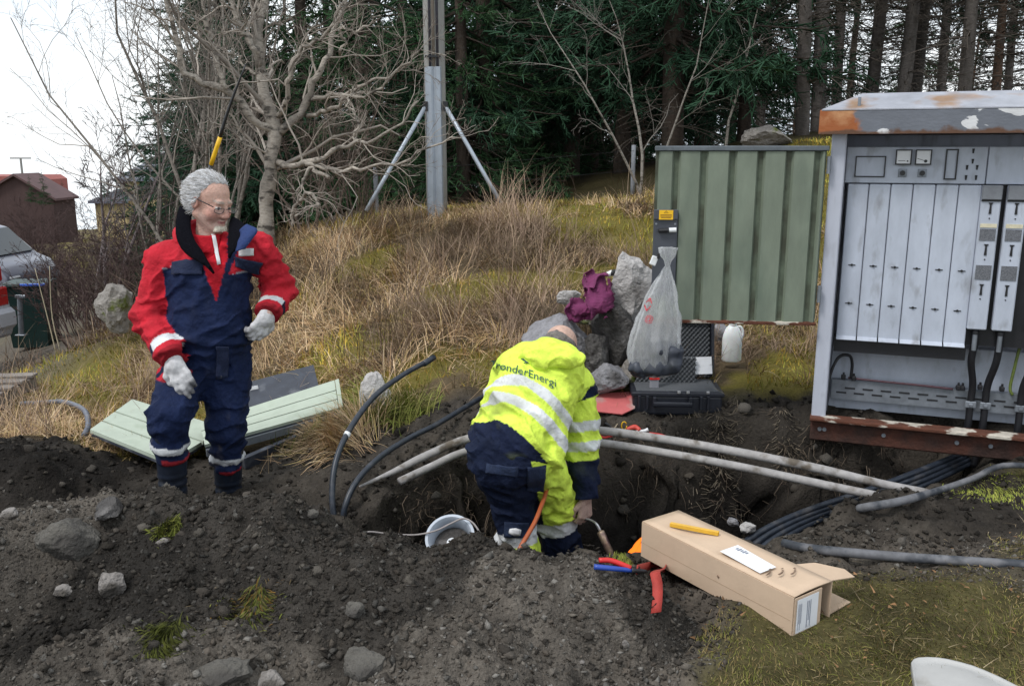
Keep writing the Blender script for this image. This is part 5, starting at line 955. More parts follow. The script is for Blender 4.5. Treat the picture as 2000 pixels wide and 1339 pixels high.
# ------------------------------------------------------------------ tool case, paper, jug
M_case = mat('black_case_plastic', (.012, .014, .022), rough=.42, var=.2, scale=30, bump=.1, bscale=120); M_foam = mat('grey_foam', (.075, .08, .088), rough=.95, var=.2, scale=40)
cz0 = .135; cc = PY(1322, 812, 4.95); case = empty('tool_case', (cc[0], 4.95, cz0), math.radians(-3), label='open black tool case with grey egg-crate foam standing by the cabinet', cat='case')
case.scale = (1.04, 1.0, 1.18)
BM().box((0, .16, .058), (.50, .32, .10), .012, seg=2).box((0, .16, .115), (.52, .34, .024), .006).obj('shell', M_case, case); BM().box((0, .16, .125), (.46, .28, .01), .002).obj('tray_foam', M_foam, case)
for x in (-.215, -.17, .13, .17): BM().box((x, -.012, .075), (.016, .014, .07), .003).obj('rib', M_case, case)
BM().box((-.03, -.032, .072), (.22, .022, .026), .008, seg=2).box((-.13, -.02, .082), (.022, .03, .05), .004).box((.07, -.02, .082), (.022, .03, .05), .004).obj('carry_handle', M_case, case)
for x in (.005, .055, .165): BM().box((x, -.014, .13), (.018, .008, .014), .002).obj('catch', M_steel, case)
lid = empty('lid', (.0, .33, .13)); lid.parent = case; lid.rotation_euler = (math.radians(-14), 0, 0)
BM().box((0, .045, .155), (.50, .02, .31), .008).box((-.245, .02, .155), (.02, .06, .31), .006).box((.245, .02, .155), (.02, .06, .31), .006).box((0, .02, .305), (.50, .06, .02), .006).obj('lid_shell', M_case, lid)
def eggfoam(name, w_, h_, n, par, loc):
    a, b_ = np.meshgrid(np.linspace(-w_ / 2, w_ / 2, n), np.linspace(0, h_, int(n * h_ / w_)), indexing='ij'); z = -.010 * np.sin(a * 2 * math.pi / .026) * np.sin(b_ * 2 * math.pi / .026); V = np.stack([a, z, b_], -1).reshape(-1, 3); idx = np.arange(a.size).reshape(a.shape)
    o = mesh_arr(name, V, np.stack([idx[:-1, :-1], idx[1:, :-1], idx[1:, 1:], idx[:-1, 1:]], -1).reshape(-1, 4), M_foam, par); o.location = loc; s_ = o.modifiers.new('s', 'SOLIDIFY'); s_.thickness = .012; s_.offset = -1; return o
eggfoam('lid_foam', .46, .28, 120, lid, (0, .022, .01)); ef = eggfoam('loose_foam', .345, .13, 96, case, (-.045, .215, .125)); ef.rotation_euler = (math.radians(-10), 0, 0); ef['label'] = 'loose foam sheet standing in the case'
pp = PY(1356, 714, 5.2); o = BM().box((0, 0, 0), (.215, .003, .105), rot=Matrix.Rotation(math.radians(-16), 3, 'X') @ Matrix.Rotation(math.radians(-2), 3, 'Y')).obj('paper_sheet', M_paper, label='white paper sheet standing in the open tool case', cat='paper'); o.location = pp
jz = gz(1.35, 5.6); jp = PY(1428, 704, 5.6); jug = empty('plastic_jug', (jp[0], 5.6, jp[2]), label='milky white plastic jug on the grass below the green door', cat='jug')
M_jug = mat('milky_plastic', (.78, .80, .80), rough=.45, var=.12, scale=8, sss=.3)
o = BM().lathe([(.001, .0), (.058, .0), (.064, .008), (.064, .15), (.060, .175), (.045, .215), (.028, .235), (.022, .24), (.001, .241)], 24).obj('jug_body', M_jug, jug, smooth=True); o.scale = (1.0, .8, 1.0)
BM().lathe([(.026, .238), (.026, .256), (.022, .259), (.001, .259)], 20).obj('cap', M_jug, jug, smooth=True); tube('handle', [(.02, 0, .225), (.05, 0, .225), (.066, 0, .19), (.06, 0, .15)], .009, M_jug, jug, m=14)
# red mat and small tools beside the ducts
rm_ = [PY(1160, 772, 5.1), PY(1238, 768, 5.12), PY(1240, 800, 4.94), PY(1215, 812, 4.88), PY(1160, 806, 4.9)]
b = BM(); b.poly([tuple(p + [0, 0, .012]) for p in rm_], .006); b.obj('rubber_mat', mat('faded_red_mat', (.52, .12, .12), rough=.6, var=.15, scale=12, col2=(.36, .26, .24), mscale=6, mlo=.5, mhi=.62), label='faded red rubber mat lying left of the black tool case', cat='mat')
def tool(name, P, R, m, label, cat_='tool'): return tube(name, P, R, m, m=14, n=8, label=label, cat=cat_)
tool('red_tool', pts((1268,846,4.72),(1290,851,4.70),(1308,856,4.68)), [.008,.014,.012], M_redp, 'long red plastic tool lying behind the upper duct')
tool('red_screwdriver', pts((1224,838,4.75),(1240,834,4.76),(1250,840,4.74)), [.010,.017,.012], mat('coral_grip', (.60, .07, .05), rough=.4, var=.1), 'short coral red handle between yellow loop and white tool')
tool('white_tool', pts((1242,842,4.74),(1258,841,4.74),(1266,838,4.74)), [.005,.009,.011], M_wht, 'small white metal tool on the soil behind the duct')
tool('yellow_loop', [PY(1219 + 5 * math.cos(a), 831 + 8 * math.sin(a), 4.78) for a in np.linspace(0, 5.8, 12)], .0035, M_yel, 'small yellow cable loop on the soil by the case', 'loop')
tool('red_clip', pts((1170,850,4.5),(1180,854,4.49),(1196,850,4.5)), [.008,.006,.008], M_redp, 'red clip between the two ducts next to the yellow sleeve')
tool('dark_plug', pts((1182,826,4.8),(1190,831,4.79),(1196,836,4.78)), [.010,.008,.006], M_blk, 'small dark plug on the soil above the upper duct')
tool('wooden_stick', pts((1200,836,4.76),(1207,826,4.82)), [.003,.003], mat('dry_wood', (.40, .32, .22), rough=.8, var=.2), 'short pale wooden stick leaning by the duct', 'stick')
# purple cloth on the rocks
def cloth(p):
    d = cap(p, PY(1165, 552, 5.35), PY(1172, 580, 5.25), .075, .075); d = smin(d, cap(p, PY(1125, 605, 5.2), PY(1172, 600, 5.18), .055, .06), .05); d = smin(d, cap(p, PY(1112, 598, 5.22), PY(1125, 612, 5.18), .03, .04), .03); w_ = p + .04 * np.stack([vnoise3(p * 8, 1), vnoise3(p * 8, 2), vnoise3(p * 8, 4)], 1)
    return d + np.minimum(np.abs(vnoise3(np.stack([w_[:, 0] * 16 + w_[:, 2] * 9, w_[:, 1] * 12, w_[:, 2] * 12 - w_[:, 0] * 8], 1), 3)), .28) * .15 + np.minimum(np.abs(vnoise3(w_ * 34, 6)), .25) * .035 - .028
lo, hi = bounds([PY(1105, 625, 5.2), PY(1185, 540, 5.4)], .12); nets_obj('purple_cloth', cloth, lo, hi, .0062, mat('purple_cloth', (.15, .022, .085), rough=.9, var=.25, scale=18, bump=.3, bscale=90), None, label='crumpled purple garment thrown over the rocks', cat='cloth')
tool('small_bottle', pts((1186,536,5.5),(1198,532,5.5),(1206,529,5.5)), [.016,.02,.012], mat('black_white_bottle', (.02, .02, .02), rough=.4, var=.1, col2=(.7, .7, .7), mscale=12, mlo=.5, mhi=.52), 'small black and white bottle on top of the rocks', 'bottle')
# stake behind the bag
sp = PY(1277, 770, 5.05); stk = empty('stake', sp, label='narrow grey metal stake behind the plastic bag', cat='stake'); BM().box((0, 0, .30), (.055, .02, .68), .004).obj('stake_bar', mat('lilac_grey_metal', (.24, .24, .27), rough=.55, var=.15, scale=14), stk); BM().box((0, -.003, .10), (.059, .024, .014), .002).obj('red_tape', M_redp, stk)
# ------------------------------------------------------------------ plastic bag on the door handle
bt = PY(1303, 520, 4.62); bag = empty('plastic_bag', bt, label='clear plastic bag holding dark gear, hung on the green door', cat='bag')
pm = bpy.data.materials.new('clear_bag_film'); pm.use_nodes = True; n_ = pm.node_tree.nodes; L_ = pm.node_tree.links; b_ = n_['Principled BSDF']; b_.inputs['Base Color'].default_value = (.92, .93, .95, 1); b_.inputs['Roughness'].default_value = .18; tl_ = n_.new('ShaderNodeBsdfTranslucent'); tl_.inputs['Color'].default_value = (.95, .96, .98, 1); mt_ = n_.new('ShaderNodeMixShader'); mt_.inputs['Fac'].default_value = .4; L_.new(b_.outputs[0], mt_.inputs[1]); L_.new(tl_.outputs[0], mt_.inputs[2])
tp = n_.new('ShaderNodeBsdfTransparent'); ms = n_.new('ShaderNodeMixShader'); lw = n_.new('ShaderNodeLayerWeight'); lw.inputs['Blend'].default_value = .3; mr = n_.new('ShaderNodeMapRange'); mr.inputs['To Min'].default_value = .22; mr.inputs['To Max'].default_value = .8; nz_ = n_.new('ShaderNodeTexNoise'); nz_.inputs['Scale'].default_value = 9; ad = n_.new('ShaderNodeMath'); ad.operation = 'MULTIPLY_ADD'; ad.inputs[1].default_value = .35
bn1 = n_.new('ShaderNodeTexNoise'); bn1.inputs['Scale'].default_value = 26; bn1.inputs['Detail'].default_value = 3; bn1.inputs['Distortion'].default_value = 1.5; bp1 = n_.new('ShaderNodeBump'); bp1.inputs['Strength'].default_value = .9; bp1.inputs['Distance'].default_value = .02; L_.new(bn1.outputs['Fac'], bp1.inputs['Height']); L_.new(bp1.outputs['Normal'], b_.inputs['Normal']); L_.new(bp1.outputs['Normal'], lw.inputs['Normal']); L_.new(lw.outputs['Facing'], mr.inputs['Value']); L_.new(nz_.outputs['Fac'], ad.inputs[0]); ad.inputs[2].default_value = -.12; a2 = n_.new('ShaderNodeMath'); L_.new(ad.outputs[0], a2.inputs[0]); L_.new(mr.outputs['Result'], a2.inputs[1]); L_.new(a2.outputs[0], ms.inputs['Fac']); L_.new(tp.outputs[0], ms.inputs[1]); L_.new(mt_.outputs[0], ms.inputs[2]); L_.new(ms.outputs[0], n_['Material Output'].inputs['Surface'])
prof = [(0, .105, .012), (0, .10, .048), (.0, .07, .038), (0, .03, .020), (0, .0, .010), (-.005, -.02, .022), (-.012, -.08, .052), (-.022, -.16, .082), (-.035, -.27, .112), (-.048, -.38, .132), (-.052, -.46, .136), (-.050, -.53, .128), (-.045, -.575, .105), (-.04, -.60, .06), (-.04, -.605, .004)]
n = 56; zz = np.linspace(0, len(prof) - 1, 60); PA = np.array(prof); PAi = np.stack([np.interp(zz, np.arange(len(prof)), PA[:, k]) for k in range(3)], 1); aa = np.linspace(0, 2 * math.pi, n, endpoint=False)
V = np.zeros((60, n, 3)); 
for i, (ox, z, r) in enumerate(PAi):
    fold = 1 + .22 * np.sin(aa * 7 + 1.5 * math.sin(i * .15)) * np.clip(1 - r / .13, .12, 1) + .10 * np.sin(aa * 13 + i * .1) ; rr = r * fold; V[i] = np.stack([ox + rr * np.cos(aa), rr * .62 * np.sin(aa), np.full(n, z)], 1)
V = V.reshape(-1, 3); V += (.016 * np.stack([np.abs(fbm3(V * np.array([13, 13, 7]), 3, 1)) - .3, np.abs(fbm3(V * np.array([13, 13, 7]), 3, 2)) - .3, .4 * fbm3(V * 14, 3, 3)], 1)); i = np.arange(59)[:, None] * n; j = np.arange(n)[None]; Q = np.stack([i + j, i + n + j, i + n + (j + 1) % n, i + (j + 1) % n], -1).reshape(-1, 4)
film = mesh_arr('bag_film', V, Q, pm, bag)
def gear(p):
    d = cap(p, (-.14, -.02, -.545), (.03, -.03, -.535), .05, .055); d = smin(d, cap(p, (-.03, -.02, -.46), (.05, -.02, -.47), .06, .055), .03); return d + .012 * vnoise3(p * 25, 3)
nets_obj('bagged_gear', gear, (-.22, -.12, -.63), (.13, .1, -.36), .006, mat('dark_gear', (.035, .04, .055), rough=.5, var=.6, scale=14), bag, label='dark gear at the bottom of the bag')
def paperlump(p): return cap(p, (-.075, .01, -.44), (-.055, .0, -.30), .05, .025) + .02 * vnoise3(p * 18, 5)

bv_bag = BVHTree.FromPolygons([Vector(v) + Vector(bt) for v in V], [list(q) for q in Q]); M_redink = mat('red_ink', (.60, .03, .05), rough=.5, var=.1)
fixb = lambda o: under(o, bag)
for ch, x, y, s_ in (('V', 1258, 606, 15), ('A', 1264, 590, 13), ('@', 1262, 626, 15)): letters(ch, 'bag_letter', [bv_bag], lambda u, v, x=x, y=y, s_=s_: (x + s_ * (u - .2) + 4 * v, y - v * s_ * 1.1 + u * 3), M_redink, bag, fixb, off=.003)
tg = PY(1277, 509, 4.6); tag_ = BM().box((0, 0, 0), (.034, .014, .050), .004, rot=Matrix.Rotation(.35, 3, 'Y')).obj('white_tag', M_wht, bag); tag_.location = Vector(tg) - Vector(bt); t2 = BM().box((0, 0, .0), (.014, .02, .03), .003).obj('black_clip', M_blk, bag); t2.location = Vector(PY(1286, 500, 4.58)) - Vector(bt)
# ------------------------------------------------------------------ boards on the grass left
M_pale = mat('pale_green_paint', (.42, .475, .39), rough=.6, var=.1, scale=8, col2=(.25, .30, .22), mscale=4, mlo=.58, mhi=.75, bump=.05); M_slate = mat('dark_slate_board', (.035, .040, .055), rough=.5, var=.3, scale=12, col2=(.10, .105, .12), mscale=6, mlo=.56, mhi=.7)
def quadslab(name, C4, th, m, par=None, **k):
    C4 = [np.asarray(c, float) for c in C4]; n_ = unit(np.cross(C4[1] - C4[0], C4[3] - C4[0])); n_ = n_ if n_[2] > 0 else -n_; b = BM(); b.prism([tuple(c) for c in C4], tuple(-n_ * th)); return b.obj(name, m, par, **k)
def slatted(label, corners, cuts, th, under_=None):
    A, B_, C_, D_ = [PY(*c) for c in corners]      # A-B one short end, D-C the other; slats run A->D
    root = empty('slatted_panel', A, label=label, cat='panel')
    for u0, u1 in cuts:
        P = [A + (B_ - A) * u0, A + (B_ - A) * u1, D_ + (C_ - D_) * u1, D_ + (C_ - D_) * u0]; under(quadslab('slat', P, th, M_pale, root), root)
    n_ = unit(np.cross(B_ - A, D_ - A)); n_ = n_ if n_[2] > 0 else -n_; P = [A - n_ * th * 1.05, B_ - n_ * th * 1.05, C_ - n_ * th * 1.05, D_ - n_ * th * 1.05]; under(quadslab('backing_board', P, .016, M_slate, root), root)
    return root, (A, B_, C_, D_), n_
slatted('pale green slatted panel lying flat left of the standing man', [(258,779,5.6),(176,838,4.98),(330,900,4.55),(440,835,5.1)], [(0, .42), (.45, .72), (.75, 1.0)], .022)
rt, (A, B_, C_, D_), n_ = slatted('pale green slatted cover leaning on grass right of the standing man', [(653,742,5.42),(661,796,5.14),(400,868,4.72),(390,826,4.98)], [(0, .36), (.39, .68), (.71, 1.0)], .02)
under(quadslab('end_cap', [A + unit(A - D_) * .004, B_ + unit(A - D_) * .004, B_ + unit(A - D_) * .030, A + unit(A - D_) * .030], .06, M_pale, rt), rt)
e = B_ - n_ * .03; f = C_ - n_ * .03; under(quadslab('edge_rail', [e, e - n_ * .045 + [0, -.012, 0], f - n_ * .045 + [0, -.012, 0], f], .02, M_galv, rt), rt)
under(quadslab('lower_rail', [e - n_ * .05 + [-.06, -.02, 0], e - n_ * .13 + [-.06, -.03, 0], f - n_ * .13 + [.2, -.03, 0], f - n_ * .05 + [.2, -.02, 0]], .03, M_slate, rt), rt)
db = quadslab('dark_board', [PY(470,750,5.62), PY(612,712,5.72), PY(622,752,5.5), PY(470,800,5.35)], .018, M_slate, label='dark slate board lying behind the pale green slatted cover', cat='board'); BM().box(PY(496, 757, 5.53), (.055, .006, .022), rot=Matrix.Rotation(-.2, 3, 'Y')).obj('board_label', M_wht, db)
# pallet at the left edge, grey hose
M_plank = mat('weathered_plank', (.24, .21, .185), rough=.9, var=.3, scale=6, bump=.3, bscale=40, stretch=(1, 8, 1), col2=(.13, .11, .10), mscale=4)
pz0 = PY(-40, 800, 6.1); pal = empty('wooden_pallet', (pz0[0] - .36, 6.1, pz0[2] - .02), math.radians(6), label='weathered wooden pallet at the left picture edge', cat='pallet')
for i in range(6): BM().box((-.1, -.42 + i * .19, .13), (1.25, .105, .022), .003).obj('board', M_plank, pal)
for x in (-.66, -.1, .46): BM().box((x, .06, .068), (.09, 1.06, .085), .004).obj('stringer', M_plank, pal)
for y in (-.42, .06, .53): BM().box((-.1, y, .012), (1.25, .10, .02), .003).obj('base_board', M_plank, pal)
tube('grey_hose', pts((40,788,6.2),(80,786,6.1),(120,784,5.9),(150,792,5.65),(168,806,5.4),(172,832,5.15),(164,850,5.05)), .017, mat('blue_grey_hose', (.12, .13, .16), rough=.45, var=.25, scale=20), m=40, label='blue grey hose curving from the pallet into the soil', cat='hose')
# pale rounded plate at the bottom edge
outl = np.array([(1779,1296),(1783,1290),(1792,1287),(1810,1286),(1830,1287),(1850,1290),(1875,1296),(1900,1303),(1925,1313),(1950,1324),(1980,1339),(2010,1355),(2005,1395),(1990,1420),(1945,1432),(1900,1430),(1850,1416),(1810,1400),(1795,1370),(1786,1340)], float); OP = np.array([PZ(a_, b_2, .05) for a_, b_2 in outl]); OC = OP.mean(0); Vp = []
for f_, dz_ in ((.985, -.030), (1.0, -.006), (1.0, .004), (.985, .009), (.955, .005), (.92, .0), (.7, .009), (.4, .016), (.12, .018)): Vp.append(OC + (OP - OC) * f_ + [0, 0, dz_])
nP = len(OP); Vp = np.concatenate(Vp); ii_ = np.arange(8)[:, None] * nP; jj_ = np.arange(nP)[None]; Qp = np.stack([ii_ + jj_, ii_ + (jj_ + 1) % nP, ii_ + nP + (jj_ + 1) % nP, ii_ + nP + jj_], -1).reshape(-1, 4); Vp = np.vstack([Vp, OC + [0, 0, .018]]); Tp = np.stack([np.full(nP, len(Vp) - 1), 8 * nP + np.arange(nP), 8 * nP + (np.arange(nP) + 1) % nP], 1)
mesh_arr('pale_plate', Vp, [Qp, Tp], mat('pale_grey_plate', (.40, .395, .385), rough=.55, var=.10, scale=6, bump=.1, col2=(.27, .25, .22), mscale=8, mlo=.58, mhi=.75), label='pale grey rounded plate cut off at the bottom right edge', cat='plate')
# ------------------------------------------------------------------ bare trees, shrubs, conifers: batches of tapered tubes
def tubes_batch(P, R, n=3):
    """P (N,m,3), R (N,m) -> V, Q"""
    N, m, _ = P.shape; T = np.gradient(P, axis=1); T /= np.linalg.norm(T, axis=2, keepdims=True) + 1e-9; ref = np.array([.31, .27, .91]); U = np.cross(T, ref); U /= np.linalg.norm(U, axis=2, keepdims=True) + 1e-9; W_ = np.cross(T, U); a = np.arange(n) * 2 * math.pi / n
    V = P[:, :, None] + R[:, :, None, None] * (np.cos(a)[:, None] * U[:, :, None] + np.sin(a)[:, None] * W_[:, :, None]); V = V.reshape(-1, 3)
    b = (np.arange(N) * m * n)[:, None, None]; i = (np.arange(m - 1) * n)[None, :, None]; j = np.arange(n)[None, None]; j2 = (j + 1) % n; o = b + i
    return V, np.stack([o + j, o + j2, o + n + j2, o + n + j], -1).reshape(-1, 4)
def grow(P, R, k, length, ang, r, m=5, up=0., wob=.15, t0=.25, t1=1., rr=.6, rmin=.0012, flat=None):
    """k children on each parent polyline"""
    N, M, _ = P.shape; t = r.uniform(t0, t1, (N, k)); f = t * (M - 1); i = np.clip(f.astype(int), 0, M - 2); g = (f - i)[..., None]; ix = np.arange(N)[:, None]
    S = P[ix, i] * (1 - g) + P[ix, i + 1] * g; D = P[ix, i + 1] - P[ix, i]; D /= np.linalg.norm(D, axis=2, keepdims=True) + 1e-9; rad = (R[ix, i] * (1 - g[..., 0]) + R[ix, i + 1] * g[..., 0])
    Z = r.normal(size=(N, k, 3)); 
    if flat is not None: Z[..., 2] *= flat
    Z -= D * (Z * D).sum(-1, keepdims=True); Z /= np.linalg.norm(Z, axis=2, keepdims=True) + 1e-9; a = ang * r.uniform(.7, 1.3, (N, k, 1)); d = D * np.cos(a) + Z * np.sin(a)
    plen = np.linalg.norm(np.diff(P, axis=1), axis=2).sum(1)[:, None]; L = length * plen * r.uniform(.45, 1.15, (N, k)) * (1.15 - .6 * t); st = (L / (m - 1))[..., None]
    out = [S]; dd = d
    for s in range(m - 1):
        dd = dd + r.normal(size=dd.shape) * wob + np.array([0, 0, up]); dd /= np.linalg.norm(dd, axis=2, keepdims=True) + 1e-9; out.append(out[-1] + dd * st)
    C = np.stack(out, 2).reshape(N * k, m, 3); r0 = np.maximum(rad * rr, rmin); RR = (r0[..., None] * np.linspace(1, .35, m)).reshape(N * k, m); return C, np.maximum(RR, rmin * .7)
def poly_n(P, m): return spline(P, m)
M_bark = mat('pale_bark', attr=True, rough=.9, var=.35, scale=22, bump=.8, bscale=60, spec=.15, col2=(.085, .075, .065), mscale=9, mlo=.53, mhi=.66, stretch=(1, 1, 2.4))
M_twig = mat('bare_twigs', attr=True, rough=.9, var=.2, scale=20, spec=.15)
M_needle = mat('conifer_needles', attr=True, rough=.8, var=.3, scale=6, spec=.2)
def add_batch(bag_, P, R, n, c, jit=.2, r=None):
    V, Q = tubes_batch(P, R, n); k = len(V) // len(P); cc = np.asarray(c)[None] * (1 + jit * (r or rng).uniform(-1, 1, (len(P), 1))); bag_.add(V, Q, None, np.repeat(cc, k, 0))

# the pale bare tree beside the pole; limbs follow its real habit
T0 = 9.0
limbs = [ # (pixel path with distance), base radius, tip radius
 ([(522,480,9.0),(520,400,9.0),(530,320,9.0),(538,262,9.0),(522,190,9.0),(508,130,9.0),(505,80,9.0),(515,20,9.05),(520,-60,9.1),(512,-160,9.1)], .105, .03),
 ([(538,262,9.0),(500,235,8.9),(460,190,8.8),(430,172,8.7),(395,160,8.6),(358,135,8.55),(352,100,8.5),(340,50,8.5),(325,0,8.45),(300,-70,8.4)], .055, .016),
 ([(440,175,8.72),(425,130,8.7),(410,70,8.75),(400,0,8.8),(395,-70,8.8)], .032, .014),
 ([(508,130,9.0),(490,85,8.9),(465,50,8.85),(455,15,8.8),(450,-60,8.8)], .045, .02),
 ([(545,258,9.0),(575,232,9.05),(605,195,9.1),(612,160,9.1),(640,110,9.15),(650,60,9.2),(672,10,9.2),(690,-60,9.25)], .052, .018),
 ([(540,230,9.0),(560,195,8.8),(568,140,8.7),(590,100,8.7),(632,75,8.65),(650,50,8.6),(668,0,8.6)], .036, .014),
 ([(612,195,9.1),(650,182,8.9),(700,190,8.7),(740,175,8.6),(790,130,8.5),(830,90,8.45)], .026, .008),
 ([(600,228,9.1),(650,212,8.9),(700,168,8.7),(760,150,8.6),(800,120,8.5)], .028, .008),
 ([(540,322,9.0),(580,322,8.7),(620,310,8.5),(670,285,8.4),(720,276,8.3),(780,240,8.25),(815,195,8.2)], .042, .010),
 ([(600,318,8.6),(660,335,8.4),(720,325,8.3),(780,318,8.2),(830,290,8.15),(900,268,8.1)], .024, .007),
 ([(585,395,8.6),(600,378,8.4),(625,400,8.3),(600,408,8.25),(575,420,8.2)], .024, .010),
 ([(690,280,8.4),(698,238,8.4),(680,205,8.45),(690,170,8.5)], .016, .006),
 ([(640,345,8.5),(610,330,8.5),(590,360,8.55),(575,400,8.6),(570,440,8.6)], .024, .014),
 ([(660,110,9.15),(672,85,9.1),(668,55,9.0),(700,60,8.9),(740,30,8.85)], .018, .008),
 ([(520,150,9.0),(480,130,9.2),(460,110,9.3),(420,100,9.4)], .018, .007),
 ([(535,300,9.0),(500,290,8.8),(460,260,8.7),(430,240,8.6),(400,245,8.5)], .016, .006)]
LP = []; LR = []; bb = Bag()
for path, r0, r1 in limbs:
    P = spline([PY(*p) for p in path], 22); P += rng.normal(size=P.shape) * .014; R = np.linspace(r0, r1, 22) * .84 * (1 + .10 * rng.normal(size=22).clip(-1.5, 1.5)); V, Q, t = tube_arr(P, R, 8, True); k = fbm3(V * 6, 3, 2)[:, None]; bb.add(V, Q, t, np.clip(np.array([.36, .32, .275]) * (1 + .45 * k), .05, 1)); LP.append(P); LR.append(R)
LP = np.array(LP); LR = np.array(LR); tree = empty('bare_tree', PY(522, 480, 9.0), label='pale barked bare tree with crooked limbs left of the steel pole', cat='tree')
under(bb.obj('trunk_and_limbs', M_bark, tree), tree); r = np.random.default_rng(5)
tb = Bag(); a1, ar1 = grow(LP, LR, 12, .5, .75, r, 7, .02, .24, .2, 1, .40, .003); add_batch(tb, a1, ar1, 4, (.33, .29, .25), .25, r); a2, ar2 = grow(a1, ar1, 5, .55, .7, r, 5, .03, .22, .2, 1, .6, .0022); add_batch(tb, a2, ar2, 3, (.28, .24, .205), .3, r); a3, ar3 = grow(a2, ar2, 3, .55, .6, r, 4, .04, .2, .2, 1, .6, .0018); add_batch(tb, a3, ar3, 3, (.19, .155, .13), .3, r)
under(tb.obj('twigs', M_twig, tree), tree)
def bare_tree(name, base, height, stems, seed, label, c=(.22, .19, .16), spread=.35, r0=.03, lev=(8, 5, 3), group=None, cat_='tree', leans=None, m0=9, trunk=True, taper=.2, droop=.02, rmin=.0022, wob=.12):
    r = np.random.default_rng(seed); base = np.asarray(base, float); root = empty(name, base, label=label, cat=cat_, group=group); P = []
    for s in range(stems):
        az = r.uniform(0, 2 * math.pi); tilt = spread * r.uniform(.2, 1) if stems > 1 else spread * .15; d = np.array([math.cos(az) * tilt, math.sin(az) * tilt, 1.0]); 
        if leans is not None: d = np.asarray(leans[s % len(leans)], float)
        d = unit(d); L = height * r.uniform(.7, 1.05); q = np.array([math.cos(az), math.sin(az), 0]) * r.uniform(0, .25) * (stems > 1) + np.array([0, 0, -.12]); pl = [q]
        for k in range(m0 - 1): d = unit(d + r.normal(size=3) * wob + [0, 0, .05]); pl.append(pl[-1] + d * L / (m0 - 1))
        P.append(pl)
    P = np.array(P); R = np.tile(np.linspace(r0, r0 * taper, m0), (stems, 1)) * r.uniform(.6, 1.1, (stems, 1)); b1 = Bag(); add_batch(b1, P, R, 6, c, .2, r); b1.obj('trunk' if stems == 1 else 'stems', M_bark, root); b2 = Bag(); cur = (P, R); cc = np.array(c)
    for i, k in enumerate(lev):
        cur = grow(cur[0], cur[1], k, (.5, .5, .5)[i], (.65, .7, .7)[i], r, (6, 5, 4)[i], droop, .16, .25, 1, .5, rmin); cc = cc * .88; add_batch(b2, cur[0], cur[1], 3, cc, .3, r)
    b2.obj('twigs', M_twig, root); return root
gzp = lambda x, y: np.array([x, y, gz(x, y)])
def at_px(px, Y): x = (px - 1000) / FPX * (Y * 1.0); return gzp(x, Y)
bare_tree('slender_tree', at_px(172, 12.5) + [0, 0, -.1], 3.9, 3, 64, 'slender bare tree standing against the white sky at left', (.20, .165, .165), .1, .045, (9, 6, 4), rmin=.005, leans=[(.02, 0, 1), (-.22, 0, 1), (.25, .1, 1)], wob=.07, taper=.08)
bare_tree('sapling', at_px(1262, 10.4), 2.7, 3, 62, 'forked grey sapling by the wood edge left of the green door', (.27, .245, .215), .35, .024, (7, 5, 3))
bare_tree('sapling', at_px(1412, 12), 2.3, 1, 63, 'single thin bare sapling above the middle of the green door', (.30, .27, .23), .5, .028, (8, 4, 3))
SG = 'bare grey shrubs behind the standing man'
for i, (px, Y, h, n_, lab) in enumerate(((325, 11.5, 3.6, 5, 'tall many stemmed grey shrub in front of the dark spruce'), (390, 10.6, 4.6, 10, 'tall grey shrub rising directly behind the head of the standing man'), (455, 11.5, 4.6, 8, 'grey stemmed shrub left of the pale bare tree'), (262, 10.5, 1.2, 6, 'low tangled shrub left of the standing man beside the house'), (600, 10.2, 2.2, 10, 'low brown shrub under the limbs of the pale bare tree'), (690, 10.6, 1.5, 12, 'low brown thicket at the foot of the left pole brace'))):
    bare_tree('bare_shrub', at_px(px, Y), h, n_, 70 + i, lab, ((.26, .23, .20) if h > 2.3 else (.15, .115, .095)), .55 if h < 3 else .38, .034 if h > 3 else .016, (8, 5, 3), group=SG, cat_='shrub')
BG_ = 'purple brown bushes by the driveway'
for i, (px, Y, h, lab) in enumerate(((70, 20, 1.9, 'purple brown bush behind the parked van'), (130, 15, 1.5, 'purple brown bush right of the green bin'), (190, 12.5, 1.5, 'brown twiggy bush at the foot of the slender tree'), (215, 17, 1.9, 'purple brown bush in front of the small slate roof'), (20, 24, 2.2, 'wide brown bush in front of the dark barn'), (270, 14, 1.6, 'brown bush below the yellow house wall'), (150, 10.5, 1.3, 'low brown scrub left of the pale boulder'), (330, 11, 1.5, 'brown scrub hidden partly by the red shoulder of the standing man'), (110, 27, 2.4, 'far brown bush between barn and house'))):
    if i < 4: o = bare_tree('brown_bush', at_px(px, Y), h, 20, 90 + i, lab, (.105, .070, .066), .9, .014, (7, 4, 2), group=BG_, cat_='bush', m0=7, rmin=.0042); bush_p = (globals().get('bush_p') or []) + [(o, h)]
    else: o0, h0 = bush_p[i % 4]; o = copy_tree(o0); o.location = at_px(px, Y); o.scale = (h / h0,) * 3; o.rotation_euler = (0, 0, i * 1.1); o['label'] = lab

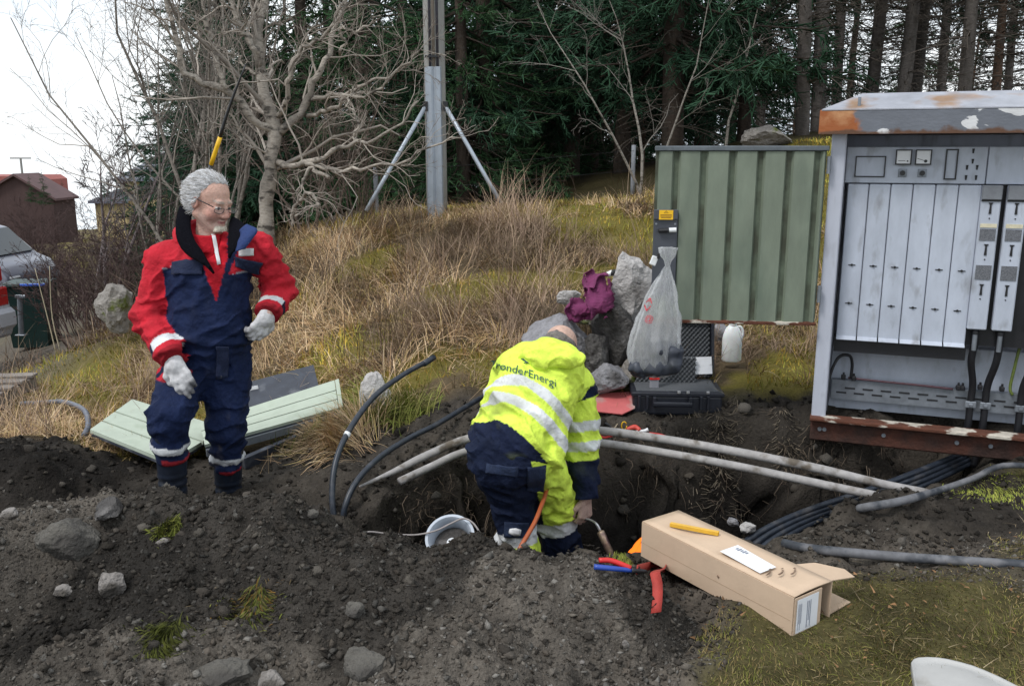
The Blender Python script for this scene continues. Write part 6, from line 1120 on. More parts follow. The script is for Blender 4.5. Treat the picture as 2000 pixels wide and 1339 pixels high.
# conifers
def spruce_mesh(seed, H, Rb, low, dens=1.0, c=(.020, .045, .022), twl=.9, nb=120):
    r = np.random.default_rng(seed); z = np.sort(low + (H * .97 - low) * r.random(nb) ** 1.9); az = r.uniform(0, 2 * math.pi, nb); L = Rb * (1 - z / H) ** .75 * r.uniform(.7, 1.1, nb) + .15; m = 7; s = np.linspace(0, 1, m)
    dr = np.stack([np.cos(az), np.sin(az)], 1); P = np.zeros((nb, m, 3)); P[:, :, :2] = dr[:, None] * (L[:, None] * s)[..., None]; P[:, :, 2] = z[:, None] - L[:, None] * (.42 * s - .20 * s * s * s); P += r.normal(size=P.shape) * .03 * s[None, :, None]
    R = np.linspace(.022, .006, m)[None] * np.ones((nb, 1)); tr_ = Bag(); hz_ = np.linspace(0, H, 16); V, Q, t = tube_arr(np.stack([.05 * np.sin(hz_ * .7 + seed), .05 * np.cos(hz_ * .5), hz_ - .2], 1), np.linspace(.15, .015, 16), 9); k = fbm3(V * np.array([9, 9, 3]), 3, 1)[:, None]; tr_.add(V, Q, t, np.clip(np.array([.085, .065, .052]) * (1 + .5 * k), .01, 1)); add_batch(tr_, P, R, 4, (.06, .045, .036), .2, r)
    cr_ = Bag(); t1, r1 = grow(P, R, int(15 * dens), .34, .85, r, 4, -.10, .12, .10, 1.0, 1, .012, flat=.35); r1 = np.tile(np.array([.008, .012, .011, .004]), (len(t1), 1)); cc = np.asarray(c)
    add_batch(cr_, t1, r1, 3, cc, .45, r); t2, r2 = grow(t1, r1, 13, .36, .85, r, 2, -.10, .14, .02, 1, 1, .01, flat=.55); r2 = np.tile(np.array([.0095, .005]), (len(t2), 1)); add_batch(cr_, t2, r2, 3, cc * 1.15, .5, r)
    dd = Bag(); nd = 40; zd = r.uniform(.3, max(low, .6) + .8, nd); ad = r.uniform(0, 2 * math.pi, nd); Ld = r.uniform(.4, 1.3, nd); PD = np.zeros((nd, 5, 3)); s5 = np.linspace(0, 1, 5); PD[:, :, 0] = np.cos(ad)[:, None] * Ld[:, None] * s5; PD[:, :, 1] = np.sin(ad)[:, None] * Ld[:, None] * s5; PD[:, :, 2] = zd[:, None] - .25 * Ld[:, None] * s5 ** 2; RD = np.tile(np.linspace(.010, .003, 5), (nd, 1)); add_batch(dd, PD, RD, 3, (.13, .11, .09), .3, r); q1, qr = grow(PD, RD, 7, .4, .7, r, 4, 0, .15, .2, 1, .6, .0025); add_batch(dd, q1, qr, 3, (.11, .09, .075), .3, r)
    return tr_, cr_, dd
def pine_mesh(seed, H, low, c=(.022, .045, .024), nb=46, rt=.13, dead=70, tc=(.15, .12, .10)):
    r = np.random.default_rng(seed); tr_ = Bag(); hz_ = np.linspace(0, H, 22); P0 = np.stack([.12 * np.sin(hz_ * .35 + seed) + .02 * hz_ * math.sin(seed), .10 * np.cos(hz_ * .3 + seed), hz_ - .2], 1); V, Q, t = tube_arr(P0, np.linspace(rt, rt * .3, 22), 10); k = fbm3(V * np.array([8, 8, 2.5]), 3, 1)[:, None]; tr_.add(V, Q, t, np.clip(np.array(tc) * (1 + .5 * k), .01, 1))
    def on(z): return np.stack([np.interp(z, hz_, P0[:, 0]), np.interp(z, hz_, P0[:, 1]), z], 1)
    z = low + (H - low) * r.random(nb); az = r.uniform(0, 2 * math.pi, nb); L = r.uniform(.8, 1.9, nb) * (1.1 - .5 * (z - low) / (H - low)); m = 6; s = np.linspace(0, 1, m); P = on(z)[:, None] + np.stack([np.cos(az)[:, None] * L[:, None] * s, np.sin(az)[:, None] * L[:, None] * s, L[:, None] * (.12 * s + .2 * s * s)], -1) + r.normal(size=(nb, m, 3)) * .04 * s[None, :, None]; R = np.tile(np.linspace(.024, .008, m), (nb, 1)); add_batch(tr_, P, R, 4, (.07, .055, .045), .2, r)
    cr_ = Bag(); a, ra = grow(P, R, 9, .40, .8, r, 4, .08, .12, .35, 1, .6, .006); add_batch(cr_, a, ra, 3, (.05, .045, .03), .2, r); a2, ra2 = grow(a, ra, 14, .55, .75, r, 3, .05, .15, .3, 1.0, 1, .006); ra2 = np.tile(np.array([.010, .012, .003]), (len(a2), 1)); add_batch(cr_, a2, ra2, 3, c, .45, r)
    dd = Bag(); zd = r.uniform(.5, low + 1.2, dead); ad = r.uniform(0, 2 * math.pi, dead); Ld = r.uniform(.3, 1.35, dead); s5 = np.linspace(0, 1, 6); PD = on(zd)[:, None] + np.stack([np.cos(ad)[:, None] * Ld[:, None] * s5, np.sin(ad)[:, None] * Ld[:, None] * s5, Ld[:, None] * (.25 * s5 - .45 * s5 ** 2)], -1) + r.normal(size=(dead, 6, 3)) * .03 * s5[None, :, None]; RD = np.tile(np.linspace(.011, .003, 6), (dead, 1)); add_batch(dd, PD, RD, 3, (.12, .10, .085), .3, r); q1, qr = grow(PD, RD, 6, .45, .7, r, 5, 0, .18, .2, 1, .6, .0025); add_batch(dd, q1, qr, 3, (.10, .085, .07), .3, r)
    return tr_, cr_, dd
def conifer(name, bags, loc, label, group, cat_='tree'):
    root = empty(name, loc, label=label, cat=cat_, group=group); bags[0].obj('trunk', M_bark, root); bags[1].obj('crown', M_needle, root); bags[2].obj('dead_branches', M_twig, root); return root
far_ = Vector((0, 0, 0))
protoS = [conifer('spruce_tree', spruce_mesh(201, 11, 2.7, .1, 1.3, (.022, .056, .030), nb=125), far_, 'x', None), conifer('spruce_tree', spruce_mesh(202, 10, 2.2, .7, .9, (.030, .070, .028), nb=105), far_, 'x', None), conifer('spruce_tree', spruce_mesh(203, 12, 2.4, 1.6, .9, (.022, .056, .030), nb=105), far_, 'x', None)]
protoP = [conifer('pine_tree', pine_mesh(211, 11, 2.3, rt=.10, tc=(.12, .105, .095), nb=60, c=(.020, .044, .024)), far_, 'x', None), conifer('pine_tree', pine_mesh(212, 12, 2.7, rt=.115, tc=(.135, .12, .11), dead=110, nb=60, c=(.020, .044, .024)), far_, 'x', None), conifer('pine_tree', pine_mesh(213, 9, 2.0, rt=.075, tc=(.17, .105, .075), dead=110, nb=70, c=(.020, .044, .024)), far_, 'x', None)]
usedp = set()
def put(proto, px, Y, label, sc=1.0, rz=0., group='conifers of the wood', dz=0.):
    o = proto if id(proto) not in usedp else copy_tree(proto); usedp.add(id(proto)); p = at_px(px, Y); o.location = (p[0], p[1], p[2] - .05 + dz); o.scale = (sc, sc, sc); o.rotation_euler = (0, 0, rz); o['label'] = label; o['group'] = group; return o
put(protoS[0], 432, 18.5, 'big dark spruce at the left end of the wood against the sky', .85, .3)
put(protoS[0], 425, 19.5, 'spruce forming the left outline of the wood against the sky', .86, 4.1); put(protoS[0], 465, 18, 'spruce directly behind the left limb of the pale bare tree', .85, 5.3)
put(protoS[0], 452, 16.8, 'spruce close behind the tall grey shrubs', .72, 1.9)
put(protoS[0], 520, 16.5, 'dark spruce behind the crown of the pale bare tree', .8, 2.1)
put(protoS[1], 610, 17, 'spruce behind the right limbs of the pale bare tree', 1.05, 1.0)
put(protoS[1], 720, 15.5, 'spruce just left of the steel pole', .95, 3.2)
put(protoS[2], 800, 19, 'tall spruce trunk right behind the left side of the steel pole', 1.0, .6)
put(protoS[1], 905, 13.8, 'green spruce immediately right of the steel pole', .82, 4.4)
put(protoS[2], 948, 14.6, 'bare trunked spruce right of the pole brace', 1.0, 5.0)
put(protoS[1], 1045, 17.5, 'small spruce in the shade between pole and sapling', .85, 2.4)
put(protoS[2], 1120, 16, 'spruce with drooping branches over the grassy crest', 1.05, 1.6)
put(protoS[2], 1215, 14.5, 'dark spruce whose bough hangs left of the green door', .95, 2.9)
put(protoS[2], 1303, 13.0, 'thick grey trunked spruce rising behind the left part of the door', 1.12, .2)
put(protoS[2], 1440, 15, 'dark thin trunked spruce above the middle of the door', .8, 3.6)
put(protoS[0], 535, 22, 'far spruce filling the gap behind the pale bare tree', 1.1, 4.0); put(protoS[2], 660, 23, 'far spruce behind the left brace of the pole', 1.0, 5.2); put(protoS[2], 1010, 23, 'far spruce deep in the wood right of the pole', 1.1, .9); put(protoS[1], 1170, 24, 'far spruce deep in the wood above the grassy crest', 1.1, 2.2); put(protoS[2], 1360, 22, 'far spruce deep in the wood behind the green door', 1.15, 3.0); put(protoS[0], 870, 26, 'far spruce hidden mostly by the steel pole', 1.1, 3.3)
put(protoP[0], 1552, 12.5, 'straight grey pine left of the cabinet roof', 1.0, .4, dz=-.1)
put(protoP[1], 1578, 13.5, 'second dark pine just right of the straight grey pine', .95, 1.4)
put(protoP[0], 1662, 14.5, 'pine rising above the left end of the cabinet roof', 1.05, 2.4)
put(protoP[1], 1722, 13.8, 'thick pine above the cabinet roof right of the bolt', .95, 3.4)
put(protoP[2], 1745, 16, 'thin orange barked pine above the cabinet roof', .95, 4.4)
put(protoP[1], 1772, 15.5, 'slim grey pine right of the orange barked pine', .9, 5.4)
put(protoP[0], 1840, 13.4, 'pine trunk above the middle of the cabinet roof', 1.0, 1.2)
put(protoP[2], 1905, 14.0, 'dark bushy pine above the right part of the cabinet', 1.0, 2.6)
put(protoP[2], 1975, 13.5, 'dark bushy pine at the upper right corner', 1.05, 3.9)
put(protoP[1], 1620, 19, 'far pine between the grey pine and the cabinet roof', 1.0, .8); put(protoP[0], 1480, 19, 'far pine behind the sapling above the door', 1.0, 4.8); put(protoP[2], 1250, 19, 'far pine behind the forked sapling', 1.0, 5.9); put(protoP[0], 1085, 20.5, 'far pine with bare trunk above the crest', 1.0, .1); put(protoP[2], 760, 22, 'far pine left of the steel pole', 1.05, 2.0)
# crown of the wood above: trees further back on the right keep the ground dim
for i_, (px_, Y_) in enumerate(((580, 27), (700, 29), (830, 30), (960, 29), (1090, 28), (1230, 28), (1320, 27), (1420, 28), (1530, 27), (1640, 28), (1750, 27), (1870, 28), (1990, 27), (1150, 19.5), (985, 18.5))): put((protoS[2], protoS[1], protoP[2])[i_ % 3] if px_ > 1280 else protoS[1 + i_ % 2], px_, Y_, 'conifer number %s from the left in the dim rear row of the wood' % ('one two three four five six seven eight nine ten eleven twelve thirteen fourteen fifteen'.split()[sorted(range(15), key=lambda k: (580, 700, 830, 960, 1090, 1230, 1320, 1420, 1530, 1640, 1750, 1870, 1990, 1150, 985)[k]).index(i_)]), 1.0 + .1 * math.sin(i_), i_ * 1.3)
put(protoP[1], 1800, 20, 'far slim pine behind the cabinet', 1.0, 2.0); put(protoP[0], 1930, 21, 'far pine behind the right part of the cabinet roof', 1.05, 1.0)

# ------------------------------------------------------------------ grass: long dry blades, moss, lawn
def blades(name, x, y, z, L, wd, lean, cols, seed, m=5, label=None, curl=1.0, mt=None, cat='grass', bias=(0, 0)):
    r = np.random.default_rng(seed); n = len(x); az = r.normal(size=n) * 1.0 + 4.5 * fbm2(x * 1.9, y * 1.9, 2, seed) + 1.5; lf_ = np.clip(.95 + .75 * fbm2(x * 1.5 + 5, y * 1.5, 3, seed + 2), .35, 1.6); L = L * np.clip(.85 + .6 * fbm2(x * 2.3, y * 2.3, 2, seed + 5), .4, 1.5); h = np.stack([np.cos(az) + bias[0], np.sin(az) + bias[1]], 1); h /= np.linalg.norm(h, axis=1)[:, None]; s = np.linspace(0, 1, m)[None]; th0 = lean[0] + (lean[1] - lean[0]) * r.random(n); th = th0[:, None] + curl * (r.uniform(.3, 1.3, n))[:, None] * s
    dx = np.sin(th); dz = np.cos(th); st = (L / (m - 1))[:, None]; hx = np.concatenate([np.zeros((n, 1)), np.cumsum(dx[:, :-1] * st, 1)], 1); hz_ = np.concatenate([np.zeros((n, 1)), np.cumsum(dz[:, :-1] * st, 1)], 1); hz_ = np.maximum(hz_, -.01)
    P = np.stack([x[:, None] + h[:, :1] * hx, y[:, None] + h[:, 1:] * hx, z[:, None] + hz_], -1); sd = np.stack([-h[:, 1], h[:, 0], r.uniform(-.4, .4, n)], 1); wdt = wd[:, None] * np.array([1, 1, .9, .7, .12][:m] if m == 5 else np.linspace(1, .15, m))[None]
    V = np.stack([P - sd[:, None] * wdt[..., None] / 2, P + sd[:, None] * wdt[..., None] / 2], 2).reshape(-1, 3); b = (np.arange(n) * m * 2)[:, None]; i = (np.arange(m - 1) * 2)[None]; o = b + i; Q = np.stack([o, o + 1, o + 3, o + 2], -1).reshape(-1, 4); c = np.array(cols)[r.integers(0, len(cols), n)] * r.uniform(.65, 1.3, n)[:, None] * lf_[:, None]
    return mesh_arr(name, V, Q, mt or M_grass, None, True, col=np.repeat(c, m * 2, 0), kind='stuff', label=label, cat=cat)
M_grass = mat('dry_grass', attr=True, rough=.85, var=.15, scale=20, spec=.15)
STR = [(.49, .345, .205), (.42, .285, .165), (.56, .43, .28), (.35, .225, .125), (.26, .165, .09), (.38, .28, .12)]; GRN = [(.17, .19, .035), (.22, .22, .05), (.13, .155, .03), (.28, .24, .06), (.30, .20, .04)]; BRN = [(.20, .14, .10), (.16, .11, .08), (.26, .19, .13)]
def scat(n, x0, x1, y0, y1, cond, seed):
    r = np.random.default_rng(seed); x = r.uniform(x0, x1, n * 3); y = y0 + (y1 - y0) * r.random(n * 3) ** 1.25; k = cond(x, y); return x[k][:n], y[k][:n]
jugx = lambda x, y: (np.abs(x - jp[0] * y / 5.6) < .10) & (y > 5.05) & (y < 5.75)
bank = lambda x, y: ~jugx(x, y) & (soil_d(x, y) > .03) & (y > 4.5) & (np.abs(x) < y * .66 + .4) & ~((x > 1.55) & (y < 5.2) & (y > 4.3))
mossy = lambda x, y: fbm2(x * 1.6, y * 1.6, 4, 41) + .9 * sstep(-.3, 1.0, x) * sstep(6.2, 7.6, y)
dens = lambda x, y, s: fbm2(x * 2.4, y * 2.4, 3, s) 
x, y = scat(42000, -7, 6, 4.7, 10.5, lambda x, y: bank(x, y) & (np.hypot(x - jp[0], y - 5.5) > .16) & (mossy(x, y) < .42 + .3 * np.random.default_rng(1).random(len(x))) & (dens(x, y, 81) > -.35) & ~((x < -3.4) & (y > 7.2)), 301); z = ground_h(x, y, False); r = np.random.default_rng(302)
blades('dry_grass', x, y, z, r.uniform(.10, .36, len(x)) * (1 - .45 * sstep(7.8, 9.2, y) * sstep(-1.5, 0, x)), r.uniform(.003, .0065, len(x)) * (.7 + .06 * y), (.35, 1.55), STR, 303, 4, curl=1.0)
x, y = scat(16000, -5, 4, 5.0, 9.5, lambda x, y: bank(x, y) & (dens(x, y, 83) > .1) & (mossy(x, y) < .35), 311); z = ground_h(x, y, False); blades('brown_stalks', x, y, z, r.uniform(.2, .6, len(x)), r.uniform(.002, .0045, len(x)) * (.7 + .06 * y), (.1, 1.2), BRN, 312, 5, curl=.8)
x, y = scat(40000, -5.5, 6, 4.9, 11.5, lambda x, y: bank(x, y) & (mossy(x, y) > .08), 321); z = ground_h(x, y, False); blades('moss_tufts', x, y, z, r.uniform(.03, .11, len(x)), r.uniform(.004, .008, len(x)) * (.6 + .07 * y), (.0, 1.2), [(.27, .26, .045), (.34, .29, .06), (.20, .21, .04), (.42, .29, .05), (.36, .23, .04)], 322, 3, curl=.8)
x, y = scat(38000, .3, 3.0, 1.9, 4.1, lambda x, y: (soil_d(x, y) > -.03 + .05 * fbm2(x * 9, y * 9, 2, 7)), 331); z = ground_h(x, y, False); blades('lawn_moss', x, y, z, r.uniform(.010, .036, len(x)), r.uniform(.0018, .0036, len(x)), (.2, 1.4), [(.135, .14, .03), (.165, .16, .04), (.095, .10, .022), (.20, .15, .06), (.24, .19, .09), (.15, .105, .045), (.11, .08, .04)], 332, 3, curl=.9)
def tuft(px, py, n, L, cols, seed, rad_, name='grass_tuft', label=None, lean=(.1, 1.2)):
    q = onsurf(px, py); r = np.random.default_rng(seed); x = q[0] + r.normal(size=n) * rad_; y = q[1] + r.normal(size=n) * rad_; z = surf(x, y); o = blades(name, x, y, z, r.uniform(L * .4, L, n), r.uniform(.002, .005, n), lean, cols, seed, 5, curl=1.0); setp(o, label, 'grass')
    if name not in ('root_tuft', 'moss_tuft', 'moss_sod', 'turf_patch'): del o['kind']
    return o
tuft(325, 1040, 350, .035, GRN[:3], 401, .022, 'moss_tuft', 'small bright moss tuft on the heap below the boots')
tuft(490, 1190, 1300, .05, GRN[:3] + [(.07, .075, .02), (.06, .05, .03), (.30, .17, .04), (.2, .15, .08)], 402, .045, 'moss_sod', 'mossy sod with orange tips in the middle of the heap', (.3, 1.6))
tuft(318, 1262, 700, .035, [(.10, .115, .02), (.05, .055, .015), (.14, .15, .03)], 403, .038, 'moss_sod', 'dark green mossy sod at the lower left of the heap', (.3, 1.5))
tuft(1218, 1098, 500, .03, GRN[:3], 404, .03, 'moss_tuft', 'green moss tuft between the torch and the cardboard box')
tuft(770, 810, 1500, .26, [(.12, .15, .03), (.16, .17, .04), (.20, .19, .06)], 405, .10, 'grass_tuft', 'big green grass tuft right of the pale stone stub')
tuft(585, 872, 500, .16, [(.22, .30, .05), (.30, .32, .08), (.40, .32, .16)], 406, .07, 'grass_tuft', 'fresh green grass tuft under the slatted cover')
tuft(660, 850, 1600, .26, STR, 407, .13, 'straw_tuft', 'straw coloured tuft between slatted cover and black cable', (.3, 1.6))
tuft(140, 815, 900, .20, STR + GRN[:1], 408, .13, 'straw_tuft', 'round straw tuft inside the bend of the grey hose', (.2, 1.4))
tuft(1530, 850, 300, .08, [(.10, .085, .065), (.14, .115, .085), (.07, .055, .04)], 409, .05, 'root_tuft', 'brown roots hanging over the pit edge left of the cabinet', (.8, 2.4))
tuft(1400, 850, 900, .14, [(.10, .085, .065), (.14, .115, .085)], 410, .09, 'root_tuft', 'dark fibrous roots on the soil right of the tool case', (.6, 2.2))
tuft(1960, 965, 700, .03, GRN[:3], 411, .09, 'turf_patch', 'yellow green turf at the right edge under the cabinet corner')
for px, lab in ((97, 'thin tall dry reed left of the boulder'), (88, 'thin bent dry reed in front of the bin')): P0 = at_px(px, 8.5); tube('dry_reed', [P0, P0 + [-.05, 0, .4], P0 + [-.12 if px < 90 else -.02, 0, .9]], [.007, .003], mat('reed', (.42, .36, .25), rough=.8, var=.1), m=8, n=5, label=lab, cat='reed')
# torn roots along the far pit edge: uncountable threads
r = np.random.default_rng(77); n = 420; t = r.random(n); PE = np.array([(-.55, 4.36), (-.2, 4.6), (.3, 4.72), (.9, 4.78), (1.6, 4.74), (2.2, 4.8)]); d_ = np.r_[0, np.cumsum(np.linalg.norm(np.diff(PE, axis=0), axis=1))]; ex = np.interp(t * d_[-1], d_, PE[:, 0]) + r.normal(size=n) * .03; ey = np.interp(t * d_[-1], d_, PE[:, 1]) - r.uniform(-.03, .16, n); ez = ground_h(ex, ey, False) + .02
P = np.zeros((n, 5, 3)); P[:, 0] = np.stack([ex, ey, ez], 1); dv = np.stack([r.normal(size=n) * .5, -np.abs(r.normal(size=n)) * .5 - .2, r.uniform(-.9, .3, n)], 1)
for k in range(1, 5): dv = dv + r.normal(size=(n, 3)) * .5 + [0, 0, -.35]; dv /= np.linalg.norm(dv, axis=1)[:, None]; P[:, k] = P[:, k - 1] + dv * (r.uniform(.015, .05, n))[:, None]
rb_ = Bag(); add_batch(rb_, P, np.tile(np.linspace(.0022, .0008, 5), (n, 1)) * r.uniform(.5, 1.6, (n, 1)), 3, (.13, .10, .075), .5, r); rb_.obj('torn_roots', M_twig, kind='stuff')

# litter on the near turf: straw bits and dead leaves
x, y = scat(900, .4, 3.0, 2.0, 3.8, lambda x, y: soil_d(x, y) > -.15, 341); z = ground_h(x, y, False) + .012; r = np.random.default_rng(342); blades('straw_litter', x, y, z, r.uniform(.03, .10, len(x)), r.uniform(.0015, .003, len(x)), (1.25, 1.6), [(.42, .33, .21), (.33, .25, .15), (.24, .17, .10)], 343, 4, curl=.25)
x, y = scat(420, .35, 3.0, 2.0, 3.9, lambda x, y: soil_d(x, y) > -.1, 345); z = ground_h(x, y, False) + .016; blades('dead_leaves', x, y, z, r.uniform(.014, .032, len(x)), r.uniform(.008, .016, len(x)), (.9, 1.5), [(.12, .065, .03), (.18, .10, .05), (.08, .05, .03)], 346, 4, curl=.6)
# ------------------------------------------------------------------ utility pole with cable guard and two steel braces
M_pole = mat('weathered_pole', (.26, .255, .24), rough=.85, var=.2, scale=5, bump=.2, bscale=30, stretch=(3, 3, .4)); M_guard = mat('galvanised_guard', (.36, .40, .45), rough=.4, metal=.3, var=.15, scale=5)
pb = PY(855, 400, 9.5); pole = empty('utility_pole', (pb[0], 9.5, gz(pb[0], 9.5)), label='grey utility pole with steel cable guard and two slanting braces', cat='pole'); z0 = pole.location.z
tube('pole_shaft', [(-.012, .05, -.3), (-.012, .05, 3), (-.012, .05, 8)], [.112, .110, .10], M_pole, pole, n=20, m=10)
gtop = PY(850, 130, 9.4)[2] - z0
b = BM(); prof2 = [(-.098, -.06), (-.085, -.088), (-.04, -.098), (-.012, -.078), (.016, -.098), (.055, -.088), (.062, -.06)]
for k in range(len(prof2) - 1): (x0, y0), (x1, y1) = prof2[k], prof2[k + 1]; vs = [b.b.verts.new((x0, y0, -.1)), b.b.verts.new((x1, y1, -.1)), b.b.verts.new((x1, y1, gtop)), b.b.verts.new((x0, y0, gtop))]; b.b.faces.new(vs)
o = b.obj('cable_guard', M_guard, pole); s_ = o.modifiers.new('s', 'SOLIDIFY'); s_.thickness = .006
for x in (-.048, .028): tube('riser_cable', [(x, -.055, gtop - .1), (x, -.055, gtop + 3), (x, -.05, 7.5)], .014, mat('riser_skin', (.05, .05, .065), rough=.5, var=.3, scale=10), pole, n=8, m=6)
tube('riser_duct', [(-.012, -.062, gtop - .1), (-.012, -.062, gtop + 3), (-.012, -.057, 7.5)], .016, mat('riser_duct_brown', (.20, .17, .14), rough=.7, var=.2), pole, n=8, m=6)
for z in (gtop + .1, gtop + .75, gtop + 1.5): BM().box((-.015, -.085, z), (.16, .03, .02)).obj('cable_bracket', M_blk, pole)
for (ax_, ay), (bx_, by) in (((831, 208), (722, 400)), ((870, 208), (972, 386))):
    P0 = PY(ax_, ay, 9.42); P1 = PY(bx_, by, 8.95 if bx_ < 800 else 9.1); d = P1 - P0; P1 = P0 + d * 1.06; under(tube('brace', [P0, P1], .022, M_guard, pole, n=10, m=4), pole); under(BM().box(P0, (.05, .05, .10), .004).obj('brace_clamp', M_blk, pole), pole)
# telescopic stick with yellow grip behind the standing man
s0 = PY(395, 400, 6.6); s1 = PY(425, 268, 6.55); s2 = PY(480, 125, 6.5); sb_ = s0 + (s0 - s1) * 1.6; sb_[2] = gz(sb_[0], sb_[1]) - .02; stk2 = empty('telescopic_stick', sb_, label='black telescopic stick with yellow section sticking up behind the man', cat='stick')
under(tube('lower_section', [sb_, s0, PY(412, 322, 6.58)], .016, M_blk, stk2, m=8), stk2); under(tube('yellow_section', [PY(412, 322, 6.58), PY(430, 268, 6.55)], .0165, M_yel, stk2, m=4), stk2); under(tube('upper_section', [PY(430, 268, 6.55), PY(446, 215, 6.53), s2], [.013, .010, .005], M_blk, stk2, m=8), stk2)
# fence along the wood
M_fence = mat('grey_fence_post', (.22, .23, .25), rough=.8, var=.2, scale=10); FP = []
for px, Y, lab in ((738, 11.2, 'grey fence post just right of the steel pole foot'), (1232, 11.6, 'grey fence post left of the forked sapling')):
    p = at_px(px, Y); FP.append(p); tube('fence_post', [p + [0, 0, -.1], p + [0, 0, .62]], .028, M_fence, n=10, m=4, label=lab, cat='fence post', group='fence posts at the wood edge')
for h, lab in ((.55, 'upper wire of the fence along the wood'), (.3, 'lower wire of the fence along the wood')): tube('fence_wire', [p + [0, -.03, h] for p in FP], .002, M_dark, n=5, m=30, label=lab, cat='wire')
# ------------------------------------------------------------------ vehicles, bin
M_glass = mat('car_glass', (.015, .022, .028), rough=.08, var=.1, scale=2, spec=.8); M_tyre = mat('tyre', (.012, .012, .013), rough=.8, var=.2, scale=30); M_rim = mat('wheel_rim', (.30, .30, .31), rough=.35, metal=.6, var=.1); M_tail = mat('tail_lamp', (.42, .008, .010), rough=.15, var=.15, scale=14, coat=.5); M_silver = mat('silver_paint', (.50, .51, .56), rough=.3, metal=.0, var=.05, coat=.5); M_dgrey = mat('dark_grey_paint', (.15, .15, .19), rough=.3, metal=.0, var=.06, coat=.5)
def vehicle(name, loc, rz, prof_, width, paint, label, lower=None, wheels=(), tumble=.10):
    """side profile (x,z) pulled to a body, the glass house leaning inwards"""
    root = empty(name, loc, rz, label=label, cat='car'); zt = max(z for _, z in prof_); zb = min(z for _, z in prof_); b = BM(); L = []; R_ = []
    for x, z in prof_:
        ins = tumble * max(0, (z - .95) / (zt - .95)) + .05 * max(0, (.45 - z)); L.append(b.b.verts.new((x, -width / 2 + ins, z))); R_.append(b.b.verts.new((x, width / 2 - ins, z)))
    n = len(prof_); b.b.faces.new(L); b.b.faces.new(R_[::-1])
    for i in range(n): j = (i + 1) % n; b.b.faces.new((L[i], R_[i], R_[j], L[j]))
    o = b.obj('car_body', paint, root, smooth=True); m_ = o.modifiers.new('bev', 'BEVEL'); m_.width = .05; m_.segments = 3; m_.limit_method = 'ANGLE'; m_.angle_limit = math.radians(22)
    for x, r_ in wheels:
        for s in (-1, 1):
            y = s * (width / 2 - .10); wv_ = BM().lathe([(r_ * .62, -.10), (r_ * .95, -.10), (r_, -.07), (r_, .07), (r_ * .95, .10), (r_ * .62, .10)], 28).obj('wheel', M_tyre, root, smooth=True); wv_.location = (x, y, r_); wv_.rotation_euler = (math.pi / 2, 0, 0); BM().lathe([(.02, .085), (r_ * .3, .075), (r_ * .6, .095), (r_ * .63, .09), (r_ * .63, -.09), (.02, -.08)], 24).obj('rim', M_rim, wv_, smooth=True)
    def side(name_, poly, m, inset=.0, off=.012, parent=root):
        for s in (-1,): 
            P = [(x, s * (width / 2 - tumble * max(0, (z - .95) / (zt - .95)) + off), z) for x, z in poly]; BM().prism(P, (0, -s * .02, 0)).obj(name_, m, parent)
    return root, side
# parked van, nose to the right
vx, vy = -9.62, 17.6; vz = gz(vx - 1.5, vy); V1 = [(-4.6, .32), (-4.62, 1.0), (-4.5, 1.5), (-4.3, 1.64), (-1.35, 1.66), (-1.0, 1.58), (-.46, 1.04), (-.18, .92), (-.03, .72), (.02, .48), (-.03, .28), (-.2, .24), (-4.4, .24)]
van, side = vehicle('parked_van', (vx, vy, -1.42), math.radians(-4), V1, 1.75, M_dgrey, 'dark grey van with roof rack parked behind the green bin', wheels=((-.62, .32), (-3.6, .32)))
side('side_window', [(-1.12, 1.03), (-.58, 1.03), (-.98, 1.46), (-1.14, 1.5)], M_glass); side('side_window', [(-2.3, 1.03), (-1.24, 1.03), (-1.26, 1.5), (-2.3, 1.52)], M_glass); side('rub_strip', [(-4.4, .56), (-.9, .58), (-.9, .66), (-4.4, .66)], M_silver); side('door_handle', [(-1.12, .88), (-1.0, .88), (-1.0, .92), (-1.12, .92)], M_silver); side('bumper', [(-.55, .28), (.02, .30), (.03, .50), (-.5, .52)], M_silver, off=.03)
BM().prism([(-.96, -.70, 1.55), (-.50, -.74, 1.08), (-.50, .74, 1.08), (-.96, .70, 1.55)], (.02, 0, .02)).obj('windscreen', M_glass, van); BM().box((-.52, -.98, 1.06), (.12, .20, .17), .03).obj('mirror', M_blk, van); BM().box((-.08, -.62, .66), (.16, .34, .14), .03).obj('headlight', M_lens_c if 'M_lens_c' in globals() else M_rim, van)
rk = BM().box((-3.2, 0, 1.86), (2.6, 1.3, .05), .01).box((-3.2, -.5, 1.90), (2.7, .14, .07), .02).box((-3.2, .3, 1.90), (2.7, .14, .07), .02).obj('roof_rack', M_galv, van)
for x in (-2.2, -4.0): BM().box((x, 0, 1.73), (.06, 1.2, .22)).obj('rack_foot', M_blk, van)
# nearer car, tail to the right
tx, ty = -6.40, 10.0; V2 = [(-4.3, .3), (-4.3, .9), (-3.3, 1.05), (-2.6, 1.55), (-.6, 1.62), (-.30, 1.5), (-.10, 1.0), (-.02, .62), (.0, .40), (-.05, .26), (-4.2, .24)]
car2, side = vehicle('silver_car', (tx, ty, -.86), math.radians(-10), V2, 1.72, M_silver, 'silver car with red tail lamps cut off at the left edge', wheels=((-.78, .32), (-3.5, .32)))
side('tail_lamp', [(-.20, .66), (-.035, .66), (-.07, .90), (-.22, .90)], M_tail, off=.014); side('tail_lamp', [(-.24, .96), (-.085, .96), (-.12, 1.12), (-.26, 1.12)], M_tail, off=.014); side('side_window', [(-1.7, 1.08), (-.42, 1.08), (-.55, 1.48), (-1.6, 1.5)], M_glass); BM().box((-.02, 0, .50), (.12, 1.76, .26), .05).obj('bumper', M_silver, car2)
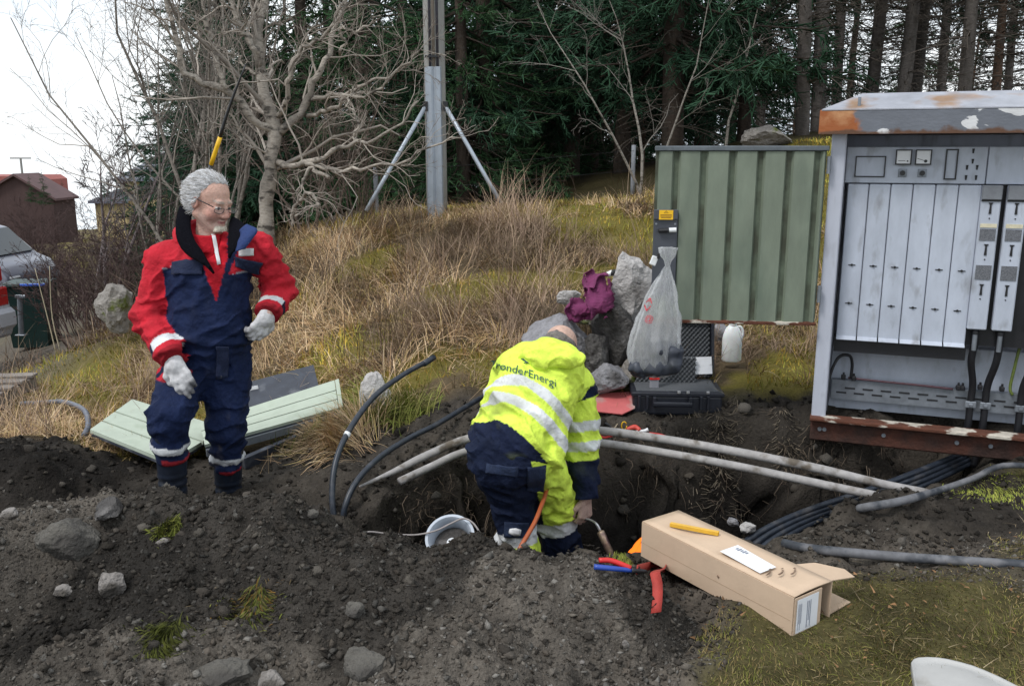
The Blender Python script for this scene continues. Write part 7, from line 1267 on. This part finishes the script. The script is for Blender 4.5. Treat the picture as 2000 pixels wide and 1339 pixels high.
for s_y in (-1, 1):
    for z_, h_ in ((.78, .24), (1.06, .20)): BM().box((-.03 - .18 * (z_ - .62), s_y * .72, z_), (.08, .20, h_), .02).obj('tail_lamp', M_tail, car2)
BM().prism([(-.10, -.66, 1.02), (-.10, .66, 1.02), (-.29, .58, 1.48), (-.29, -.58, 1.48)], (.02, 0, .01)).obj('rear_window', M_glass, car2)
# bin
bxp = PY(72, 670, 12.8); bn = empty('wheelie_bin', (bxp[0], 12.8, gz(bxp[0], 12.8) if gz(bxp[0], 12.8) < -1 else -1.2), math.radians(10), label='dark green wheelie bin with a blue edged lid', cat='bin'); M_bin = mat('bin_green', (.010, .035, .032), rough=.5, var=.2, scale=8)
b = BM(); b.prism([(-.24, -.25, .06), (-.29, -.33, .95), (.29, -.33, .95), (.24, -.25, .06)], (0, .55, 0)); o = b.obj('bin_body', M_bin, bn); BM().box((0, -.06, .985), (.62, .64, .05), .02, seg=2).obj('bin_lid', M_bin, bn); BM().box((.16, -.385, 1.0), (.34, .02, .035), .006).obj('blue_edge', mat('blue_edge', (.03, .12, .60), rough=.4, var=.1), bn); tube('handle', [(-.25, .30, .95), (0, .33, .97), (.25, .30, .95)], .018, M_bin, bn, m=8)
for s in (-1, 1): BM().cyl((s * .27, .2, .1), (s * .22, .2, .1), .1, n=18).obj('wheel', M_tyre, bn)
pp0 = PY(42, 655, 12.2); pr_ = empty('steel_prop', pp0, label='galvanised steel prop with clamp standing left of the green bin', cat='prop'); BM().cyl((0, 0, 0), (.04, 0, .55), .035, n=12).box((.06, 0, .56), (.16, .05, .05), .01).box((.0, 0, .01), (.14, .1, .02), .004).obj('prop_tube', M_galv, pr_)
# ------------------------------------------------------------------ far buildings, line pole, far trees
M_slate2 = mat('slate_roof', (.14, .145, .165), rough=.7, var=.25, scale=2.5, bump=.3, bscale=4); M_yelw = mat('yellow_cladding', (.46, .36, .19), rough=.8, var=.15, scale=1.2, stretch=(.3, .3, 3)); M_brownw = mat('brown_barn_cladding', (.060, .034, .032), rough=.9, var=.2, scale=1, stretch=(4, 4, .3)); M_redroof = mat('red_roof', (.30, .09, .075), rough=.8, var=.15, scale=2)
def house(name, px0, px1, ywall0, ywall1, Y, depth, roofz, label, wallm, roofm, over=.5, hip=True):
    A_ = PY(px0, ywall1, Y); B2 = PY(px1, ywall1, Y); zt_ = PY(px0, ywall0, Y)[2]; w_ = B2[0] - A_[0]; root = empty(name, A_, label=label, cat='house'); h_ = zt_ - A_[2]
    BM().box((w_ / 2, depth / 2, h_ / 2 - 2), (w_, depth, h_ + 4)).obj('wall', wallm, root); b = BM(); o_ = over; v = [(-o_, -o_, h_), (w_ + o_, -o_, h_), (w_ + o_, depth + o_, h_), (-o_, depth + o_, h_)]; rg = roofz - zt_; a_ = (w_ * .32 if hip else -o_, depth / 2, h_ + rg); c2 = (w_ * .68 if hip else w_ + o_, depth / 2, h_ + rg); vs = [b.b.verts.new(p) for p in v + [a_, c2]]
    for f in ((0, 1, 5, 4), (1, 2, 5), (2, 3, 4, 5), (3, 0, 4), (3, 2, 1, 0)): b.b.faces.new([vs[k] for k in f])
    rf = b.obj('roof', roofm, root)
    nrow = 9
    if hip:
        for k in range(1, nrow):
            t = k / nrow; y0 = -o_ + (depth / 2 + o_) * t; z0_ = h_ + rg * t; x0 = -o_ + (a_[0] + o_) * t; x1 = w_ + o_ - (w_ + o_ - c2[0]) * t; BM().box(((x0 + x1) / 2, y0 - .05, z0_ + .03), (x1 - x0, .08, .06)).obj('tile_row', M_slate2, rf)
    BM().box((w_ / 2, -o_ - .04, h_ - .08), (w_ + 2 * o_ + .1, .1, .22)).obj('gutter', M_dgrey, root)
    for k in (): f_ = BM().box((w_ * k, -.04, h_ * .52), (1.0, .08, 1.2), .02).obj('window', M_wht, root); BM().box((0 + w_ * k, -.09, h_ * .52), (.8, .03, 1.0)).obj('pane', M_glass, f_)
    return root
house('yellow_house', 244, 400, 349, 402, 70, 8, PY(300, 296, 74)[2], 'pale yellow house with grey slate roof beyond the shrubs', M_yelw, M_slate2)
house('annex', 186, 246, 392, 405, 68, 6, PY(215, 368, 71)[2], 'low annex with slate roof left of the yellow house', M_yelw, M_slate2, .3)
bn_ = PY(38, 420, 62); br = empty('brown_barn', bn_, label='dark brown barn with red roof at the far left', cat='barn'); wpx = 62 / FPX; g = [(-4.5, 0, -3), (2.5, 0, -3), (2.5, 0, 1.2), (.05, 0, 2.70), (-4.5, 0, .3)]
BM().prism(g, (0, 3, 0)).obj('wall', M_brownw, br); BM().prism([(.05, -.3, 2.86), (.05, -.3, 2.70), (2.8, -.3, 1.0), (2.8, -.3, 1.16)], (0, 3.4, 0)).prism([(.05, -.3, 2.86), (.05, -.3, 2.70), (-5, -.3, .0), (-5, -.3, .18)], (0, 3.4, 0)).obj('roof', mat('barn_roof', (.10, .055, .055), rough=.8, var=.2, scale=1), br)
h2 = PY(10, 352, 80); BM().prism([(-6, 0, -3), (1.6, 0, -3), (1.6, 0, -.05), (1.0, 0, .35), (-6, 0, .35)], (0, 8, 0)).obj('far_red_roof', M_redroof, label='distant red roof just above the barn', cat='house').location = h2
lp = PY(50, 395, 95); tp_ = empty('line_pole', lp, label='far wooden line pole with crossarm against the sky', cat='pole'); t_ = PY(46, 309, 95)[2] - lp[2]; BM().cyl((0, 0, -3), (0, 0, t_), .14, .11, n=10).obj('pole_shaft', M_pole, tp_); BM().box((0, 0, t_), (2.2, .15, .14)).obj('crossarm', M_pole, tp_)
for k, (px, py, hpx, lab) in enumerate(((88, 400, 70, 'small far conifer between barn and slender tree'), (62, 395, 55, 'tiny far conifer above the barn roof'), (205, 385, 45, 'small far conifer left of the yellow house'), (125, 395, 42, 'tiny far conifer left of the slender tree'))):
    Y = 58 + 3 * k; p = PY(px, py, Y); o = copy_tree(protoS[1]); sc_ = hpx * Y / FPX / 10; p[2] = p[2]; o.location = p; o.scale = (sc_, sc_, sc_); o['label'] = lab; o['group'] = 'far conifers on the skyline'
